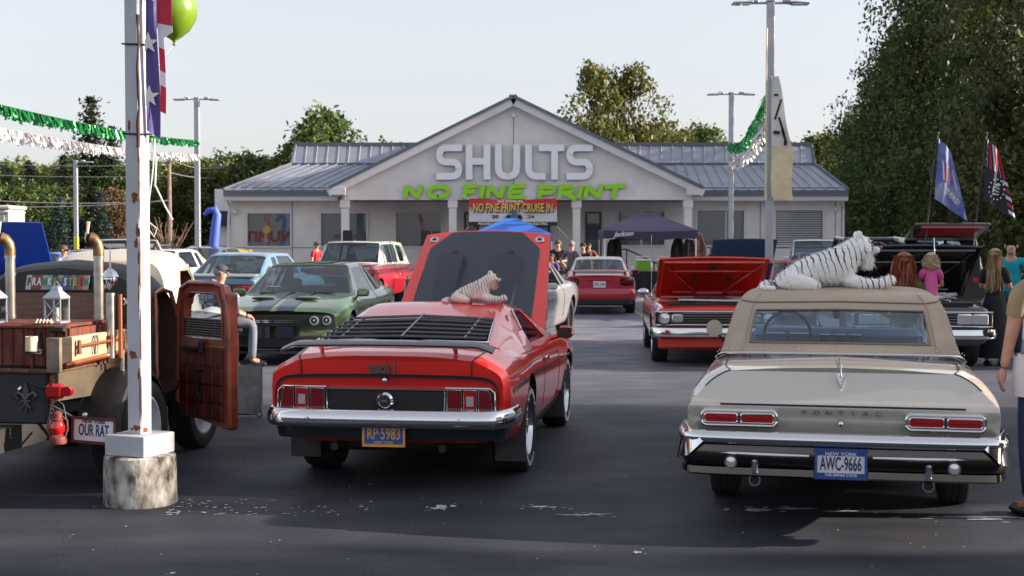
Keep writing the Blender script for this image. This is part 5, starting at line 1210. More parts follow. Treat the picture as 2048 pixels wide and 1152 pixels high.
open_hood(rt, 3.30, .95, .80, 1.25, 29, SCA, SCA)
MB().box((0, 3.95, .885), (1.35, 1.2, .03)).build('engine_bay', MATT, rt, smooth=0); mb = MB(); mb.box((0, 3.9, .93), (.5, .5, .1), bev=.03); mb.tube([(-.5, 3.6, .92), (.5, 4.2, .94)], .02); mb.tube([(-.5, 4.3, .92), (.5, 4.35, .94)], .03); mb.build('engine', STEEL, rt)
MB().tube([(-.5, 3.45, .99), (.5, 3.47, 1.0)], .015, 6).build('wiper', CHR, rt)
MB().tube([(.86, 3.3, .92), (.86, 3.3, 1.9)], .006, 4).build('antenna', CHR, rt)
for sd in (-1, 1): o = MB().ell((sd*.98, 3.15, 1.02), (.09, .05, .055)).build('door_mirror', CHR, rt); MB().tube([(sd*.88, 3.15, .90), (sd*.97, 3.15, .98)], .012).build('stalk', CHR, o)
# black sedan with raised hood (front view), right
BLKP = paint('black paint', (.012, .011, .012), rough=.25)
c = Car('sedan_car', 'black boxy sedan facing the camera with its black hood raised, behind the convertible', (P_(1862, 19.7)+.35, 24.9, 0), math.pi+R(-5), 1.92, 5.2,
        rows(5.2, 1.92, .32, .95, .93, .90, 1.1, 4.1, nosew=.98, nose=.3, square=.9), gh(1.92, .93, 1.42, (3.6, 3.05, 1.6, 1.35, .9), tw=.68), BLKP, r=.35, tw=.24, yr=1.1, yf=4.2, rim='full')
rt = c.root
chrome_face(rt, 5.2, .62, .82, .94, .44, .58, (), .07, ()); MB().box((0, 5.26, .52), (1.9, .1, .09), bev=.02).build('bumper_strip', MATT, rt)
for sd in (-1, 1):
    for x, w2 in ((.56, .20), (.77, .22)): MB().box((sd*x, 5.25, .72), (w2, .05, .15), bev=.015).build('headlight', CLR, rt)
    MB().box((sd*.93, 5.1, .72), (.05, .2, .15), bev=.015).build('corner_light', mat('warm lens', (.6, .5, .4), .15, coat=1), rt)
MB().box((0, 5.24, .74), (.62, .07, .22), bev=.02).build('chrome_grille', CHR, rt)
open_hood(rt, 3.75, 1.0, .86, 1.35, 33, BLKP, BLKP)
MB().box((0, 4.4, .93), (1.45, 1.3, .03)).build('engine_bay', MATT, rt, smooth=0)
mb = MB(); mb.box((0, 4.3, 1.0), (.45, .5, .12), bev=.03); mb.ell((.3, 4.7, .98), (.16, .16, .06)); mb.build('air_cleaner', mat('teal engine', (.03, .12, .16), .35, .4), rt)
mb = MB(); [mb.tube([(rnd.uniform(-.6, .6), rnd.uniform(3.9, 4.9), .96), (rnd.uniform(-.6, .6), rnd.uniform(3.9, 4.9), 1.06), (rnd.uniform(-.6, .6), rnd.uniform(3.9, 4.9), .96)], .02, 5) for _ in range(12)]; mb.build('engine_hoses', STEEL, rt)
MB().tube([(-.2, 5.1, .95), (-.2, 4.95, 1.85)], .008, 4).build('hood_prop', CHR, rt)
# blue seventies coupe, rear view
PBL = paint('pale blue metallic', (.16, .30, .42), metal=.3, rough=.3)
c = Car('classic_coupe', 'pale blue seventies coupe seen from behind, left of the green striped coupe', (P_(428, 29.5), 29.5, 0), -R(10), 1.90, 4.8,
        rows(4.8, 1.90, .34, .98, .95, .9, 1.15, 3.8, tailw=.95), gh(1.9, .96, 1.44, (3.3, 2.7, 1.75, 1.35, .62), tw=.66, bw=.88), PBL, r=.33, tw=.24, yr=1.1, yf=3.85, rim='mag')
rt = c.root; rt.scale = (1.04, 1.04, 1.08)
sweep(arc([(-.9, .4), (-.92, .02), (-.6, -.06), (0, -.08), (.6, -.06), (.92, .02), (.9, .4)], 3), [(0, .42), (.04, .44), (.04, .54), (0, .56), (-.04, .56), (-.04, .42)]).build('rear_bumper', CHR, rt)
MB().box((0, -.015, .74), (1.6, .04, .19), bev=.03).build('tail_panel', mat('dark tail panel', (.03, .03, .035), .3), rt)
for sd in (-1, 1): MB().box((sd*.60, -.04, .74), (.34, .04, .13), bev=.02).build('tail_light', REDL, rt)
MB().box((0, .1, 1.0), (1.75, .26, .05), bev=.02, rx=.1).build('deck_spoiler', mat('brushed silver', (.5, .5, .48), .3, .7), rt)
# fifties wagon behind the green coupe
IVR = mat('ivory paint', (.62, .61, .58), .3, coat=1)
c = Car('classic_wagon', 'red and ivory fifties car with chrome pillars parked in front of the grey wall', (-3.75, 41.6, 0), math.pi+R(-9), 1.95, 5.0,
        rows(5.0, 1.95, .34, 1.05, 1.10, 1.05, 1.2, 4.1, nosew=.96, square=.4), gh(1.95, 1.10, 1.70, (3.6, 3.1, 1.7, .8, .2), tw=.70, bw=.84), CRI, IVR, r=.36, tw=.2, yr=1.2, yf=4.1, rim='full')
rt = c.root; rt.scale = (1.06,)*3; chrome_face(rt, 5.0, .62, .86, .80, .40, .56, (.78,), .10, ())
for sd in (-1, 1):
    for y in (2.1, 2.65, 3.1): MB().box((sd*.80, y, 1.36), (.05, .06, .5), ry=-.22*sd).build('chrome_pillar', CHR, rt)
    MB().tube([(sd*.98, .4, .90), (sd*.99, 4.6, .93)], .018, 5).build('side_trim', CHR, rt)
    MB().box((sd*.955, 4.95, .95), (.2, .25, .22), bev=.06).build('headlight_brow', CRI, rt)
# generic background cars
def bgcar(name, label, px, D, rz, kind, colm, roofm=None, sc=1., **k):
    if kind == 'suv': W, L, H, r_, g_ = 1.95, 4.9, 1.82, rows(4.9, 1.95, .42, 1.10, 1.10, 1.05, 1.0, 3.9, square=.8), (3.7, 3.1, 1.6, .35, .08)
    elif kind == 'pickup': W, L, H, r_, g_ = 1.95, 5.4, 1.85, rows(5.4, 1.95, .48, 1.10, 1.12, 1.08, 1.2, 4.3, square=.9), (4.0, 3.45, 2.6, 2.3, 2.12)
    else: W, L, H, r_, g_ = 1.82, 4.6, 1.42, rows(4.6, 1.82, .32, .95, .93, .85, 1.0, 3.7), (3.35, 2.6, 1.6, 1.15, .45)
    back = math.cos(rz) < 0; lx, ly = (P_(px, D)+L*sc*math.sin(rz), D-L*sc*math.cos(rz)) if back else (P_(px, D), D)
    c = Car(name, label, (lx, ly, 0), rz, W, L, r_, gh(W, .93 if kind == 'car' else 1.10, H, g_, tw=.66 if kind == 'car' else .74), colm, roofm, r=.34 if kind == 'car' else .38, tw=.24, yr=1.0, yf=3.75 if kind == 'car' else 4.0, rim='mag', nb=26, **k)
    for sd in (-1, 1):
        MB().box((sd*W*.37, .01, .85 if kind == 'car' else .95), (.28, .05, .13), bev=.02).build('tail_light', REDL, c.root); MB().box((sd*W*.36, L-.01, .70 if kind == 'car' else .85), (.26, .06, .12), bev=.02).build('headlight', CLR, c.root)
    MB().box((0, L+.01, .66 if kind == 'car' else .8), (W*.5, .04, .16), bev=.02).build('grille', BLK, c.root); c.mirror(W/2*.93, g_[0]-.4, 1.0 if kind == 'car' else 1.2, colm)
    c.root.scale = (sc,)*3; return c
WP = mat('white car paint', (.7, .7, .7), .3, coat=1); SLV2 = paint('grey green metallic', (.10, .12, .10), metal=.5); DBL = paint('royal blue', (.01, .05, .30)); LBL = paint('light blue paint', (.12, .28, .48))
bgcar('hatchback_car', 'bright red sports car behind the flat black truck roof, beside the blue panel', 88, 41, R(-35), 'car', CRI, sc=1.1)
bgcar('sedan_car', 'grey green sedan beside the man in the white shirt', 165, 35, R(60), 'car', SLV2, sc=1.08)
bgcar('sedan_car', 'dark grey car with its rear window showing left of the pale blue coupe', 372, 47.5, R(-10), 'car', paint('slate paint', (.05, .08, .11)), sc=1.12)
bgcar('sedan_car', 'white sedan in the far lot right of the pink bonneted car', 395, 68, R(80), 'car', WP, sc=1.0)
bgcar('estate_car', 'red car with a white roof parked in the far lot behind the rusty post', 338, 66, R(70), 'suv', CRI, WP, sc=.9)
bgcar('pickup_truck', 'white pickup truck parked near the right corner of the building', 1638, 48, R(172), 'pickup', WP)
bgcar('sedan_car', 'bright blue car roof showing behind the big plush tiger back', 1668, 36, R(175), 'car', DBL, sc=1.05)
bgcar('coupe_car', 'low red car between the open hoods and the plush tiger', 1622, 30.5, R(176), 'car', CRI, sc=.95)
bgcar('suv_car', 'white suv parked behind the roll bars of the topless four by four', 1790, 38, R(150), 'suv', WP)
wh_ = bgcar('coupe_car', 'white car with its black underside hood raised, seen above the black truck roof', 236, 36, R(172), 'car', WP, sc=1.12)
open_hood(wh_.root, 3.3, .92, .75, 1.1, 40, WP, BLK)
dkh = bgcar('coupe_car', 'silver blue coupe with a dark blue raised hood in front of the building', 1494, 37, R(178), 'car', LBL, sc=1.05)
open_hood(dkh.root, 3.3, .98, .80, 1.2, 40, mat('slate blue', (.05, .075, .12), .4, coat=.5), BLK, ribs=False)
# pink rounded car + yellow hot rod + inflatable
pk_ = bgcar('classic_car', 'pink fendered vintage car with red body in the far lot', 328, 60, R(150), 'car', mat('pink paint', (.55, .08, .16), .4, coat=1), CRI, sc=1.12)
yh_ = thing('hot_rod', 'yellow hot rod with exposed engine and red chassis, beside the building corner', 'car', (P_(436, 57), 57, 0), R(0))
YEL = paint('yellow paint', (.75, .48, .02)); mb = MB(); Surf([[(0, 0, .45), (.6, 0, .5), (.7, 0, .9), (0, 0, 1.0)], [(0, .9, .4), (.75, .9, .5), (.82, .9, 1.1), (0, .9, 1.2)], [(0, 2.2, .4), (.6, 2.2, .5), (.62, 2.2, 1.0), (0, 2.2, 1.1)]]).full(mb, 12, 10)
for k in range(len(mb.v)): x, y, z = mb.v[k]; mb.v[k] = (y-.9, x, z+.35)
mb.build('body', YEL, yh_); MB().box((0.2, 0, .62), (3.2, 1.2, .25), bev=.03).build('chassis', CRI, yh_)
mb = MB(); mb.box((-1.0, 0, 1.1), (.6, .5, .5), bev=.05); mb.ell((-1.0, 0, 1.45), (.25, .25, .12)); mb.build('engine', CHR, yh_)
for x in (-1.3, 1.0):
    for sd in (-1, 1): w2 = wheel(yh_, x, sd*.85, .42, .3, 'mag', 1); w2.rotation_euler = (0, 0, sd*math.pi/2)
tubeman = thing('inflatable_tube_figure', 'tall bright blue inflatable tube dancer leaning over beside the building', 'inflatable', (P_(424, 53), 53, 0))
BLU = mat('blue nylon', (.07, .13, .6), .6); MB().tube([(0, 0, 0), (.03, 0, .9), (.07, 0, 1.6), (.14, 0, 2.3), (.20, 0, 2.75), (.12, 0, 2.95), (-.1, 0, 2.92), (-.28, 0, 2.75)], [.19, .19, .18, .175, .16, .14, .11, .08], 12).build('body', BLU, tubeman)
MB().box((0, 0, .2), (.6, .6, .4), bev=.05).build('blower', BLK, tubeman)
# blue raised panel truck at far left
bp2 = bgcar('sedan_car', 'royal blue car with its tall blue hood raised at the left edge', -30, 29, R(175), 'car', DBL, sc=1.1); open_hood(bp2.root, 3.3, .95, .80, 1.2, 60, DBL, DBL, ribs=False)
# black hatchback with its tailgate open + flags + roll bar four by four
sv = bgcar('suv_car', 'black suv seen from behind with its rear hatch open and red lamps', 1888, 30, R(-4), 'suv', BLKP, sc=1.05)
hatch = MB().box((0, -.50, 0), (1.45, 1.05, .06), bev=.02).build('tailgate', BLKP, sv.root, loc=(0, .25, 1.80), rot=(R(-14), 0, 0)); MB().box((0, -.55, -.045), (1.1, .6, .02)).build('tailgate_lining', mat('dark red lining', (.25, .01, .01), .5), hatch)
MB().box((0, -.97, -.05), (1.2, .05, .05)).build('light_strip', REDL, hatch)
mb = MB().box((0, -.012, 1.3), (1.4, .03, .62)); mb.build('boot_opening', MATT, sv.root, smooth=0)
for x, z, w2 in ((-.3, 1.45, .12), (.25, 1.5, .08), (.05, 1.2, .2), (-.1, 1.32, .06)): MB().box((x, -.04, z), (w2, .04, .1)).build('red_lamp', REDL, sv.root)
jp = thing('four_by_four', 'topless dark blue four by four with padded roll bars behind the plush tiger', 'car', (P_(1765, 31), 31, 0), R(-3))
JB = paint('navy paint', (.012, .016, .04)); mb = MB(); Surf([[(0, 0, .6), (.75, 0, .6), (.8, 0, .9), (.78, 0, 1.1), (0, 0, 1.1)], [(0, 2.2, .6), (.75, 2.2, .6), (.8, 2.2, .9), (.78, 2.2, 1.1), (0, 2.2, 1.1)], [(0, 3.7, .6), (.6, 3.7, .6), (.66, 3.7, .9), (.6, 3.7, 1.1), (0, 3.7, 1.12)]], sv=(1, 3)).full(mb, 10, 14); mb.build('body', JB, jp)
for sd in (-1, 1):
    for yy in (.7, 3.1): wheel(jp, sd*.72, yy, .42, .26, 'mag', sd)
    MB().tube([(sd*.7, .2, 1.1), (sd*.68, .75, 1.82), (sd*.66, 2.0, 1.86), (sd*.72, 2.5, 1.1)], .055, 8).build('roll_bar', mat('tan foam', (.28, .17, .10), .8) if sd > 0 else JB, jp)
for yy in (.75, 2.0): MB().tube([(-.68, yy, 1.83), (.68, yy, 1.83)], .055, 8).build('cross_bar', JB, jp)
MB().tube([(-.66, 2.5, 1.1), (-.6, 2.3, 1.75), (.6, 2.3, 1.75), (.66, 2.5, 1.1)], .03, 6).build('windscreen_frame', JB, jp)
# ============================================================ RAT ROD TRUCK (left)
FLAT = mat('flat black primer', (.020, .021, .026), .55, var=.25, vscale=2, bump=.15, bscale=30)
COP = mat('copper orange paint', (.30, .065, .03), .38, coat=.5, var=.35, vscale=7, bump=.2, bscale=20)
RUST = mat('rusty red wood', (.17, .045, .028), .8, var=.5, vscale=6, bump=.6, bscale=14, stretch=(9, 9, 1))
RUSTM = mat('rusty metal', (.16, .07, .04), .7, .3, var=.5, vscale=18, bump=.4, bscale=40)
TANM = mat('tan primer', (.10, .075, .045), .7, var=.25, vscale=4)
PLANK = mat('pale pine board', (.55, .41, .28), .75, col2=(.40, .27, .17), vscale=3.2, stretch=(1, 1, 9), bump=.4, bscale=5, detail=6)
WAX = mat('candle wax', (.70, .62, .45), .5)
GALV = mat('galvanised steel', (.50, .48, .42), .32, .9, var=.25, vscale=9)
tk = thing('custom_pickup_truck', 'flat black and rusty custom pickup truck with exhaust stacks and open copper door, rear view', 'truck', (-3.84, 9.85, 0), -R(9.5))
# chassis, bed
MB().box((0, 1.5, .45), (.8, 3.6, .16)).build('chassis', MATT, tk, smooth=0)
MB().box((0, .03, .73), (1.28, .05, .36), bev=.012).build('tailgate', FLAT, tk)
MB().box((0, .02, .915), (1.34, .08, .03), bev=.01).build('tailgate_cap', RUSTM, tk)
for sd in (-1, 1):
    MB().prism([(0, .70), (1.25, .66), (1.25, .96), (0, .94)], (sd*.66, .06, 0), (0, 1, 0), (0, 0, 1), (-sd*.03, 0, 0)).build('bed_side', TANM, tk, smooth=0)
    MB().box((sd*.672, .7, .91), (.012, 1.25, .02)).build('bed_rib', RUSTM, tk)
# rust-red box of vertical boards in the bed
for i in range(16): MB().box((-.62+i*.0826, .30, 1.06), (.078, .03, .27), bev=.006).build('board', RUST, tk, smooth=0)
for y in (.30, .95):
    MB().box((0, y, 1.205), (1.34, .06, .03), bev=.008).build('box_rail', RUST, tk)
for sd in (-1, 1): MB().box((sd*.66, .62, 1.06), (.03, .65, .27)).build('box_side', RUST, tk, smooth=0)
MB().box((0, .62, 1.212), (1.30, .62, .02)).build('box_lid', RUST, tk, smooth=0)
for x in (.46, -.3): MB().box((x, .275, 1.10), (.03, .03, .16), bev=.008).build('latch', MATT, tk); MB().box((x, .27, 1.03), (.05, .03, .05), bev=.01).build('padlock', STEEL, tk)
MB().box((.60, .26, 1.19), (.12, .04, .04), bev=.008).build('corner_bracket', MATT, tk)
# pine board on the right side with hammer and horseshoes
pl_ = MB().box((.735, .62, 1.055), (.045, 1.22, .18), bev=.004).build('side_board', PLANK, tk)
MB().box((.71, .0, 1.03), (.10, .04, .24), bev=.004).build('board_post', mat('weathered post', (.22, .18, .14), .8, var=.4), tk)
MB().box((.715, 1.24, 1.06), (.08, .04, .24), bev=.004).build('board_post', PLANK, tk)
hm = MB(); hm.tube([(.785, .22, 1.075), (.785, .95, 1.085)], [.012, .010], 7); hm.tube([(.785, .22, 1.02), (.785, .22, 1.12)], [.018, .014], 7); hm.tube([(.785, .72, 1.04), (.785, .72, 1.12)], [.016, .02], 7); hm.build('hammer', mat('leather brown', (.20, .06, .025), .45), pl_)
for y in (.50, .98):
    MB().tube([(.775, y+.03*math.cos(a), 1.06+.075*math.sin(a)) for a in np.linspace(-.9, 4.0, 12)], .008, 5).build('horseshoe', GALV, pl_)
MB().tube([(.76, .05, .955), (.76, 1.15, .985)], .020, 8).build('copper_pipe', mat('copper pipe', (.50, .17, .08), .35, .8), tk)
# chain at the corner
for i in range(13):
    z = .93-i*.026; a = i % 2
    MB().tube([(.69+(.010 if a else .002)*math.cos(t)*(1 if a else 1), .0+(.002 if a else .010)*math.cos(t), z+.019*math.sin(t)) for t in np.linspace(0, 6.283, 9)[:-1]], .0035, 4, closed=True).build('chain_link', RUSTM, tk)
# fleur de lis
fl = MB(); P_f = [(0, .11), (.022, .05), (.014, -.01), (-.014, -.01), (-.022, .05)]
fl.prism(P_f, (0, 0, 0), (1, 0, 0), (0, 0, 1), (0, -.012, 0))
for sd in (-1, 1): fl.tube([(0, -.006, -.02), (sd*.03, -.006, .02), (sd*.06, -.006, .035), (sd*.075, -.006, .01), (sd*.055, -.006, -.01)], [.010, .014, .015, .012, .007], 6); fl.tube([(0, -.006, -.03), (sd*.03, -.006, -.075), (sd*.045, -.006, -.07)], [.009, .008, .006], 5)
fl.box((0, -.006, -.022), (.07, .02, .014)); fl.tube([(0, -.006, -.03), (0, -.006, -.11)], [.011, .005], 5)
fl.build('fleur_de_lis', mat('iron ornament', (.10, .09, .085), .5, .6), tk, loc=(.50, -.0, .735))
# fenders (barrel like) + wheels
for sd in (-1, 1):
    f = MB(); f.lathe([(.0, -.30), (.30, -.30), (.345, -.27), (.35, 0), (.345, .12), (.30, .14), (.0, .14)], n=28, axis='x'); f.build('fender', FLAT, tk, loc=(sd*.78, 1.02, .50)) if False else None
    g_ = []
    for t in np.linspace(-.15, math.pi+.15, 20):
        y, z = .46*math.cos(t), .46*math.sin(t); g_.append([(sd*.58, 1.0+y*.93, .40+z*.93), (sd*.62, 1.0+y, .40+z), (sd*.86, 1.0+y, .40+z), (sd*.91, 1.0+y*.97, .40+z*.97), (sd*.92, 1.0+y*.9, .40+z*.9)])
    m_ = MB(); m_.grid(g_); m_.build('fender', FLAT, tk, smooth=50)
    wheel(tk, sd*.80, 1.0, .39, .30, 'steel', sd, mat('white steel rim', (.55, .57, .60), .35)); wheel(tk, sd*.60, 2.75, .36, .22, 'steel', sd, mat('white steel rim', (.55, .57, .60), .35))
MB().tube([(.45, .0, .80), (.66, .55, .48)], .016, 8).build('strut', CHR, tk)
MB().tube([(-.7, 1.0, .39), (.7, 1.0, .39)], .07, 8).build('rear_axle', MATT, tk)
# tail lamp, plate
tl = MB().box((.745, -.06, .79), (.13, .07, .105), bev=.02).build('tail_light', REDL, tk); MB().lathe([(.035, 0), (.033, .05), (.0, .055)], (.835, -.08, .79), 14, 'y').build('lens', REDL, tl)
MB().tube([(.55, .02, .82), (.68, -.03, .80)], .012).build('lamp_bracket', MATT, tk)
pp = plate(tk, (.935, .12, .50), -.05, 'NEW YORK', 'OUR RAT', '', PLW, PNV, frame=mat('maroon frame', (.12, .02, .02), .5), size=(.31, .155), mainsx=.46); pp.rotation_euler = (0, R(2.5), -.05)
MB().tube([(.70, .3, .56), (.98, .14, .57)], .01).build('plate_bracket', MATT, tk); MB().ell((.88, .1, .61), (.022, .018, .018), 10, 6).build('plate_lamp', CHR, tk)
# cab
cabS = Surf([[(0, 1.50, .72), (.60, 1.50, .72), (.68, 1.50, .95), (.68, 1.50, 1.22), (.62, 1.51, 1.42), (.42, 1.52, 1.55), (0, 1.53, 1.60)],
             [(0, 1.56, .62), (.66, 1.56, .62), (.72, 1.56, .95), (.715, 1.56, 1.22), (.65, 1.58, 1.45), (.45, 1.60, 1.585), (0, 1.62, 1.635)],
             [(0, 1.80, .50), (.67, 1.80, .50), (.735, 1.80, .90), (.73, 1.80, 1.20), (.66, 1.80, 1.46), (.45, 1.80, 1.61), (0, 1.80, 1.66)],
             [(0, 2.16, .50), (.66, 2.16, .50), (.72, 2.16, .90), (.70, 2.14, 1.18), (.62, 2.06, 1.42), (.44, 2.04, 1.56), (0, 2.03, 1.61)],
             [(0, 2.36, .55), (.64, 2.36, .55), (.69, 2.36, .85), (.65, 2.33, 1.12), (.58, 2.26, 1.33), (.42, 2.20, 1.46), (0, 2.18, 1.50)]])
mb = MB(); cabS.full(mb, 24, 24); cab = mb.build('cab', FLAT, tk, smooth=40)
cut(cab, [MB().box((0, 1.87, 1.00), (2.4, .46, .84), bev=.08).mesh('cutter', mat('cab inside', (.06, .025, .015), .7), 0)])
for sd in (1, -1): MB().tube([(sd*.735, 1.65, .62), (sd*.73, 1.65, 1.28), (sd*.70, 1.70, 1.39), (sd*.69, 1.86, 1.42), (sd*.69, 2.04, 1.39), (sd*.72, 2.10, 1.2)], .018, 6).build('door_frame', COP, tk)
MB().box((0, 1.88, .72), (1.2, .40, .15), bev=.05).build('seat', mat('brown seat', (.09, .04, .02), .7), tk)
hS = Surf([[(0, 2.36, .5), (.5, 2.36, .5), (.6, 2.36, .9), (.5, 2.36, 1.12), (0, 2.36, 1.18)], [(0, 4.35, .5), (.36, 4.35, .5), (.42, 4.35, .8), (.35, 4.35, 1.05), (0, 4.35, 1.12)]]); mb = MB(); hS.full(mb, 8, 16); mb.build('hood', COP, tk)
# rear window of mesh glass, brick reflection painted into its colour
BRK = bpy.data.materials.new('meshed window'); BRK.use_nodes = True; n_ = BRK.node_tree; tb = n_.nodes.new('ShaderNodeTexBrick'); tc_ = n_.nodes.new('ShaderNodeTexCoord'); mp_ = n_.nodes.new('ShaderNodeMapping'); mp_.inputs['Rotation'].default_value = (R(90), 0, 0)
tb.inputs['Scale'].default_value = 26; tb.inputs['Color1'].default_value = (.13, .03, .02, 1); tb.inputs['Color2'].default_value = (.06, .016, .013, 1); tb.inputs['Mortar'].default_value = (.42, .30, .26, 1); tb.inputs['Mortar Size'].default_value = .03
n_.links.new(tc_.outputs['Object'], mp_.inputs[0]); n_.links.new(mp_.outputs[0], tb.inputs[0]); n_.links.new(tb.outputs[0], n_.nodes['Principled BSDF'].inputs['Base Color']); n_.nodes['Principled BSDF'].inputs['Roughness'].default_value = .25
wn = MB().prism(rrect(.80, .25, .05), (-.02, 1.498, 1.28), (1, 0, 0), (0, 0, 1), (0, -.008, 0)).build('rear_window', BRK, tk, smooth=0); MB().tube([(-.02+x, 1.490, 1.28+z) for x, z in rrect(.82, .27, .055)], .012, 6, closed=True).build('window_rubber', MATT, wn)
# name made of coloured plate pieces
cols = {'w': (.55, .55, .56), 'm': (.20, .02, .035), 't': (.02, .22, .25), 'b': (.03, .10, .42), 'g': (.03, .12, .10), 'r': (.55, .06, .05), 'y': (.42, .40, .22), 'c': (.08, .40, .42), 'k': (.02, .02, .03), 'o': (.6, .35, .08), 'n': (.85, .85, .82)}
CM = {k: mat('plate ' + k, v, .4, coat=.3) for k, v in cols.items()}
sgn = thing('name_sign', 'strip of coloured cut licence plates spelling FRANKENSTEIN on the black cab', 'sign', (0, 0, 0)) if False else None
for i, (ch, b, f) in enumerate(zip('FRANKENSTEIN', 'wmmyckybggry', 'knntnotnooktn'[:12])):
    p_ = MB().prism([(0, 0), (.045, 0), (.055, .115), (.010, .115)], (-.30+i*.0445, 1.488, 1.425), (1, 0, 0), (0, .12, 1), (0, -.006, 0)).build('plate_piece', CM[b], tk, smooth=0)
    text('letter', ch, .085, p_, (-.30+i*.0445+.028, 1.488-.002, 1.425+.060), (R(83), 0, 0), CM[f], .002, .62, .003, shear=.12)
# stacks
for x in (-.16, .56):
    mb = MB(); mb.tube([(x, 1.0, 1.14), (x, 1.0, 1.745)], .037, 16); st_ = mb.build('exhaust_stack', GALV, tk)
    MB().tube([(x, 1.0, 1.70), (x, 1.0, 1.75), (x-.008, .995, 1.79), (x-.03, .985, 1.825), (x-.06, .97, 1.838)], [.041, .041, .041, .042, .044], 16).build('elbow', mat('heat stained steel', (.38, .24, .12), .35, .8, var=.5, vscale=7), st_)
    for z in (1.24, 1.69, 1.56): MB().lathe([(.042, -.010), (.042, .010)], (x, 1.0, z), 18).build('clamp', STEEL, st_)
    MB().lathe([(.048, 0), (.045, -.002), (.001, -.008)], (x-.066, .955, 1.84), 18, 'x').build('flapper', STEEL, st_); MB().tube([(x-.07, .96, 1.87), (x-.06, .96, 1.96)], [.010, .014], 6).build('flapper_lever', mat('bone white', (.6, .5, .4), .6), st_)
# skull helmet finial, tubes, candle cup
FX = .77
MB().tube([(FX, .75, .95), (FX, .75, 1.43)], .035, 12).build('steel_post', STEEL, tk)
sk = MB(); sk.ell((FX, .75, 1.53), (.052, .058, .055)); sk.box((FX, .71, 1.475), (.05, .05, .04), bev=.012); sk.lathe([(.060, 1.545), (.062, 1.55), (.045, 1.585), (.012, 1.61)], (FX, .75, 0), 16); sko = sk.build('skull_ornament', CHR, tk)
for sd in (-1, 1): MB().ell((FX+sd*.02, .70, 1.52), (.013, .010, .014), 8, 6).build('eye_socket', BLK, sko)
MB().tube([(FX, .75, 1.59), (FX, .75, 1.80)], [.008, .002], 6).build('spike', STEEL, sko)
MB().tube([(FX+.07, .76, .95), (FX+.07, .76, 1.42)], .016, 8).build('copper_tube', mat('copper pipe', (.50, .17, .08), .35, .8), tk)
MB().tube([(FX-.0, .9, .2), (FX+.02, .9, 1.0)], .018, 8).build('grey_rod', STEEL, tk)
# copper door, open, on a front hinge
dr = thing('x', '', '') if False else None
dE = bpy.data.objects.new('door_pivot', None) if False else None
DW, DB, DT_ = .78, .36, 1.47
def door_poly(i=0.): return [(.03+i, DB+.10+i), (.12+i, DB+.03+i), (DW-.06-i, DB-.06+i), (DW-i, DB+.02+i), (DW-i, 1.05), (DW-.02-i, 1.32), (DW-.10-i, DT_-.02-i), (DW-.22-i, DT_-i), (.22+i, DT_-i), (.10+i, DT_-.05-i), (.05+i, 1.05), (.03+i, .9)]
dm_ = MB(); outer = door_poly(); win = [(DW-.09, 1.02), (DW-.10, 1.30), (DW-.17, 1.385), (.22, 1.385), (.14, 1.33), (.12, 1.02)]
# frame made of pieces round the window
dm_.prism([(.03, DB+.10), (.12, DB+.03), (DW-.06, DB-.06), (DW, DB+.02), (DW, 1.02), (.045, 1.02)], (0, 0, 0), (1, 0, 0), (0, 0, 1), (0, .07, 0))
ro = [(DW, 1.02), (DW-.015, 1.30), (DW-.09, DT_-.02), (DW-.2, DT_), (.22, DT_), (.10, DT_-.05), (.05, 1.25), (.045, 1.02)]
ri = [(DW-.09, 1.02), (DW-.10, 1.28), (DW-.15, 1.375), (DW-.22, 1.39), (.23, 1.39), (.155, 1.345), (.13, 1.25), (.125, 1.02)]
for a in range(7):
    dm_.prism([ro[a], ro[a+1], ri[a+1], ri[a]], (0, 0, 0), (1, 0, 0), (0, 0, 1), (0, .07, 0))
hx, hy = .69, 2.14
hdir = R(-44.5+9.5)
door = dm_.build('door', COP, tk, smooth=30, loc=(hx, hy, .0), rot=(0, 0, hdir))
MB().tube([(.03, -.005, DB+.12)]+[(x*1.0, -.005, z) for x, z in ro[::-1]], .022, 8).build('door_roll', COP, door)
MB().tube([(x, -.003, z) for x, z in ri], .010, 6).build('window_roll', COP, door)
MB().box((DW-.02, .035, .85), (.07, .10, 1.10), bev=.02).build('door_edge', COP, door)
gl_ = MB().prism([(.13, 1.19), (DW-.10, 1.19), (DW-.10, 1.28), (DW-.15, 1.375), (.24, 1.39), (.155, 1.345)], (0, .03, 0), (1, 0, 0), (0, 0, 1), (0, .005, 0)).build('door_glass', CG, door, smooth=0)
# perforated strip
pf_ = MB().box((DW/2+.01, .01, 1.105), (DW-.22, .012, .16)).build('perforated_panel', STEEL, door, smooth=0); mb = MB()
for i in range(26):
    for j in range(7): mb.lathe([(.0085, 0), (.0085, -.003)], (.135+i*.0222+(j % 2)*.011, .002, 1.045+j*.0205), 6, 'y')
h_ = mb.build('perforation', MATT, pf_, smooth=0); h_['kind'] = 'stuff'
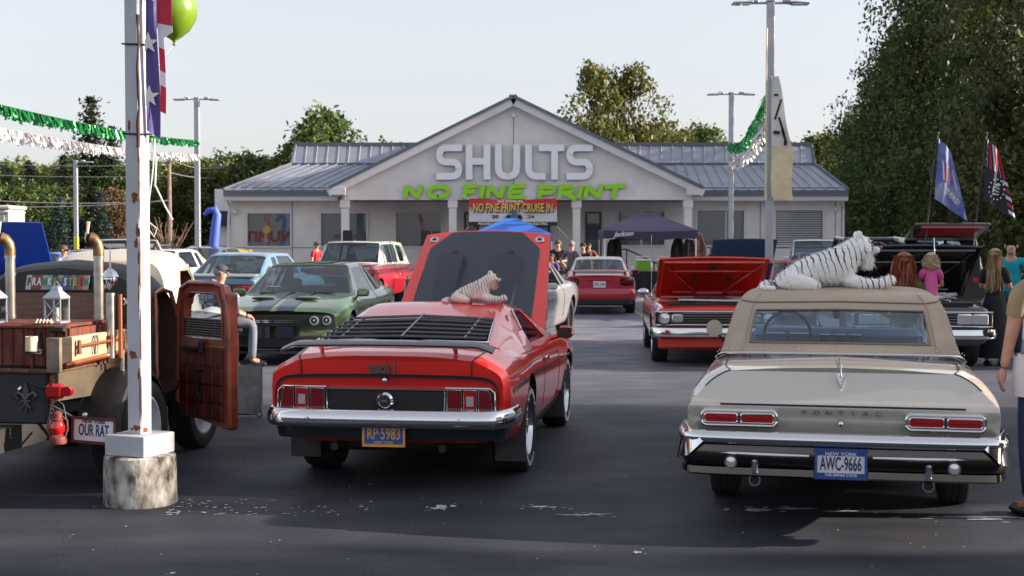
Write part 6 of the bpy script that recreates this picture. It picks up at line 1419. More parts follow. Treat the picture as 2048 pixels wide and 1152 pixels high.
# embossed tin tiles
MB().box((DW/2, -.006, .65), (.62, .012, .58), bev=.004).build('tin_panel', mat('tin maroon', (.16, .04, .03), .5, .4, var=.4, vscale=12), door)
for i in range(5):
    for j in range(4):
        if j == 2: pass
        MB().box((.145+i*.123, -.016, .425+j*.145), (.105, .012, .125), bev=.008).build('tin_tile', mat('tin maroon', (.16, .04, .03), .5, .4, var=.4, vscale=12), door)
MB().box((DW/2, -.004, .955), (.66, .012, .02), bev=.004).build('panel_rail', COP, door)
MB().tube([(.20, -.04, .93), (.30, -.05, .91), (.38, -.04, .93)], .012, 6).build('door_pull', BLK, door); MB().box((.42, -.03, .95), (.06, .04, .12), bev=.015).build('latch_box', MATT, door); MB().tube([(.36, -.03, .62), (.40, -.05, .70), (.38, -.05, .58), (.43, -.04, .52)], [.01, .02, .02, .008], 6).build('window_crank', BLK, door); MB().tube([(.30, -.03, .76), (.45, -.03, .76)], .009, 6).build('pull_bar', CHR, door)
mir = MB().prism(rrect(.17, .20, .03), (.36, .30, 1.28), (1, 0, 0), (0, 0, 1), (0, .03, 0)).build('door_mirror', CHR, door, smooth=0); MB().tube([(.12, .07, 1.15), (.3, .28, 1.2)], .01).build('mirror_arm', CHR, mir)
# things riding on the truck -------------------------------------------------
def tloc(x, y, z):
    a = -R(9.5); return (-3.84+x*math.cos(a)-y*math.sin(a), 9.85+x*math.sin(a)+y*math.cos(a), z)
def lantern(label, loc, s=1.):
    t = thing('candle_lantern', label, 'lantern', loc, -R(12)); t.scale = (s, s, s); Z = mat('zinc', (.42, .45, .50), .45, .6)
    MB().box((0, 0, .01), (.16, .16, .02), bev=.004).build('base', Z, t); MB().box((0, 0, .21), (.16, .16, .015), bev=.004).build('top_rim', Z, t)
    for a in (-1, 1):
        for b in (-1, 1): MB().box((a*.07, b*.07, .11), (.012, .012, .19)).build('post', Z, t, smooth=0)
        MB().tube([(a*.07, -.07, .03), (0, -.072, .11), (a*.07, -.07, .19)], .005, 5).build('side_scroll', Z, t)
    MB().lathe([(.118, .215), (.108, .225), (.05, .275), (.045, .30), (.03, .31), (.0, .312)], n=4).build('lantern_roof', Z, t, smooth=0, rot=(0, 0, R(45)))
    for sd in (-1, 1): MB().box((0, sd*.066, .11), (.13, .003, .18)).build('glass_pane', CG, t, smooth=0)
    MB().lathe([(.03, .02), (.03, .13), (.02, .128), (.0, .125)], n=14).build('candle', WAX, t); MB().tube([(-.03, 0, .31), (0, 0, .35), (.03, 0, .31)], .004, 5).build('handle', Z, t); return t
lantern('grey metal candle lantern standing on the red box between the exhaust stacks', tloc(.50, .45, 1.222), .86)
lantern('grey metal candle lantern on the red box, cut by the left edge', tloc(.03, .42, 1.222), .86)
t = thing('hurricane_lantern', 'rusty red hurricane lantern hanging under the truck tail light', 'lantern', tloc(.745, -.03, .425)); RD2 = mat('rusty red lantern', (.20, .05, .04), .55, var=.35, vscale=30)
MB().lathe([(.055, 0), (.06, .01), (.055, .05), (.035, .065)], n=18).build('fuel_tank', RD2, t); MB().lathe([(.036, .065), (.05, .09), (.052, .12), (.036, .155)], n=18).build('red_globe', mat('red globe', (.65, .01, .01), .1, coat=1, trans=.3), t)
MB().lathe([(.036, .155), (.04, .17), (.03, .18), (.032, .21), (.018, .225), (.0, .23)], n=16).build('chimney_cap', RD2, t)
for sd in (-1, 1): MB().tube([(sd*.05, 0, .05), (sd*.068, 0, .10), (sd*.066, 0, .16), (sd*.03, 0, .19)], .007, 6).build('side_tube', RD2, t)
MB().tube([(-.06, 0, .17), (-.04, 0, .27), (0, 0, .30), (.04, 0, .27), (.06, 0, .17)], .003, 5).build('wire_bail', STEEL, t)
t = thing('pillar_candle', 'cream pillar candle in an iron cup at the left end of the pine board', 'candle', tloc(.56, -.03, 1.0)); MB().lathe([(.0, .055), (.042, .055), (.041, .16), (.03, .155), (.0, .15)], n=18).build('wax', WAX, t); MB().lathe([(.0, .04), (.05, .045), (.055, .06)], n=16).build('cup', MATT, t); MB().tube([(0, 0, -.06), (0, 0, .045)], .008).build('stem', RUSTM, t)
t = thing('pillar_candle', 'cream pillar candle under white lattice beside the skull ornament', 'candle', tloc(.90, .85, 1.19)); MB().lathe([(.0, 0), (.045, 0), (.044, .14), (.0, .14)], n=18).build('wax', WAX, t); MB().lathe([(.0, -.03), (.06, -.03), (.062, 0), (.0, .0)], n=16).build('cup', COP, t); MB().tube([(0, 0, -.25), (0, 0, -.03)], .012).build('stem', COP, t)
mb = MB(); [mb.tube([(-.06+k*.03, -.03, .15), (-.03+k*.03, -.03, .20)], .005, 4) for k in range(4)]; [mb.tube([(-.03+k*.03, -.03, .15), (-.06+k*.03, -.03, .20)], .005, 4) for k in range(4)]; mb.build('lattice', WHT, t)
t = thing('skeleton_hand', 'small white skeleton hand resting on the red box beside the right stack', 'ornament', tloc(.48, .32, 1.225)); mb = MB(); [mb.tube([(k*.022-.05, .02, 0), (k*.024-.052, -.01, .03), (k*.026-.055, -.04, .005)], .007, 5) for k in range(5)]; mb.ell((0, .03, .01), (.05, .03, .015)); mb.build('bones', mat('bone white', (.6, .5, .4), .6), t)
# framed board on an iron easel on the ground
eb = thing('display_board', 'framed smoky grey board leaning on a small iron easel beside the copper door', 'sign board', (P_(490, 14.6), 14.6, 0), R(12))
fr = MB(); [fr.box(c, d) for c, d in (((0, 0, .05), (.34, .03, .03)), ((0, .06, .50), (.34, .03, .03)), ((-.17, .03, .275), (.02, .03, .46)), ((.17, .03, .275), (.02, .03, .46)))]
MB().prism([(-.16, 0), (.16, 0), (.16, .48), (-.16, .48)], (0, .0, .04), (1, 0, 0), (0, .13, .99), (0, .01, 0)).build('smoky_panel', mat('smoky panel', (.22, .23, .25), .2, col2=(.05, .055, .07), vscale=4, coat=.5), eb, smooth=0)
MB().tube([(-.165, -.006, .035), (.165, -.006, .035), (.165, .058, .525), (-.165, .058, .525)], .010, 5, closed=True).build('frame', STEEL, eb)
mb = MB(); [mb.tube([(sd*.10, -.02, .05), (sd*.12, -.08, .0), (sd*.16, -.09, .02), (sd*.15, -.06, .05)], .007, 5) for sd in (-1, 1)]; mb.tube([(-.12, -.04, .03), (.12, -.04, .03)], .007, 5); mb.tube([(0, -.04, .03), (0, .25, .0)], .007, 5); mb.build('easel', MATT, eb)
# cream truck cab seen behind
CRM = mat('cream paint', (.58, .53, .44), .3, coat=1, var=.04)
ct = thing('vintage_pickup', 'cream vintage pickup truck with rounded cab parked beyond the flat black truck', 'truck', (-4.38, 15.4, 0), -R(1))
k = Surf([[(0, 0, .75), (.62, 0, .75), (.70, 0, 1.1), (.66, 0, 1.45), (.50, .03, 1.62), (0, .05, 1.66)], [(0, .15, .6), (.70, .15, .6), (.78, .15, 1.1), (.73, .17, 1.5), (.56, .22, 1.70), (0, .25, 1.745)],
          [(0, .7, .6), (.72, .7, .6), (.80, .7, 1.1), (.75, .7, 1.5), (.58, .7, 1.73), (0, .7, 1.775)], [(0, 1.3, .6), (.70, 1.3, .6), (.78, 1.3, 1.05), (.72, 1.2, 1.45), (.55, 1.12, 1.66), (0, 1.1, 1.70)], [(0, 1.5, .6), (.66, 1.5, .6), (.72, 1.5, 1.0), (.66, 1.42, 1.3), (.5, 1.36, 1.5), (0, 1.32, 1.53)]])
mb = MB(); k.full(mb, 24, 22); cb = mb.build('cab', CRM, ct); cut(cb, [MB().box((0, .68, 1.32), (2.4, .62, .40), bev=.09).mesh('cutter', mat('brown cloth', (.09, .035, .02), .8), 0)])
k.panel(MB(), -.0, .02, 3.2, 5, .006, -.02, 2, 8, 'both') if False else MB().prism(rrect(.85, .26, .08), (0, .0, 1.38), (1, 0, 0), (0, .12, 1), (0, -.01, 0)).build('rear_window', GLS, ct, smooth=0)
for sd in (-1, 1): MB().tube([(sd*.79, .34, 1.12), (sd*.775, .34, 1.42), (sd*.75, .42, 1.54), (sd*.75, .92, 1.54), (sd*.77, 1.02, 1.42), (sd*.79, 1.02, 1.12)], .012, 6, closed=True).build('window_trim', CRM, ct)
MB().box((0, .68, 1.0), (1.2, .5, .3), bev=.06).build('seat', mat('brown cloth', (.09, .035, .02), .8), ct)
hS = Surf([[(0, 1.5, .6), (.5, 1.5, .6), (.6, 1.5, .95), (.5, 1.5, 1.2), (0, 1.5, 1.26)], [(0, 2.9, .6), (.36, 2.9, .6), (.42, 2.9, .85), (.35, 2.9, 1.08), (0, 2.9, 1.14)]]); mb = MB(); hS.full(mb, 8, 16); mb.build('hood', CRM, ct)
for sd in (-1, 1):
    MB().ell((sd*.68, 2.4, .75), (.22, .55, .28)).build('front_fender', CRM, ct); MB().ell((sd*.70, -.9, .70), (.20, .50, .28)).build('rear_fender', CRM, ct)
    for yy in (-.9, 2.4): wheel(ct, sd*.70, yy, .36, .2, 'steel', sd, mat('white steel rim', (.55, .57, .60), .35))
    MB().box((sd*.60, -.85, .90), (.05, 1.5, .40), bev=.02).build('bed_side', CRM, ct)
MB().box((0, -1.6, .90), (1.2, .05, .40), bev=.02).build('tailgate', CRM, ct)
o = MB().lathe([(.07, 0), (.066, .03), (.001, .05)], (.98, 1.2, 1.34), 16, 'y', caps=False); o.lathe([(.07, 0), (.001, -.006)], (.98, 1.2, 1.34), 16, 'y', caps=False); o.tube([(.75, 1.2, 1.2), (.9, 1.22, 1.27), (.97, 1.22, 1.33)], .012, 6); o.build('door_mirror', CHR, ct)

ct.scale = (.90, .95, .97)
# ============================================================ POLES
PWH = mat('weathered white steel', (.50, .52, .57), .55, var=.10, vscale=3, bump=.15, bscale=30)
PGR = mat('grey steel pole', (.40, .42, .47), .5, .2, var=.06)
RST = mat('rust stain', (.28, .085, .03), .85, var=.5, vscale=30, bump=.5, bscale=60)
CONC = mat('flaking painted concrete', (.60, .57, .51), .85, col2=(.03, .026, .02), vscale=11, detail=15, bump=1.0, bscale=22, stretch=(1, 1, .55))
np_ = thing('light_pole', 'rusting white square steel post on a flaking round concrete base in the foreground', 'pole', (-2.575, 9.80, 0), R(-24))
MB().lathe([(.247, 0), (.25, .02), (.246, .28), (.242, .33), (.23, .342), (.0, .342)], n=40).build('concrete_base', CONC, np_)
MB().box((0, 0, .414), (.335, .335, .142), bev=.006).build('base_cover', PWH, np_, smooth=0)
MB().box((0, 0, 3.98), (.118, .118, 7.0), bev=.008).build('shaft', PWH, np_)
def rustspot(z, x, w, h, seed, face=0):
    P = blob(0, 0, w, h, 16, seed)
    if face == 0: MB().prism(P, (x, -.059, z), (1, 0, 0), (0, 0, 1), (0, -.002, 0)).build('rust_patch', RST, np_, smooth=0)
    else: MB().prism(P, (.059, x, z), (0, 1, 0), (0, 0, 1), (.002, 0, 0)).build('rust_patch', RST, np_, smooth=0)
for z, x, w, h, s_ in ((2.11, .02, .030, .045, 1), (1.88, .045, .018, .05, 2), (1.80, .03, .02, .035, 3), (1.03, .0, .034, .04, 4), (.90, .045, .012, .05, 5), (.53, .02, .034, .022, 6), (.52, -.02, .02, .012, 7), (2.60, -.02, .012, .05, 8), (1.45, .05, .006, .16, 9), (.72, .05, .006, .14, 10), (2.4, .055, .005, .12, 11), (1.70, .052, .008, .06, 12)): rustspot(z, x, w, h, s_)
for z, x, w, h, s_ in ((1.15, -.054, .006, .20, 13), (1.65, -.054, .006, .22, 14), (2.2, -.054, .008, .25, 15), (.75, -.054, .006, .18, 16), (.51, -.02, .03, .02, 17)): rustspot(z, x, w, h, s_, 1)
mb = MB(); rr = random.Random(4); pts = [(.066, -.066, 2.45+i*.09) for i in range(11)]; mb.tube([(p[0]+rr.uniform(-.005, .005), p[1]+rr.uniform(-.004, .004), p[2]) for p in pts], [rr.uniform(.006, .014) for _ in pts], 5); mb.build('rusted_bracket', mat('dark rust', (.07, .035, .025), .9, var=.4), np_)
for z in (2.55, 3.16): MB().tube([(-.068, -.068, z), (.068, -.068, z-.01), (.068, .068, z), (-.068, .068, z+.01)], .006, 5, closed=True).build('cable_tie', BLK, np_)
def lamp_pole(label, px, D, H, arms=(-1, 1), r=.085, yellow=False, rz=0):
    t = thing('light_pole', label, 'light pole', (P_(px, D), D, 0), rz, group='parking lot light poles')
    MB().lathe([(.28, 0), (.28, .55), (.26, .6), (.0, .6)], n=20).build('concrete_base', mat('concrete', (.3, .29, .27), .85), t)
    MB().box((0, 0, .6+(H-.6)/2), (2*r, 2*r, H-.6), bev=.01).build('shaft', PGR, t)
    if yellow: MB().box((0, 0, 1.0), (2*r+.02, 2*r+.02, 2.0), bev=.01).build('yellow_sleeve', mat('safety yellow', (.6, .55, .05), .6), t)
    MB().box((0, 0, H+.03), (2*r+.04, 2*r+.04, .06), bev=.02).build('cap', PGR, t)
    for sd in arms:
        a = MB(); a.box((sd*.30, 0, H-.02), (.5, .07, .05), bev=.01); ao = a.build('arm', PGR, t)
        h = MB(); h.box((sd*.68, 0, H-.02), (.50, .34, .055), bev=.02, ry=.06*sd); h.build('lamp_head', PGR, ao); MB().box((sd*.40, 0, H+.03), (.22, .18, .10), bev=.03).build('driver_box', PGR, ao)
        MB().box((sd*.70, 0, H-.055), (.40, .28, .012)).build('lens', CLR, ao, smooth=0)
    for z in np.arange(2.2, H-1, 1.15): MB().box((0, 0, z), (2*r+.006, 2*r+.006, .02)).build('band', STEEL, t, smooth=0)
    return t
lamp_pole('tall grey twin lamp pole in the middle right with a cream cloth hanging from it', 1538, 34.5, 7.55)
lamp_pole('grey twin lamp pole in front of the right part of the building', 1461, 55.5, 7.5, r=.09)
lamp_pole('grey twin lamp pole at the left end of the building holding the tinsel strings', 396, 57.5, 7.5, r=.10)
lamp_pole('single arm lamp pole with a yellow lower part in front of the left trees', 153, 76, 6.0, arms=(1,), r=.10, yellow=True)
UT = mat('wooden utility pole', (.26, .20, .16), .9, var=.3)
for px, D, top, lab in ((340, 88, 6.9, 'wooden utility pole beside the bare shrub'), (434, 100, 6.9, 'thin wooden utility pole left of the building roof'), (467, 104, 7.2, 'wooden utility pole with two crossarms just above the roof end')):
    t = thing('utility_pole', lab, 'pole', (P_(px, D), D, 0)); MB().tube([(0, 0, 0), (0, 0, top+.3)], [.16, .11], 8).build('pole', UT, t)
    for z in ((top, ) if px != 467 else (top, top-1.3)):
        MB().box((0, -.12, z), (2.0, .1, .1)).build('crossarm', UT, t)
        for x in (-.85, -.4, .4, .85): MB().lathe([(.05, 0), (.06, .06), (.03, .12)], (x, -.12, z+.05), 8).build('insulator', GALV, t)
def wire(name, label, pts, r=.02, m=None, cat='cable'):
    o = MB().tube(pts, r, 4).build(name, m or mat('pale cable', (.35, .35, .35), .6)); return tag(o, label, cat)
def sag(a, b, s, n=14): return [Vector(a).lerp(Vector(b), i/n)-Vector((0, 0, s*4*(i/n)*(1-i/n))) for i in range(n+1)]
for i, (y0, y1, s_) in enumerate(((385, 402, .35), (402, 400, .4), (340, 352, .2), (318, 330, .2))):
    wire('overhead_wire', ['upper thick overhead wire crossing the left trees', 'lower thick overhead wire crossing the left trees', 'thin overhead wire above the thick pair at left', 'topmost thin overhead wire at left'][i], sag(at(-200, y0, 86), at(340, y1, 87.5), s_), .022 if i < 2 else .012)
for i, (y0, y1) in enumerate(((318, 336), (345, 352))): wire('overhead_wire', ['wire running from the bare shrub pole to the thin pole', 'lower wire between the shrub pole and the roof end pole'][i], sag(at(340, y0, 87.8), at((434, 467)[i], y1, (99.7, 103.7)[i]), .25), .018)
# ------------------------------------------------------------ tinsel garlands
def garland(label, A, B, s, m, fl=.26, n=900, seed=1):
    t = thing('tinsel_garland', label, 'garland'); C = sag(A, B, s, 40); MB().tube(C, .012, 4).build('cord', BLK if False else m, t)
    g_ = np.random.default_rng(seed); C = np.array([tuple(p) for p in C]); f = g_.random(n)*(len(C)-1); i = f.astype(int); i = np.minimum(i, len(C)-2); w = (f-i)[:, None]; P = C[i]*(1-w)+C[i+1]*w
    d = g_.normal(size=(n, 3))*[.30, .30, .10]; d[:, 2] -= 1; d /= np.linalg.norm(d, axis=1, keepdims=True); L_ = fl*(.6+.7*g_.random((n, 1))); s_ = g_.normal(size=(n, 3)); s_ -= (s_*d).sum(1, keepdims=True)*d; s_ /= np.linalg.norm(s_, axis=1, keepdims=True); s_ *= .022
    E = P+d*L_+g_.normal(size=(n, 3))*.02; V = np.stack([P-s_, P+s_, E+s_, E-s_], 1).reshape(-1, 3); o = link('fringe', mesh_quads('fringe', V, m), t); o['kind'] = 'stuff'; return t
TG = mat('green foil', (.02, .22, .06), .28, .6); TS = mat('silver foil', (.62, .60, .62), .3, .5)
garland('green tinsel garland strung from the left edge to the building lamp pole', at(-120, 180, 24), at(396, 281, 57.3), .15, TG, .21, 1700, 1)
garland('silver tinsel garland hanging below the green one on the left', at(-120, 232, 24), at(396, 309, 57.3), .15, TS, .21, 1700, 2)
garland('green tinsel garland swooping between the two right lamp poles', at(1461, 285, 55.3), at(1531, 190, 34.7), .45, TG, .28, 1000, 3)
garland('silver tinsel garland swooping below the green one on the right', at(1461, 312, 55.3), at(1531, 235, 34.7), .45, TS, .28, 1000, 4)
# ------------------------------------------------------------ star banner + balloon on the near post
def cloth(P, name, m, par, th=.003):
    P = np.array(P, float); N = np.zeros(P.shape); N[..., 1] = -1; return MB().slab(P, N, th).build(name, m, par)
fb = thing('star_banner', 'vertical purple star banner with red and white edge hanging beside the rusty post', 'banner', (-2.50, 9.79, 0)); PUR = mat('purple nylon', (.13, .10, .34), .7, var=.12, vscale=4); REDC = mat('red nylon', (.50, .02, .05), .7); WHC = mat('white nylon', (.66, .66, .70), .7)
zt_, zb2 = 3.7, 2.57
def fx(z): return .045*math.sin(z*3.1+.6)
rowsP = []
for z in np.linspace(zt_, zb2, 24):
    q = (zt_-z)/(zt_-zb2); w = .085+.01*math.sin(z*5); rowsP.append([(x*w, -.02+fx(z)*.4+.015*math.sin(x*5+z*4), z-.06*x*(q**6)) for x in np.linspace(0, 1, 6)])
cloth(rowsP, 'blue_field', PUR, fb)
edges = [3.7, 3.52, 3.30, 3.14, 2.98, 2.88, 2.70]
for i, (a, b) in enumerate(zip(edges, edges[1:])):
    G_ = [[(.085+.01*math.sin(z*5)+x*(.10 if z > 3.25 else .04), -.02+fx(z)*.4+.02*math.sin(z*4+1), z-.02*x) for x in np.linspace(0, 1, 4)] for z in np.linspace(a, b, 5)]
    cloth(G_, 'stripe', REDC if i % 2 == 1 else WHC, fb)
for z in (3.50, 3.16, 2.80):
    st = [(.075*(1 if k % 2 == 0 else .40)*math.cos(R(90+36*k)), .075*(1 if k % 2 == 0 else .40)*math.sin(R(90+36*k))) for k in range(10)]
    st = [(max(x, -.022), y) for x, y in st]; MB().prism(st, (.022, -.045+fx(z)*.4, z), (1, 0, 0), (0, 0, 1), (0, -.002, 0)).build('star', WHC, fb, smooth=0)
bl_ = thing('balloon', 'lime green balloon behind the star banner at the top of the rusty post', 'balloon', (P_(352, 10.1), 10.1, 3.40)); mb = MB(); mb.lathe([(.004, -.20), (.012, -.175), (.05, -.15), (.11, -.10), (.155, -.02), (.165, .05), (.15, .13), (.10, .19), (.04, .215), (.001, .22)], n=28); mb.build('balloon_skin', mat('lime rubber', (.17, .30, .02), .3, coat=.5), bl_); MB().ell((0, 0, -.20), (.014, .014, .008)).build('knot', mat('lime rubber', (.17, .30, .02), .3), bl_)
MB().tube([(0, 0, -.2), (-.08, -.03, -.3), (-.12, -.1, -.42)], .0025, 4).build('string', WHT, bl_)
cd = thing('loose_cord', 'loose white cord dangling from the tie on the rusty post', 'cord', (-2.49, 9.86, 2.52)); MB().tube([(0, 0, 0), (.03, 0, -.15), (.02, 0, -.32), (.09, 0, -.47), (.14, 0, -.56)], .006, 6).build('strand', WHT, cd); MB().tube([(.02, 0, 0), (.01, -.01, -.2), (-.02, 0, -.42), (-.03, -.01, -.62), (.01, 0, -.68), (.03, 0, -.62), (-.02, 0, -.58)], .005, 6).build('strand', WHT, cd)
# cream cloth on the right pole
ccx = P_(1551, 34.3)
cc = thing('cream_banner', 'cream and white feather banner wrapped beside the tall right lamp pole', 'banner', (ccx-.12, 34.3, 0)); CRE = mat('cream cloth', (.72, .64, .40), .8, var=.08); WCL = mat('white cloth', (.70, .68, .66), .8)
def band(z0, z1, w0, w1, m, n): cloth([[(x*(w0+(w1-w0)*q)+.012*math.sin(q*7), .05*math.sin(x*4+q*6), z0+(z1-z0)*q-.08*x*q) for x in np.linspace(0, 1, 8)] for q in np.linspace(0, 1, 10)], n, m, cc)
band(4.08, 2.84, .50, .52, CRE, 'cream_panel'); band(5.75, 4.08, .16, .50, WCL, 'white_panel')
for x, z, w, h, rz_ in ((.15, 4.95, .05, .5, .3), (.24, 4.55, .05, .45, -.3), (.12, 4.40, .16, .08, .1), (.30, 4.32, .06, .35, -.3), (.10, 5.3, .10, .05, 0), (.33, 4.15, .07, .12, 0)): MB().box((x, -.05, z), (w, .01, h), ry=rz_).build('dark_print', MATT, cc, smooth=0)
MB().tube([(-.12, 0, 6.9), (-.14, 0, 2.8)], .02, 5).build('banner_rod', mat('pale rod', (.6, .58, .35), .5), cc)
# ------------------------------------------------------------ flags on the black suv
FB = mat('blue flag print', (.02, .06, .36), .7, col2=(.30, .34, .50), vscale=2.6, detail=3); FN = mat('night flag cloth', (.015, .015, .03), .7); 
def flag(label, px, D, pxr, m, kind):
    t = thing('flag', label, 'flag', (P_(px, D), D, 0)); za = at(px, 447, D).z; zz = at(px, 275, D).z; lean = .26
    MB().tube([(0, 0, 1.6), (lean, 0, zz+.05)], .018, 6).build('flag_pole', BLK, t); MB().ell((lean, 0, zz+.08), (.03, .03, .04)).build('finial', BLK, t)
    def fp(u, v):      # u down the hoist, v across the fly: cloth hangs limp
        x = lean*(1-u*.3)+.02+v*(.24+.42*u); z = zz-.02-u*1.25-v*(.42+.30*u)*.62; return (x, .05*math.sin(v*9+u*3)-.03, z)
    def part(u0, u1, v0, v1, mm, nm, off=0.): P = np.array([[fp(u, v) for v in np.linspace(v0, v1, 10)] for u in np.linspace(u0, u1, 10)]); P[..., 1] -= off; N = np.zeros(P.shape); N[..., 1] = -1; MB().slab(P, N, .004).build(nm, mm, t)
    part(0, 1, 0, 1, m, 'cloth')
    if kind == 'a':
        for k in range(5): part(.30, .60, .25+k*.14, .31+k*.14, REDC if k % 2 else WHC, 'stripe', .006)
        p_ = fp(.80, .5); text('lettering', 'NEVER FORGET', .135, t, (p_[0], p_[1]-.06, p_[2]+.05), (R(90), R(48), 0), WHC, .003, .62, .005)
    else:
        for k in range(6): part(.02, .44, .02+k*.17, .10+k*.17, REDC if k % 2 else WHC, 'stripe', .006)
        for k in range(5): part(.46+k*.11, .52+k*.11, .80, 1.0, REDC if k % 2 else WHC, 'stripe', .006)
        p_ = fp(.72, .40); text('lettering', '1776', .19, t, (p_[0], p_[1]-.06, p_[2]), (R(90), R(-80), 0), WHC, .003, .7, .004)
        for k in range(13): a = k*6.283/13; MB().box((p_[0]+.155*math.cos(a), p_[1]-.065, p_[2]+.21*math.sin(a)), (.026, .006, .026), ry=.78).build('star', WHC, t, smooth=0)
    return t
flag('limp blue flag reading NEVER FORGET on the black suv, left of the pair', 1848, 29.5, 0, FB, 'a'); flag('dark striped flag reading 1776 with a ring of stars, right of the pair', 1945, 29.5, 0, FN, 'b')
# ------------------------------------------------------------ canopies, tables, goods
def canopy(label, px, D, W_, ze_, zp, m, px_ratio=1., logo=False, legs=True):
    t = thing('canopy_tent', label, 'canopy', (P_(px, D), D, 0)); h = W_/2
    gP = []
    for i, s_ in enumerate(np.linspace(1, .14, 8)):
        z = ze_+(zp-ze_)*(1-s_)**.85*(1 if s_ < 1 else 1)-.04*math.sin(math.pi*(1-s_)); ring = []
        for k in range(4):
            a, b = [(-1, -1), (1, -1), (1, 1), (-1, 1)][k], [(1, -1), (1, 1), (-1, 1), (-1, -1)][k]
            for q in range(5): f = q/5; x, y = (a[0]+(b[0]-a[0])*f)*h*s_, (a[1]+(b[1]-a[1])*f)*h*s_; ring.append((x, y, z-.05*math.sin(math.pi*f)*s_*(1 if s_ > .3 else 0)))
        gP.append(ring)
    mb = MB(); mb.grid(gP, wrap=True); mb.f.append(tuple(range(7*20, 8*20))); mb.m.append(0); mb.build('canopy_top', m, t, smooth=30)
    v = MB(); v.grid([[(x*1.005, y*1.005, z+.01) for x, y, z in gP[0]], [(x*1.01, y*1.01, z-.24+.02*math.sin(i*1.7)) for i, (x, y, z) in enumerate(gP[0])]], wrap=True); v.build('valance', m, t, smooth=30)
    for a in (-1, 1):
        for b in (-1, 1): MB().box((a*(h-.03), b*(h-.03), ze_/2), (.04, .04, ze_)).build('leg', WHT, t, smooth=0)
        MB().tube([(-(h-.03), a*(h-.03), ze_-.3), (0, a*(h-.03), ze_-.05), (h-.03, a*(h-.03), ze_-.3)], .015, 5).build('truss', WHT, t)
    return t
canopy('bright blue canopy tent behind the raised red hood', 1023, 52.5, 2.95, 2.02, 2.72, mat('blue canvas', (.03, .14, .55), .6))
nc = canopy('navy canopy tent with white script on its valance', 1292, 46, 2.92, 2.12, 2.80, mat('navy canvas', (.018, .018, .055), .6)); text('lettering', 'Jackson', .22, nc, (-.85, -1.49, 2.01), (R(90), R(-4), 0), WHT, .003, .9, .002, shear=.5)
TBK = mat('black table skirt', (.02, .02, .028), .85)
def table(label, x0, x1, D, h=.73):
    a, b = P_(x0, D), P_(x1, D); t = thing('vendor_table', label, 'table', ((a+b)/2, D, 0)); w = b-a
    MB().box((0, .35, h), (w, .75, .03), bev=.01).build('tabletop', mat('table top', (.35, .30, .26), .6), t)
    mb = MB(); mb.grid([[(x, -.03+.02*math.sin(x*14), z) for x in np.linspace(-w/2, w/2, 40)] for z in (h-.005, .02)]); mb.build('skirt', TBK, t)
    for s_ in (-1, 1):
        for yy in (.05, .65): MB().tube([(s_*(w/2-.06), yy, 0), (s_*(w/2-.06), yy, h)], .018, 5).build('leg', STEEL, t)
    return t
table('long vendor table with a black skirt between the crimson convertible and the scarlet hood', 1235, 1345, 49, .75); table('black skirted vendor table with small bottles behind the fifties car', 785, 850, 40, .73)
def cooler(label, px, D, w, m):
    t = thing('cooler', label, 'cooler', (P_(px, D), D+.3, .77)); MB().box((0, 0, .16), (w, .34, .32), bev=.03).build('body', m, t); MB().box((0, 0, .35), (w+.03, .36, .07), bev=.02).build('lid', WHT, t); MB().tube([(-w/2-.02, 0, .3), (-w/2-.02, 0, .47), (w/2+.02, 0, .47), (w/2+.02, 0, .3)], .014, 5).build('handle', WHT, t)
LIM = mat('lime plastic', (.22, .50, .03), .4); cooler('lime green cooler with a white lid on the vendor table', 1288, 49, .48, LIM); cooler('flatter lime green tub at the right end of the vendor table', 1327, 49, .34, LIM)
g5 = random.Random(3)
for i in range(9):
    px = 1244+i*10.5 if i < 4 else 1304+(i-4)*4.5; D = 49; hh = g5.uniform(.12, .26); c_ = [(.6, .6, .62), (.55, .05, .05), (.7, .7, .7), (.25, .45, .1)][i % 4]
    o = MB().lathe([(.0, 0), (.05, 0), (.05, hh*.7), (.02, hh*.85), (.02, hh), (.0, hh)], n=10).build('bottle', mat('bottle %d' % (i % 4), c_, .3), loc=(P_(px, D), D+.15+.1*(i % 2), .768)); tag(o, 'bottle or cup among the goods on the long black skirted table, '+['first', 'second', 'third', 'fourth', 'fifth', 'sixth', 'seventh', 'eighth', 'ninth'][i]+' from left', 'bottle', 'bottles on the vendor table')
for i in range(7):
    px = 792+i*8; hh = .12+.05*(i % 3); o = MB().lathe([(.0, 0), (.045, 0), (.045, hh*.7), (.018, hh*.85), (.018, hh), (.0, hh)], n=10).build('bottle', mat('bottle %d' % (i % 4), (.6, .6, .6), .3), loc=(P_(px, 40), 40.2, .748)); tag(o, 'small bottle on the table behind the fifties car, '+['first', 'second', 'third', 'fourth', 'fifth', 'sixth', 'seventh'][i]+' from left', 'bottle', 'bottles on the far left table')
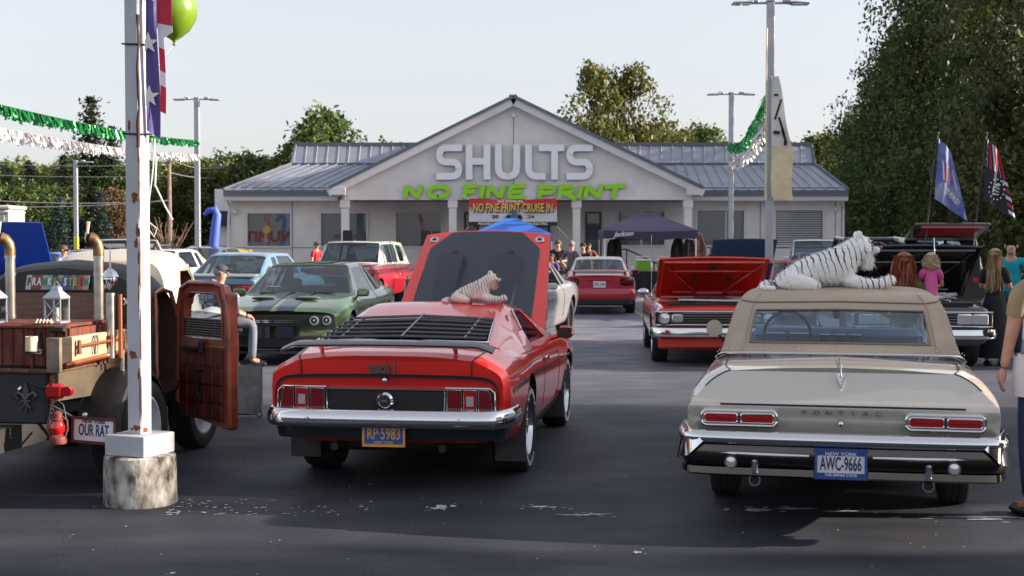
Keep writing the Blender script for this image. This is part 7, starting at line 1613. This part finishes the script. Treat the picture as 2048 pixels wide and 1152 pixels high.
for px, D, c_, lab, h in ((1345, 47, (.015, .015, .02), 'long black dress hanging from the navy canopy edge', 1.15), (1368, 47, (.10, .06, .05), 'brown and black patterned coat hanging at the canopy corner', 1.0), (1386, 47.2, (.30, .17, .12), 'brown shawl hanging outside the canopy corner post', .95), (1222, 47.5, (.02, .02, .02), 'black jacket hanging at the left canopy post', .8)):
    t = thing('hanging_garment', lab, 'clothing', (P_(px, D), D-1.5, 0)); mb = MB(); mb.grid([[(x*(.08+.14*min(1, q*3)+.03*q), .04*math.sin(x*6), 2.0-q*h-.05*abs(x)) for x in np.linspace(-1, 1, 9)] for q in np.linspace(0, 1, 8)]); P0 = mb.v[:]
    mb = MB(); A = np.array(P0).reshape(8, 9, 3); N = np.zeros(A.shape); N[..., 1] = -1; mb.slab(A, N, .05); mb.build('cloth', mat(lab[:12], c_, .85, var=.5, vscale=9), t); MB().tube([(-.12, 0, 1.98), (0, 0, 2.06), (.12, 0, 1.98)], .01, 4).build('hanger', STEEL, t)
# pale stone building corner, far left
ps_ = thing('pale_building', 'corner of a pale building with a moulded cornice at the left edge', 'building', (P_(-20, 60), 60, 0)); PST = mat('pale stone', (.52, .50, .45), .8, var=.08)
MB().box((0, 1, 1.55), (1.6, 2, 3.1)).build('wall', PST, ps_, smooth=0); MB().box((0, .95, 3.2), (1.8, 2.2, .16), bev=.04).build('cornice', PST, ps_); MB().box((0, .95, 3.0), (1.7, 2.1, .14), bev=.04).build('cornice', PST, ps_)
for x in (-.4, 0, .4): MB().box((x+.2, -.01, 1.6), (.04, .03, 2.6)).build('flute', PST, ps_, smooth=0)
# ------------------------------------------------------------ plush tigers
def tigermat(name, base):
    m = bpy.data.materials.new(name); m.use_nodes = True; n = m.node_tree; b = n.nodes['Principled BSDF']; L = n.links.new; tc = n.nodes.new('ShaderNodeTexCoord'); mp = n.nodes.new('ShaderNodeMapping'); mp.inputs['Rotation'].default_value = (0, R(20), 0)
    wv = n.nodes.new('ShaderNodeTexWave'); wv.wave_type = 'BANDS'; wv.bands_direction = 'X'; wv.inputs['Scale'].default_value = 6.4; wv.inputs['Distortion'].default_value = 5.5; wv.inputs['Detail'].default_value = 2.5; wv.inputs['Detail Scale'].default_value = 1.2
    no = n.nodes.new('ShaderNodeTexNoise'); no.inputs['Scale'].default_value = 4.5; ad = n.nodes.new('ShaderNodeMath'); ad.operation = 'MULTIPLY_ADD'; ad.inputs[1].default_value = .55; rp = n.nodes.new('ShaderNodeValToRGB'); e = rp.color_ramp.elements; e[0].position = .30; e[0].color = (.02, .02, .022, 1); e[1].position = .35; e[1].color = (*base, 1)
    L(tc.outputs['Object'], mp.inputs[0]); L(mp.outputs[0], wv.inputs[0]); L(tc.outputs['Object'], no.inputs[0]); L(no.outputs['Fac'], ad.inputs[0]); L(wv.outputs['Fac'], ad.inputs[2]); L(ad.outputs[0], rp.inputs[0]); L(rp.outputs[0], b.inputs['Base Color']); b.inputs['Roughness'].default_value = .95; b.inputs['Sheen Weight'].default_value = .4
    bp = n.nodes.new('ShaderNodeBump'); bp.inputs['Strength'].default_value = .5; bp.inputs['Distance'].default_value = .008; n2 = n.nodes.new('ShaderNodeTexNoise'); n2.inputs['Scale'].default_value = 90; L(tc.outputs['Object'], n2.inputs[0]); L(n2.outputs['Fac'], bp.inputs['Height']); L(bp.outputs[0], b.inputs['Normal']); return m
def tiger(label, loc, rz, s, m, plain, hz_off=0., pitch=0.):
    t = thing('plush_tiger', label, 'plush toy', loc, rz); t.scale = (s,)*3
    V = [(.14, 0, .13), (.32, 0, .17), (.50, 0, .20), (.62, 0, .24), (.71, 0, .33+hz_off), (.79, 0, .385+hz_off), (.885, 0, .365+hz_off), (.66, -.10, .10), (.82, -.11, .06), (.98, -.11, .075), (1.045, -.11, .13), (.66, .10, .10), (.82, .11, .06), (.98, .10, .06), (1.03, .10, .10), (.20, -.12, .09), (.36, -.15, .06), (.44, -.15, .035), (.20, .12, .09), (.36, .15, .06), (.44, .15, .035), (.02, .02, .08), (-.06, -.06, .035), (.06, -.20, .03)]
    E = [(0, 1), (1, 2), (2, 3), (3, 4), (4, 5), (5, 6), (3, 7), (7, 8), (8, 9), (9, 10), (3, 11), (11, 12), (12, 13), (13, 14), (0, 15), (15, 16), (16, 17), (0, 18), (18, 19), (19, 20), (0, 21), (21, 22), (22, 23)]
    r_ = [.14, .14, .15, .16, .13, .135, .062, .075, .05, .048, .055, .075, .05, .048, .055, .10, .06, .04, .10, .06, .04, .03, .024, .02]
    bo = skin('body', V, E, r_, m, t, 2, 2); q = bo.data; nv = len(q.vertices); co = np.zeros(nv*3); no_ = np.zeros(nv*3); q.vertices.foreach_get('co', co); q.vertices.foreach_get('normal', no_); co = co.reshape(-1, 3); no_ = no_.reshape(-1, 3)
    g2 = np.random.default_rng(2); fc = [tuple(p_.vertices) for p_ in q.polygons]; ar = np.array([p_.area for p_ in q.polygons]); pick = g2.choice(len(fc), 6500, p=ar/ar.sum()); A_ = np.array([co[list(fc[i])[:3]] for i in pick]); NN = np.array([no_[fc[i][0]] for i in pick]); w3 = g2.dirichlet((1, 1, 1), len(pick))[:, :, None]; P0 = (A_*w3).sum(1)
    dd = NN*.35+g2.normal(size=NN.shape)*.25+np.array([-.35, 0, -.25]); dd /= np.linalg.norm(dd, axis=1, keepdims=True); ss = np.cross(dd, g2.normal(size=NN.shape)); ss /= np.linalg.norm(ss, axis=1, keepdims=True); ss *= .0022; E0 = P0+dd*.024
    fo = link('fur', mesh_quads('fur', np.stack([P0-ss, P0+ss, E0+ss*.2, E0-ss*.2], 1).reshape(-1, 3), m), t); fo['kind'] = 'stuff'
    z = hz_off
    for sd in (-1, 1):
        MB().ell((.755, sd*.075, .475+z), (.030, .014, .035), 10, 8).build('ear', m, t); MB().ell((.868, sd*.045, .415+z), (.010, .012, .012), 8, 6).build('eye', BLK, t)
        MB().ell((.90, sd*.028, .350+z), (.035, .032, .030), 10, 8).build('cheek', plain, t)
    MB().ell((.945, 0, .372+z), (.014, .018, .012), 8, 6).build('nose', mat('pink nose', (.35, .12, .12), .5), t)
    g_ = np.random.default_rng(5); n = 500; P = np.stack([.80+.05*g_.random(n), g_.normal(size=n)*.07, .30+z+.13*(g_.random(n)-.5)], 1); d = np.stack([.5*g_.normal(size=n)+.35, g_.normal(size=n)*.5, -1+.3*g_.normal(size=n)], 1); d /= np.linalg.norm(d, axis=1, keepdims=True); w_ = np.cross(d, [0, 1, .2]); w_ /= np.linalg.norm(w_, axis=1, keepdims=True); w_ *= .004; E2 = P+d*.07
    o = link('ruff_fur', mesh_quads('ruff', np.stack([P-w_, P+w_, E2+w_*.2, E2-w_*.2], 1).reshape(-1, 3), plain), t); o['kind'] = 'stuff'; return t
WF = mat('white plush', (.78, .76, .74), .95, sheen=.4); tiger('large white plush tiger with black stripes lying on the tan soft top, facing right', (P_(1533, 10.8), 10.8, 1.43), -R(6), .90, tigermat('white tiger fur', (.93, .92, .92)), WF)
CF = mat('cream plush', (.62, .52, .42), .95, sheen=.3); tiger('small cream plush tiger with stripes lying on the red fastback roof', (P_(893, 12.15), 12.15, 1.285), -R(8), .50, tigermat('cream tiger fur', (.90, .84, .78)), CF, .04)
# ============================================================ PEOPLE
def fingers(wr, d, up, s, side):
    """skeleton of palm, four fingers and a thumb from the wrist along d; up = back of the hand"""
    d = Vector(d).normalized(); up = Vector(up); up = (up-up.dot(d)*d).normalized(); a = d.cross(up)*side
    V = [wr, wr+d*.045*s, wr+d*.085*s]; E = [(0, 1), (1, 2)]; r_ = [.026*s, .034*s, .036*s]
    for k, (o, l) in enumerate(((-.030, .060), (-.010, .072), (.010, .068), (.029, .052))):
        b = len(V); p = wr+d*.085*s+a*o*s; V += [p, p+d*l*.55*s-up*.010*s, p+d*l*.9*s-up*.034*s]; E += [(2, b), (b, b+1), (b+1, b+2)]; r_ += [.012*s, .0095*s, .008*s]
    b = len(V); p = wr+d*.035*s-a*.03*s; V += [p, p+d*.035*s-a*.022*s-up*.01*s, p+d*.06*s-a*.024*s-up*.02*s]; E += [(1, b), (b, b+1), (b+1, b+2)]; r_ += [.015*s, .012*s, .009*s]
    return V, E, r_
def person(label, loc, rz, h=1.75, top=(.02, .02, .02), legs=(.03, .04, .08), hair=(.1, .06, .04), hat=None, arms='down', female=False, longhair=0, sit=False, dress=False, skin_m=None, beard=None, glasses=False, shorts=False, sleeve=.5, walk=0., turn=0., name='person', vest=None, hairm=None, topm=None, child=False, yaw=0.):
    s = h/1.75; t = thing(name, label, 'person' if not child else 'child', loc, rz); SK = skin_m or SKIN; hs_ = 1.22 if child else 1.0
    w = .155 if female else .185; zz = -.42 if sit else 0
    def v(x, y, z): return Vector((x*s, y*s, (z+zz)*s))
    V = [v(0, 0, .97), v(0, -.01, 1.12), v(0, 0, 1.30), v(0, 0, 1.44), v(0, .01, 1.52), v(0, .02, 1.585), v(0, .02, 1.66)]; E = [(0, 1), (1, 2), (2, 3), (3, 4), (4, 5), (5, 6)]
    r_ = [(.135, .10), (.12, .09), (.145, .10), (.09, .07), .052, (.07*hs_, .085*hs_), (.078*hs_, .092*hs_)]
    A = {'down': ((.24, .0, 1.15), (.26, .06, .92)), 'folded': ((.25, .02, 1.17), (.05, .22, 1.15)), 'hips': ((.34, -.04, 1.18), (.20, .06, 1.02)), 'fwd': ((.23, .10, 1.16), (.20, .34, 1.14)), 'phone': ((.22, .05, 1.15), (.10, .28, 1.22)), 'hold': ((.25, .05, 1.16), (.06, .26, 1.06)), 'knees': ((.24, .14, 1.14), (.14, .36, 1.04))}[arms]
    hands = []
    for sd in (-1, 1):
        b = len(V); el = v(sd*A[0][0], A[0][1], A[0][2]); wr = v(sd*A[1][0], A[1][1], A[1][2])
        V += [v(sd*w, 0, 1.41), el, wr]; E += [(3, b), (b, b+1), (b+1, b+2)]; r_ += [.062 if not female else .05, .044 if not female else .037, .028]
        d = (wr-el).normalized(); fV, fE, fr = fingers(wr, d, (0, 0, 1) if abs(d.z) < .6 else (sd, .3, 0), s, sd); hands.append((fV, fE, fr))
    for sd in (-1, 1):
        b = len(V); ky = .02
        if sit: V += [v(sd*.09, .02, .93), v(sd*.12, .46, .94), v(sd*.12, .44, .40), v(sd*.12, .56, .36)]
        else: V += [v(sd*.09, 0, .90), v(sd*.10, .03+walk*sd, .50), v(sd*.10, -.01+walk*sd*1.2, .09), v(sd*.11, .13+walk*sd*1.2, .035)]
        E += [(0, b), (b, b+1), (b+1, b+2), (b+2, b+3)]; r_ += [.092, .062, .042, .036]
    R_ = [tuple(q*s for q in x) if hasattr(x, '__len__') else (x*s,)*2 for x in r_]
    body = skin('body', V, E, R_, SK, t, 1, 0); import bmesh
    bm = bmesh.new(); bm.from_mesh(body.data)
    for fV, fE, fr in hands:
        o = skin('hand', fV, fE, fr, SK, None, 1, 0); bm.from_mesh(o.data); m_ = o.data; bpy.data.objects.remove(o); bpy.data.meshes.remove(m_)
    bm.to_mesh(body.data); bm.free(); body.data.polygons.foreach_set('use_smooth', [True]*len(body.data.polygons))
    TM = topm or mat('cloth %.2f %.2f %.2f' % top, top, .85, var=.15, vscale=9, bump=.3, bscale=18); LM = mat('cloth %.2f %.2f %.2f' % legs, legs, .85, var=.15, vscale=9, bump=.3, bscale=18)
    # shirt
    sV = [V[0]+Vector((0, 0, -.02*s)), V[1], V[2], V[3]+Vector((0, 0, .02*s))]; sE = [(0, 1), (1, 2), (2, 3)]; g_ = 1.0 if female else 1.08; sR = [(.150*s*g_, .118*s), (.140*s*g_, .108*s), (.165*s*g_, .118*s), (.075*s, .07*s)]
    for sd, b in ((-1, 7), (1, 10)):
        k = len(sV); e = V[b].lerp(V[b+1], 1.0 if sleeve >= 1 else sleeve+.25); sV += [V[b], e]; sE += [(3, k), (k, k+1)]; sR += [.078*s, (.060*s if sleeve < 1 else .055*s)]
        if sleeve >= 1: sV.append(V[b+2]); sE.append((k+1, k+2)); sR.append(.040*s)
    skin('shirt', sV, sE, sR, TM, t, 1, 1)
    if dress:
        mb = MB(); mb.lathe([(.13*s, 1.05*s), (.17*s, .92*s), (.20*s, .6*s), (.25*s, .2*s), (.24*s, .12*s)], n=20, caps=False); mb.build('skirt', LM, t)
    else:
        b = 13; lV = [V[0]+Vector((0, 0, .01)), V[b], V[b+1], V[b+2], V[b+4], V[b+5], V[b+6]]; lE = [(0, 1), (1, 2), (2, 3), (0, 4), (4, 5), (5, 6)]; lR = [(.145*s, .115*s), .105*s, .078*s, .062*s, .105*s, .078*s, .062*s]
        if shorts: lV = [lV[0], lV[1], lV[2], lV[4], lV[5]]; lE = [(0, 1), (1, 2), (0, 3), (3, 4)]; lR = [lR[0], .11*s, .09*s, .11*s, .09*s]
        skin('trousers', lV, lE, lR, LM, t, 1, 0)
    for sd, b in ((-1, 13), (1, 17)):
        a, c = V[b+2], V[b+3]; mb = MB(); m = (a+c)/2; mb.box((m.x, m.y+.01, m.z-.03*s), (.095*s, .27*s, .075*s), bev=.03*s); mb.build('shoe', BLK, t)
    # face and hair
    hc = V[6]+Vector((0, 0, -.015*s)); q = s*hs_
    HM = hairm or (mat('hair %.2f %.2f %.2f' % hair, hair, .6, var=.35, vscale=30, bump=.6, bscale=60, stretch=(4, 4, 1)) if hair else None)
    for sd in (-1, 1):
        MB().ell(hc+Vector((sd*.030*q, .092*q, .0)), (.012*q, .008*q, .008*q), 8, 6).build('eye', WHT, t); MB().ell(hc+Vector((sd*.030*q, .099*q, .0)), (.005*q, .004*q, .006*q), 6, 5).build('iris', BLK, t); MB().ell(hc+Vector((sd*.082*q, .0, -.005*q)), (.012*q, .02*q, .028*q), 8, 6).build('ear', SK, t)
    MB().ell(hc+Vector((0, .105*q, -.025*q)), (.013*q, .018*q, .022*q), 8, 6).build('nose', SK, t); MB().ell(hc+Vector((0, .092*q, -.062*q)), (.026*q, .010*q, .007*q), 8, 6).build('mouth', mat('lips', (.35, .10, .09), .5), t)
    if glasses: mb = MB(); mb.box(hc+Vector((0, .105*q, .003)), (.125*q, .012*q, .034*q), bev=.006); mb.build('sunglasses', BLK, t)
    if beard: MB().ell(hc+Vector((0, .070*q, -.085*q)), (.048*q, .036*q, .038*q), 12, 8).build('beard', mat('hair %.2f %.2f %.2f' % beard, beard, .7, bump=.5, bscale=80), t)
    if hat:
        mb = MB(); mb.ell(hc+Vector((0, -.005*q, .040*q)), (.092*q, .104*q, .078*q), 16, 8); mb.ell(hc+Vector((0, .10*q, .045*q)), (.075*q, .075*q, .010*q), 14, 6); mb.build('cap', mat('hat %.2f %.2f %.2f' % hat, hat, .8), t)
    if hair:
        mb = MB(); mb.ell(hc+Vector((0, -.020*q, .022*q)), (.090*q, .098*q, .088*q), 16, 12); ho = mb.build('hair', HM, t)
        if longhair:
            g = np.random.default_rng(int(abs(loc[0])*100)+7); n = 700; th = g.uniform(math.pi*.98, math.pi*2.02, n); ph = g.random(n); P = np.stack([hc.x+.088*q*np.cos(th), hc.y-.01*q+.092*q*np.sin(th), hc.z+.075*q*(1-ph*1.1)], 1); side_ = np.cos(th)
            L_ = longhair*s*(.75+.4*g.random(n)); M_ = P+np.stack([side_*.018*q+g.normal(size=n)*.010*q, np.sin(th)*.012*q+g.normal(size=n)*.010*q, -L_*.5], 1); Q = M_+np.stack([-side_*.010*q+g.normal(size=n)*.018*q, g.normal(size=n)*.012*q, -L_*.5], 1)
            a = g.normal(size=(n, 3)); a[:, 2] = 0; a /= np.linalg.norm(a, axis=1, keepdims=True); a *= .011*q
            VV = np.concatenate([np.stack([P-a, P+a, M_+a, M_-a], 1), np.stack([M_-a, M_+a, Q+a*.3, Q-a*.3], 1)]).reshape(-1, 3); o = link('hair_strands', mesh_quads('strands', VV, HM), ho); o['kind'] = 'stuff'
    return t
FL1 = mat('floral cloth', (.55, .50, .52), .85, col2=(.12, .14, .25), vscale=22, detail=2); FL2 = mat('pale print cloth', (.62, .62, .58), .85, col2=(.42, .45, .42), vscale=14, detail=2)
def pp_(px, D): return (P_(px, D), D, 0)
# right side group
RH = mat('red hair', (.36, .10, .035), .5, col2=(.16, .035, .015), vscale=30, stretch=(4, 4, 1)); BH = mat('blond hair', (.52, .38, .22), .5, col2=(.26, .16, .08), vscale=30, stretch=(4, 4, 1)); PB = mat('pale blond hair', (.62, .48, .32), .5, col2=(.35, .25, .14), vscale=30, stretch=(4, 4, 1))
rw_ = person('red haired woman in an olive top seen from behind, carrying a toddler', (P_(1808, 14.0), 14.0, 0), R(-12), 1.70, top=(.09, .10, .035), legs=(.05, .06, .1), hairm=RH, longhair=.30, arms='hold', female=True)
tod = person('blond toddler in a pink dress carried by the red haired woman', (P_(1858, 13.95)+.02, 13.95, .755), R(-5), .93, top=(.72, .12, .38), legs=(.7, .66, .66), hairm=PB, longhair=.16, arms='fwd', female=True, child=True, sleeve=.3)
person('woman with long wavy blond hair in a black dress, back to the camera', pp_(1990, 20.6), R(-35), 1.70, top=(.012, .012, .016), legs=(.012, .012, .016), hairm=BH, longhair=.50, arms='phone', female=True, dress=True)
person('bearded bald man in a teal polo shirt facing the long haired woman', (P_(2022, 21.4), 21.4, 0), R(160), 1.84, top=(.0, .33, .42), legs=(.03, .035, .06), hair=None, beard=(.30, .27, .25), arms='hips')
vm = person('person in tan vest and blue jeans cut by the right edge', (P_(2098, 9.3), 9.3, 0), R(10), 1.86, top=(.36, .27, .15), legs=(.015, .035, .12), hair=(.12, .08, .05), arms='down', sleeve=.55)
tg_ = MB(); tg_.grid([[(.23*math.cos(a), .17*math.sin(a), z) for a in np.linspace(0, 6.283, 20)] for z in (1.06, .92, .80)]); tg_.build('shirt_tail', mat('white shirt cloth', (.6, .6, .66), .85), vm)
# entrance group
person('man in sunglasses and a black shirt with folded arms near the porch column', pp_(1116, 41.0), R(175), 1.83, top=(.012, .012, .015), legs=(.05, .05, .07), hair=(.10, .06, .04), glasses=True, arms='folded')
person('grey haired man in a grey printed shirt, back to the camera, by the porch column', pp_(1143, 40.5), R(-30), 1.80, top=(.12, .13, .15), legs=(.03, .03, .05), hair=(.25, .23, .2), arms='hips')
person('man in a black cap and black shirt right of the porch column', pp_(1166, 41.5), R(170), 1.74, top=(.012, .012, .015), legs=(.03, .03, .04), hat=(.012, .012, .015), hair=(.1, .06, .04), arms='down')
person('brown haired girl in purple between the red hood and the silver coupe', pp_(1104, 39), R(170), 1.45, top=(.16, .10, .35), legs=(.05, .05, .1), hair=(.12, .06, .035), longhair=.2, arms='down', female=True)
person('person in a brown and orange outfit standing in the porch doorway', pp_(1178, 53.5), R(180), 1.70, top=(.22, .07, .03), legs=(.02, .02, .02), hair=(.03, .02, .02), arms='hips')
person('blond woman in a white top in front of the right wing wall', pp_(1427, 46.5), R(150), 1.66, top=(.65, .62, .60), legs=(.1, .1, .14), hairm=PB, longhair=.25, arms='fwd', female=True, sleeve=.1)
# left group
person('seated man in a maroon shirt and grey flat cap beside the pale blue coupe', (P_(440, 20.3), 20.3, .12), R(-80), 1.76, top=(.16, .03, .035), legs=(.16, .18, .22), hat=(.05, .055, .065), hair=(.3, .28, .26), arms='knees', sit=True)
ch = thing('folding_chair', 'black folding chair under the seated man in maroon', 'chair', (P_(440, 20.3), 20.3, 0), R(-80)); MB().box((0, .06, .54), (.5, .5, .05), bev=.02).build('seat', MATT, ch); MB().box((0, -.20, 1.02), (.5, .04, .45), bev=.02, rx=-.1).build('backrest', MATT, ch)
for a in (-.22, .22): MB().tube([(a, -.2, .0), (a, .28, .74)], .014, 5).build('leg', STEEL, ch); MB().tube([(a, .28, .0), (a, -.2, .74), (a, -.24, 1.2)], .014, 5).build('leg', STEEL, ch); MB().tube([(a*1.1, -.2, .95), (a*1.1, .25, .95)], .018, 5).build('armrest', MATT, ch)
person('white haired woman in a floral blouse left of the green striped coupe', pp_(542, 25.6), R(60), 1.36, topm=FL1, legs=(.2, .2, .25), hair=(.62, .58, .52), arms='phone', female=True)
person('man in a bright blue shirt and blue and white cap near the grey wall', pp_(556, 36), R(175), 1.40, top=(.03, .32, .60), legs=(.1, .1, .12), hat=(.25, .42, .6), hair=(.3, .2, .15), arms='fwd')
person('man in red shirt and dark cap by the grey wall behind the fifties car', pp_(633, 47), R(-120), 1.76, top=(.45, .02, .03), legs=(.05, .05, .06), hat=(.06, .06, .07), hair=(.1, .06, .04), arms='down')
person('dark haired man in sunglasses and a pale patterned shirt behind the black truck', pp_(127, 29), R(-100), 1.72, topm=FL2, legs=(.1, .1, .12), hair=(.10, .055, .035), glasses=True, arms='fwd')
bpy.data.scenes.remove(TMP)
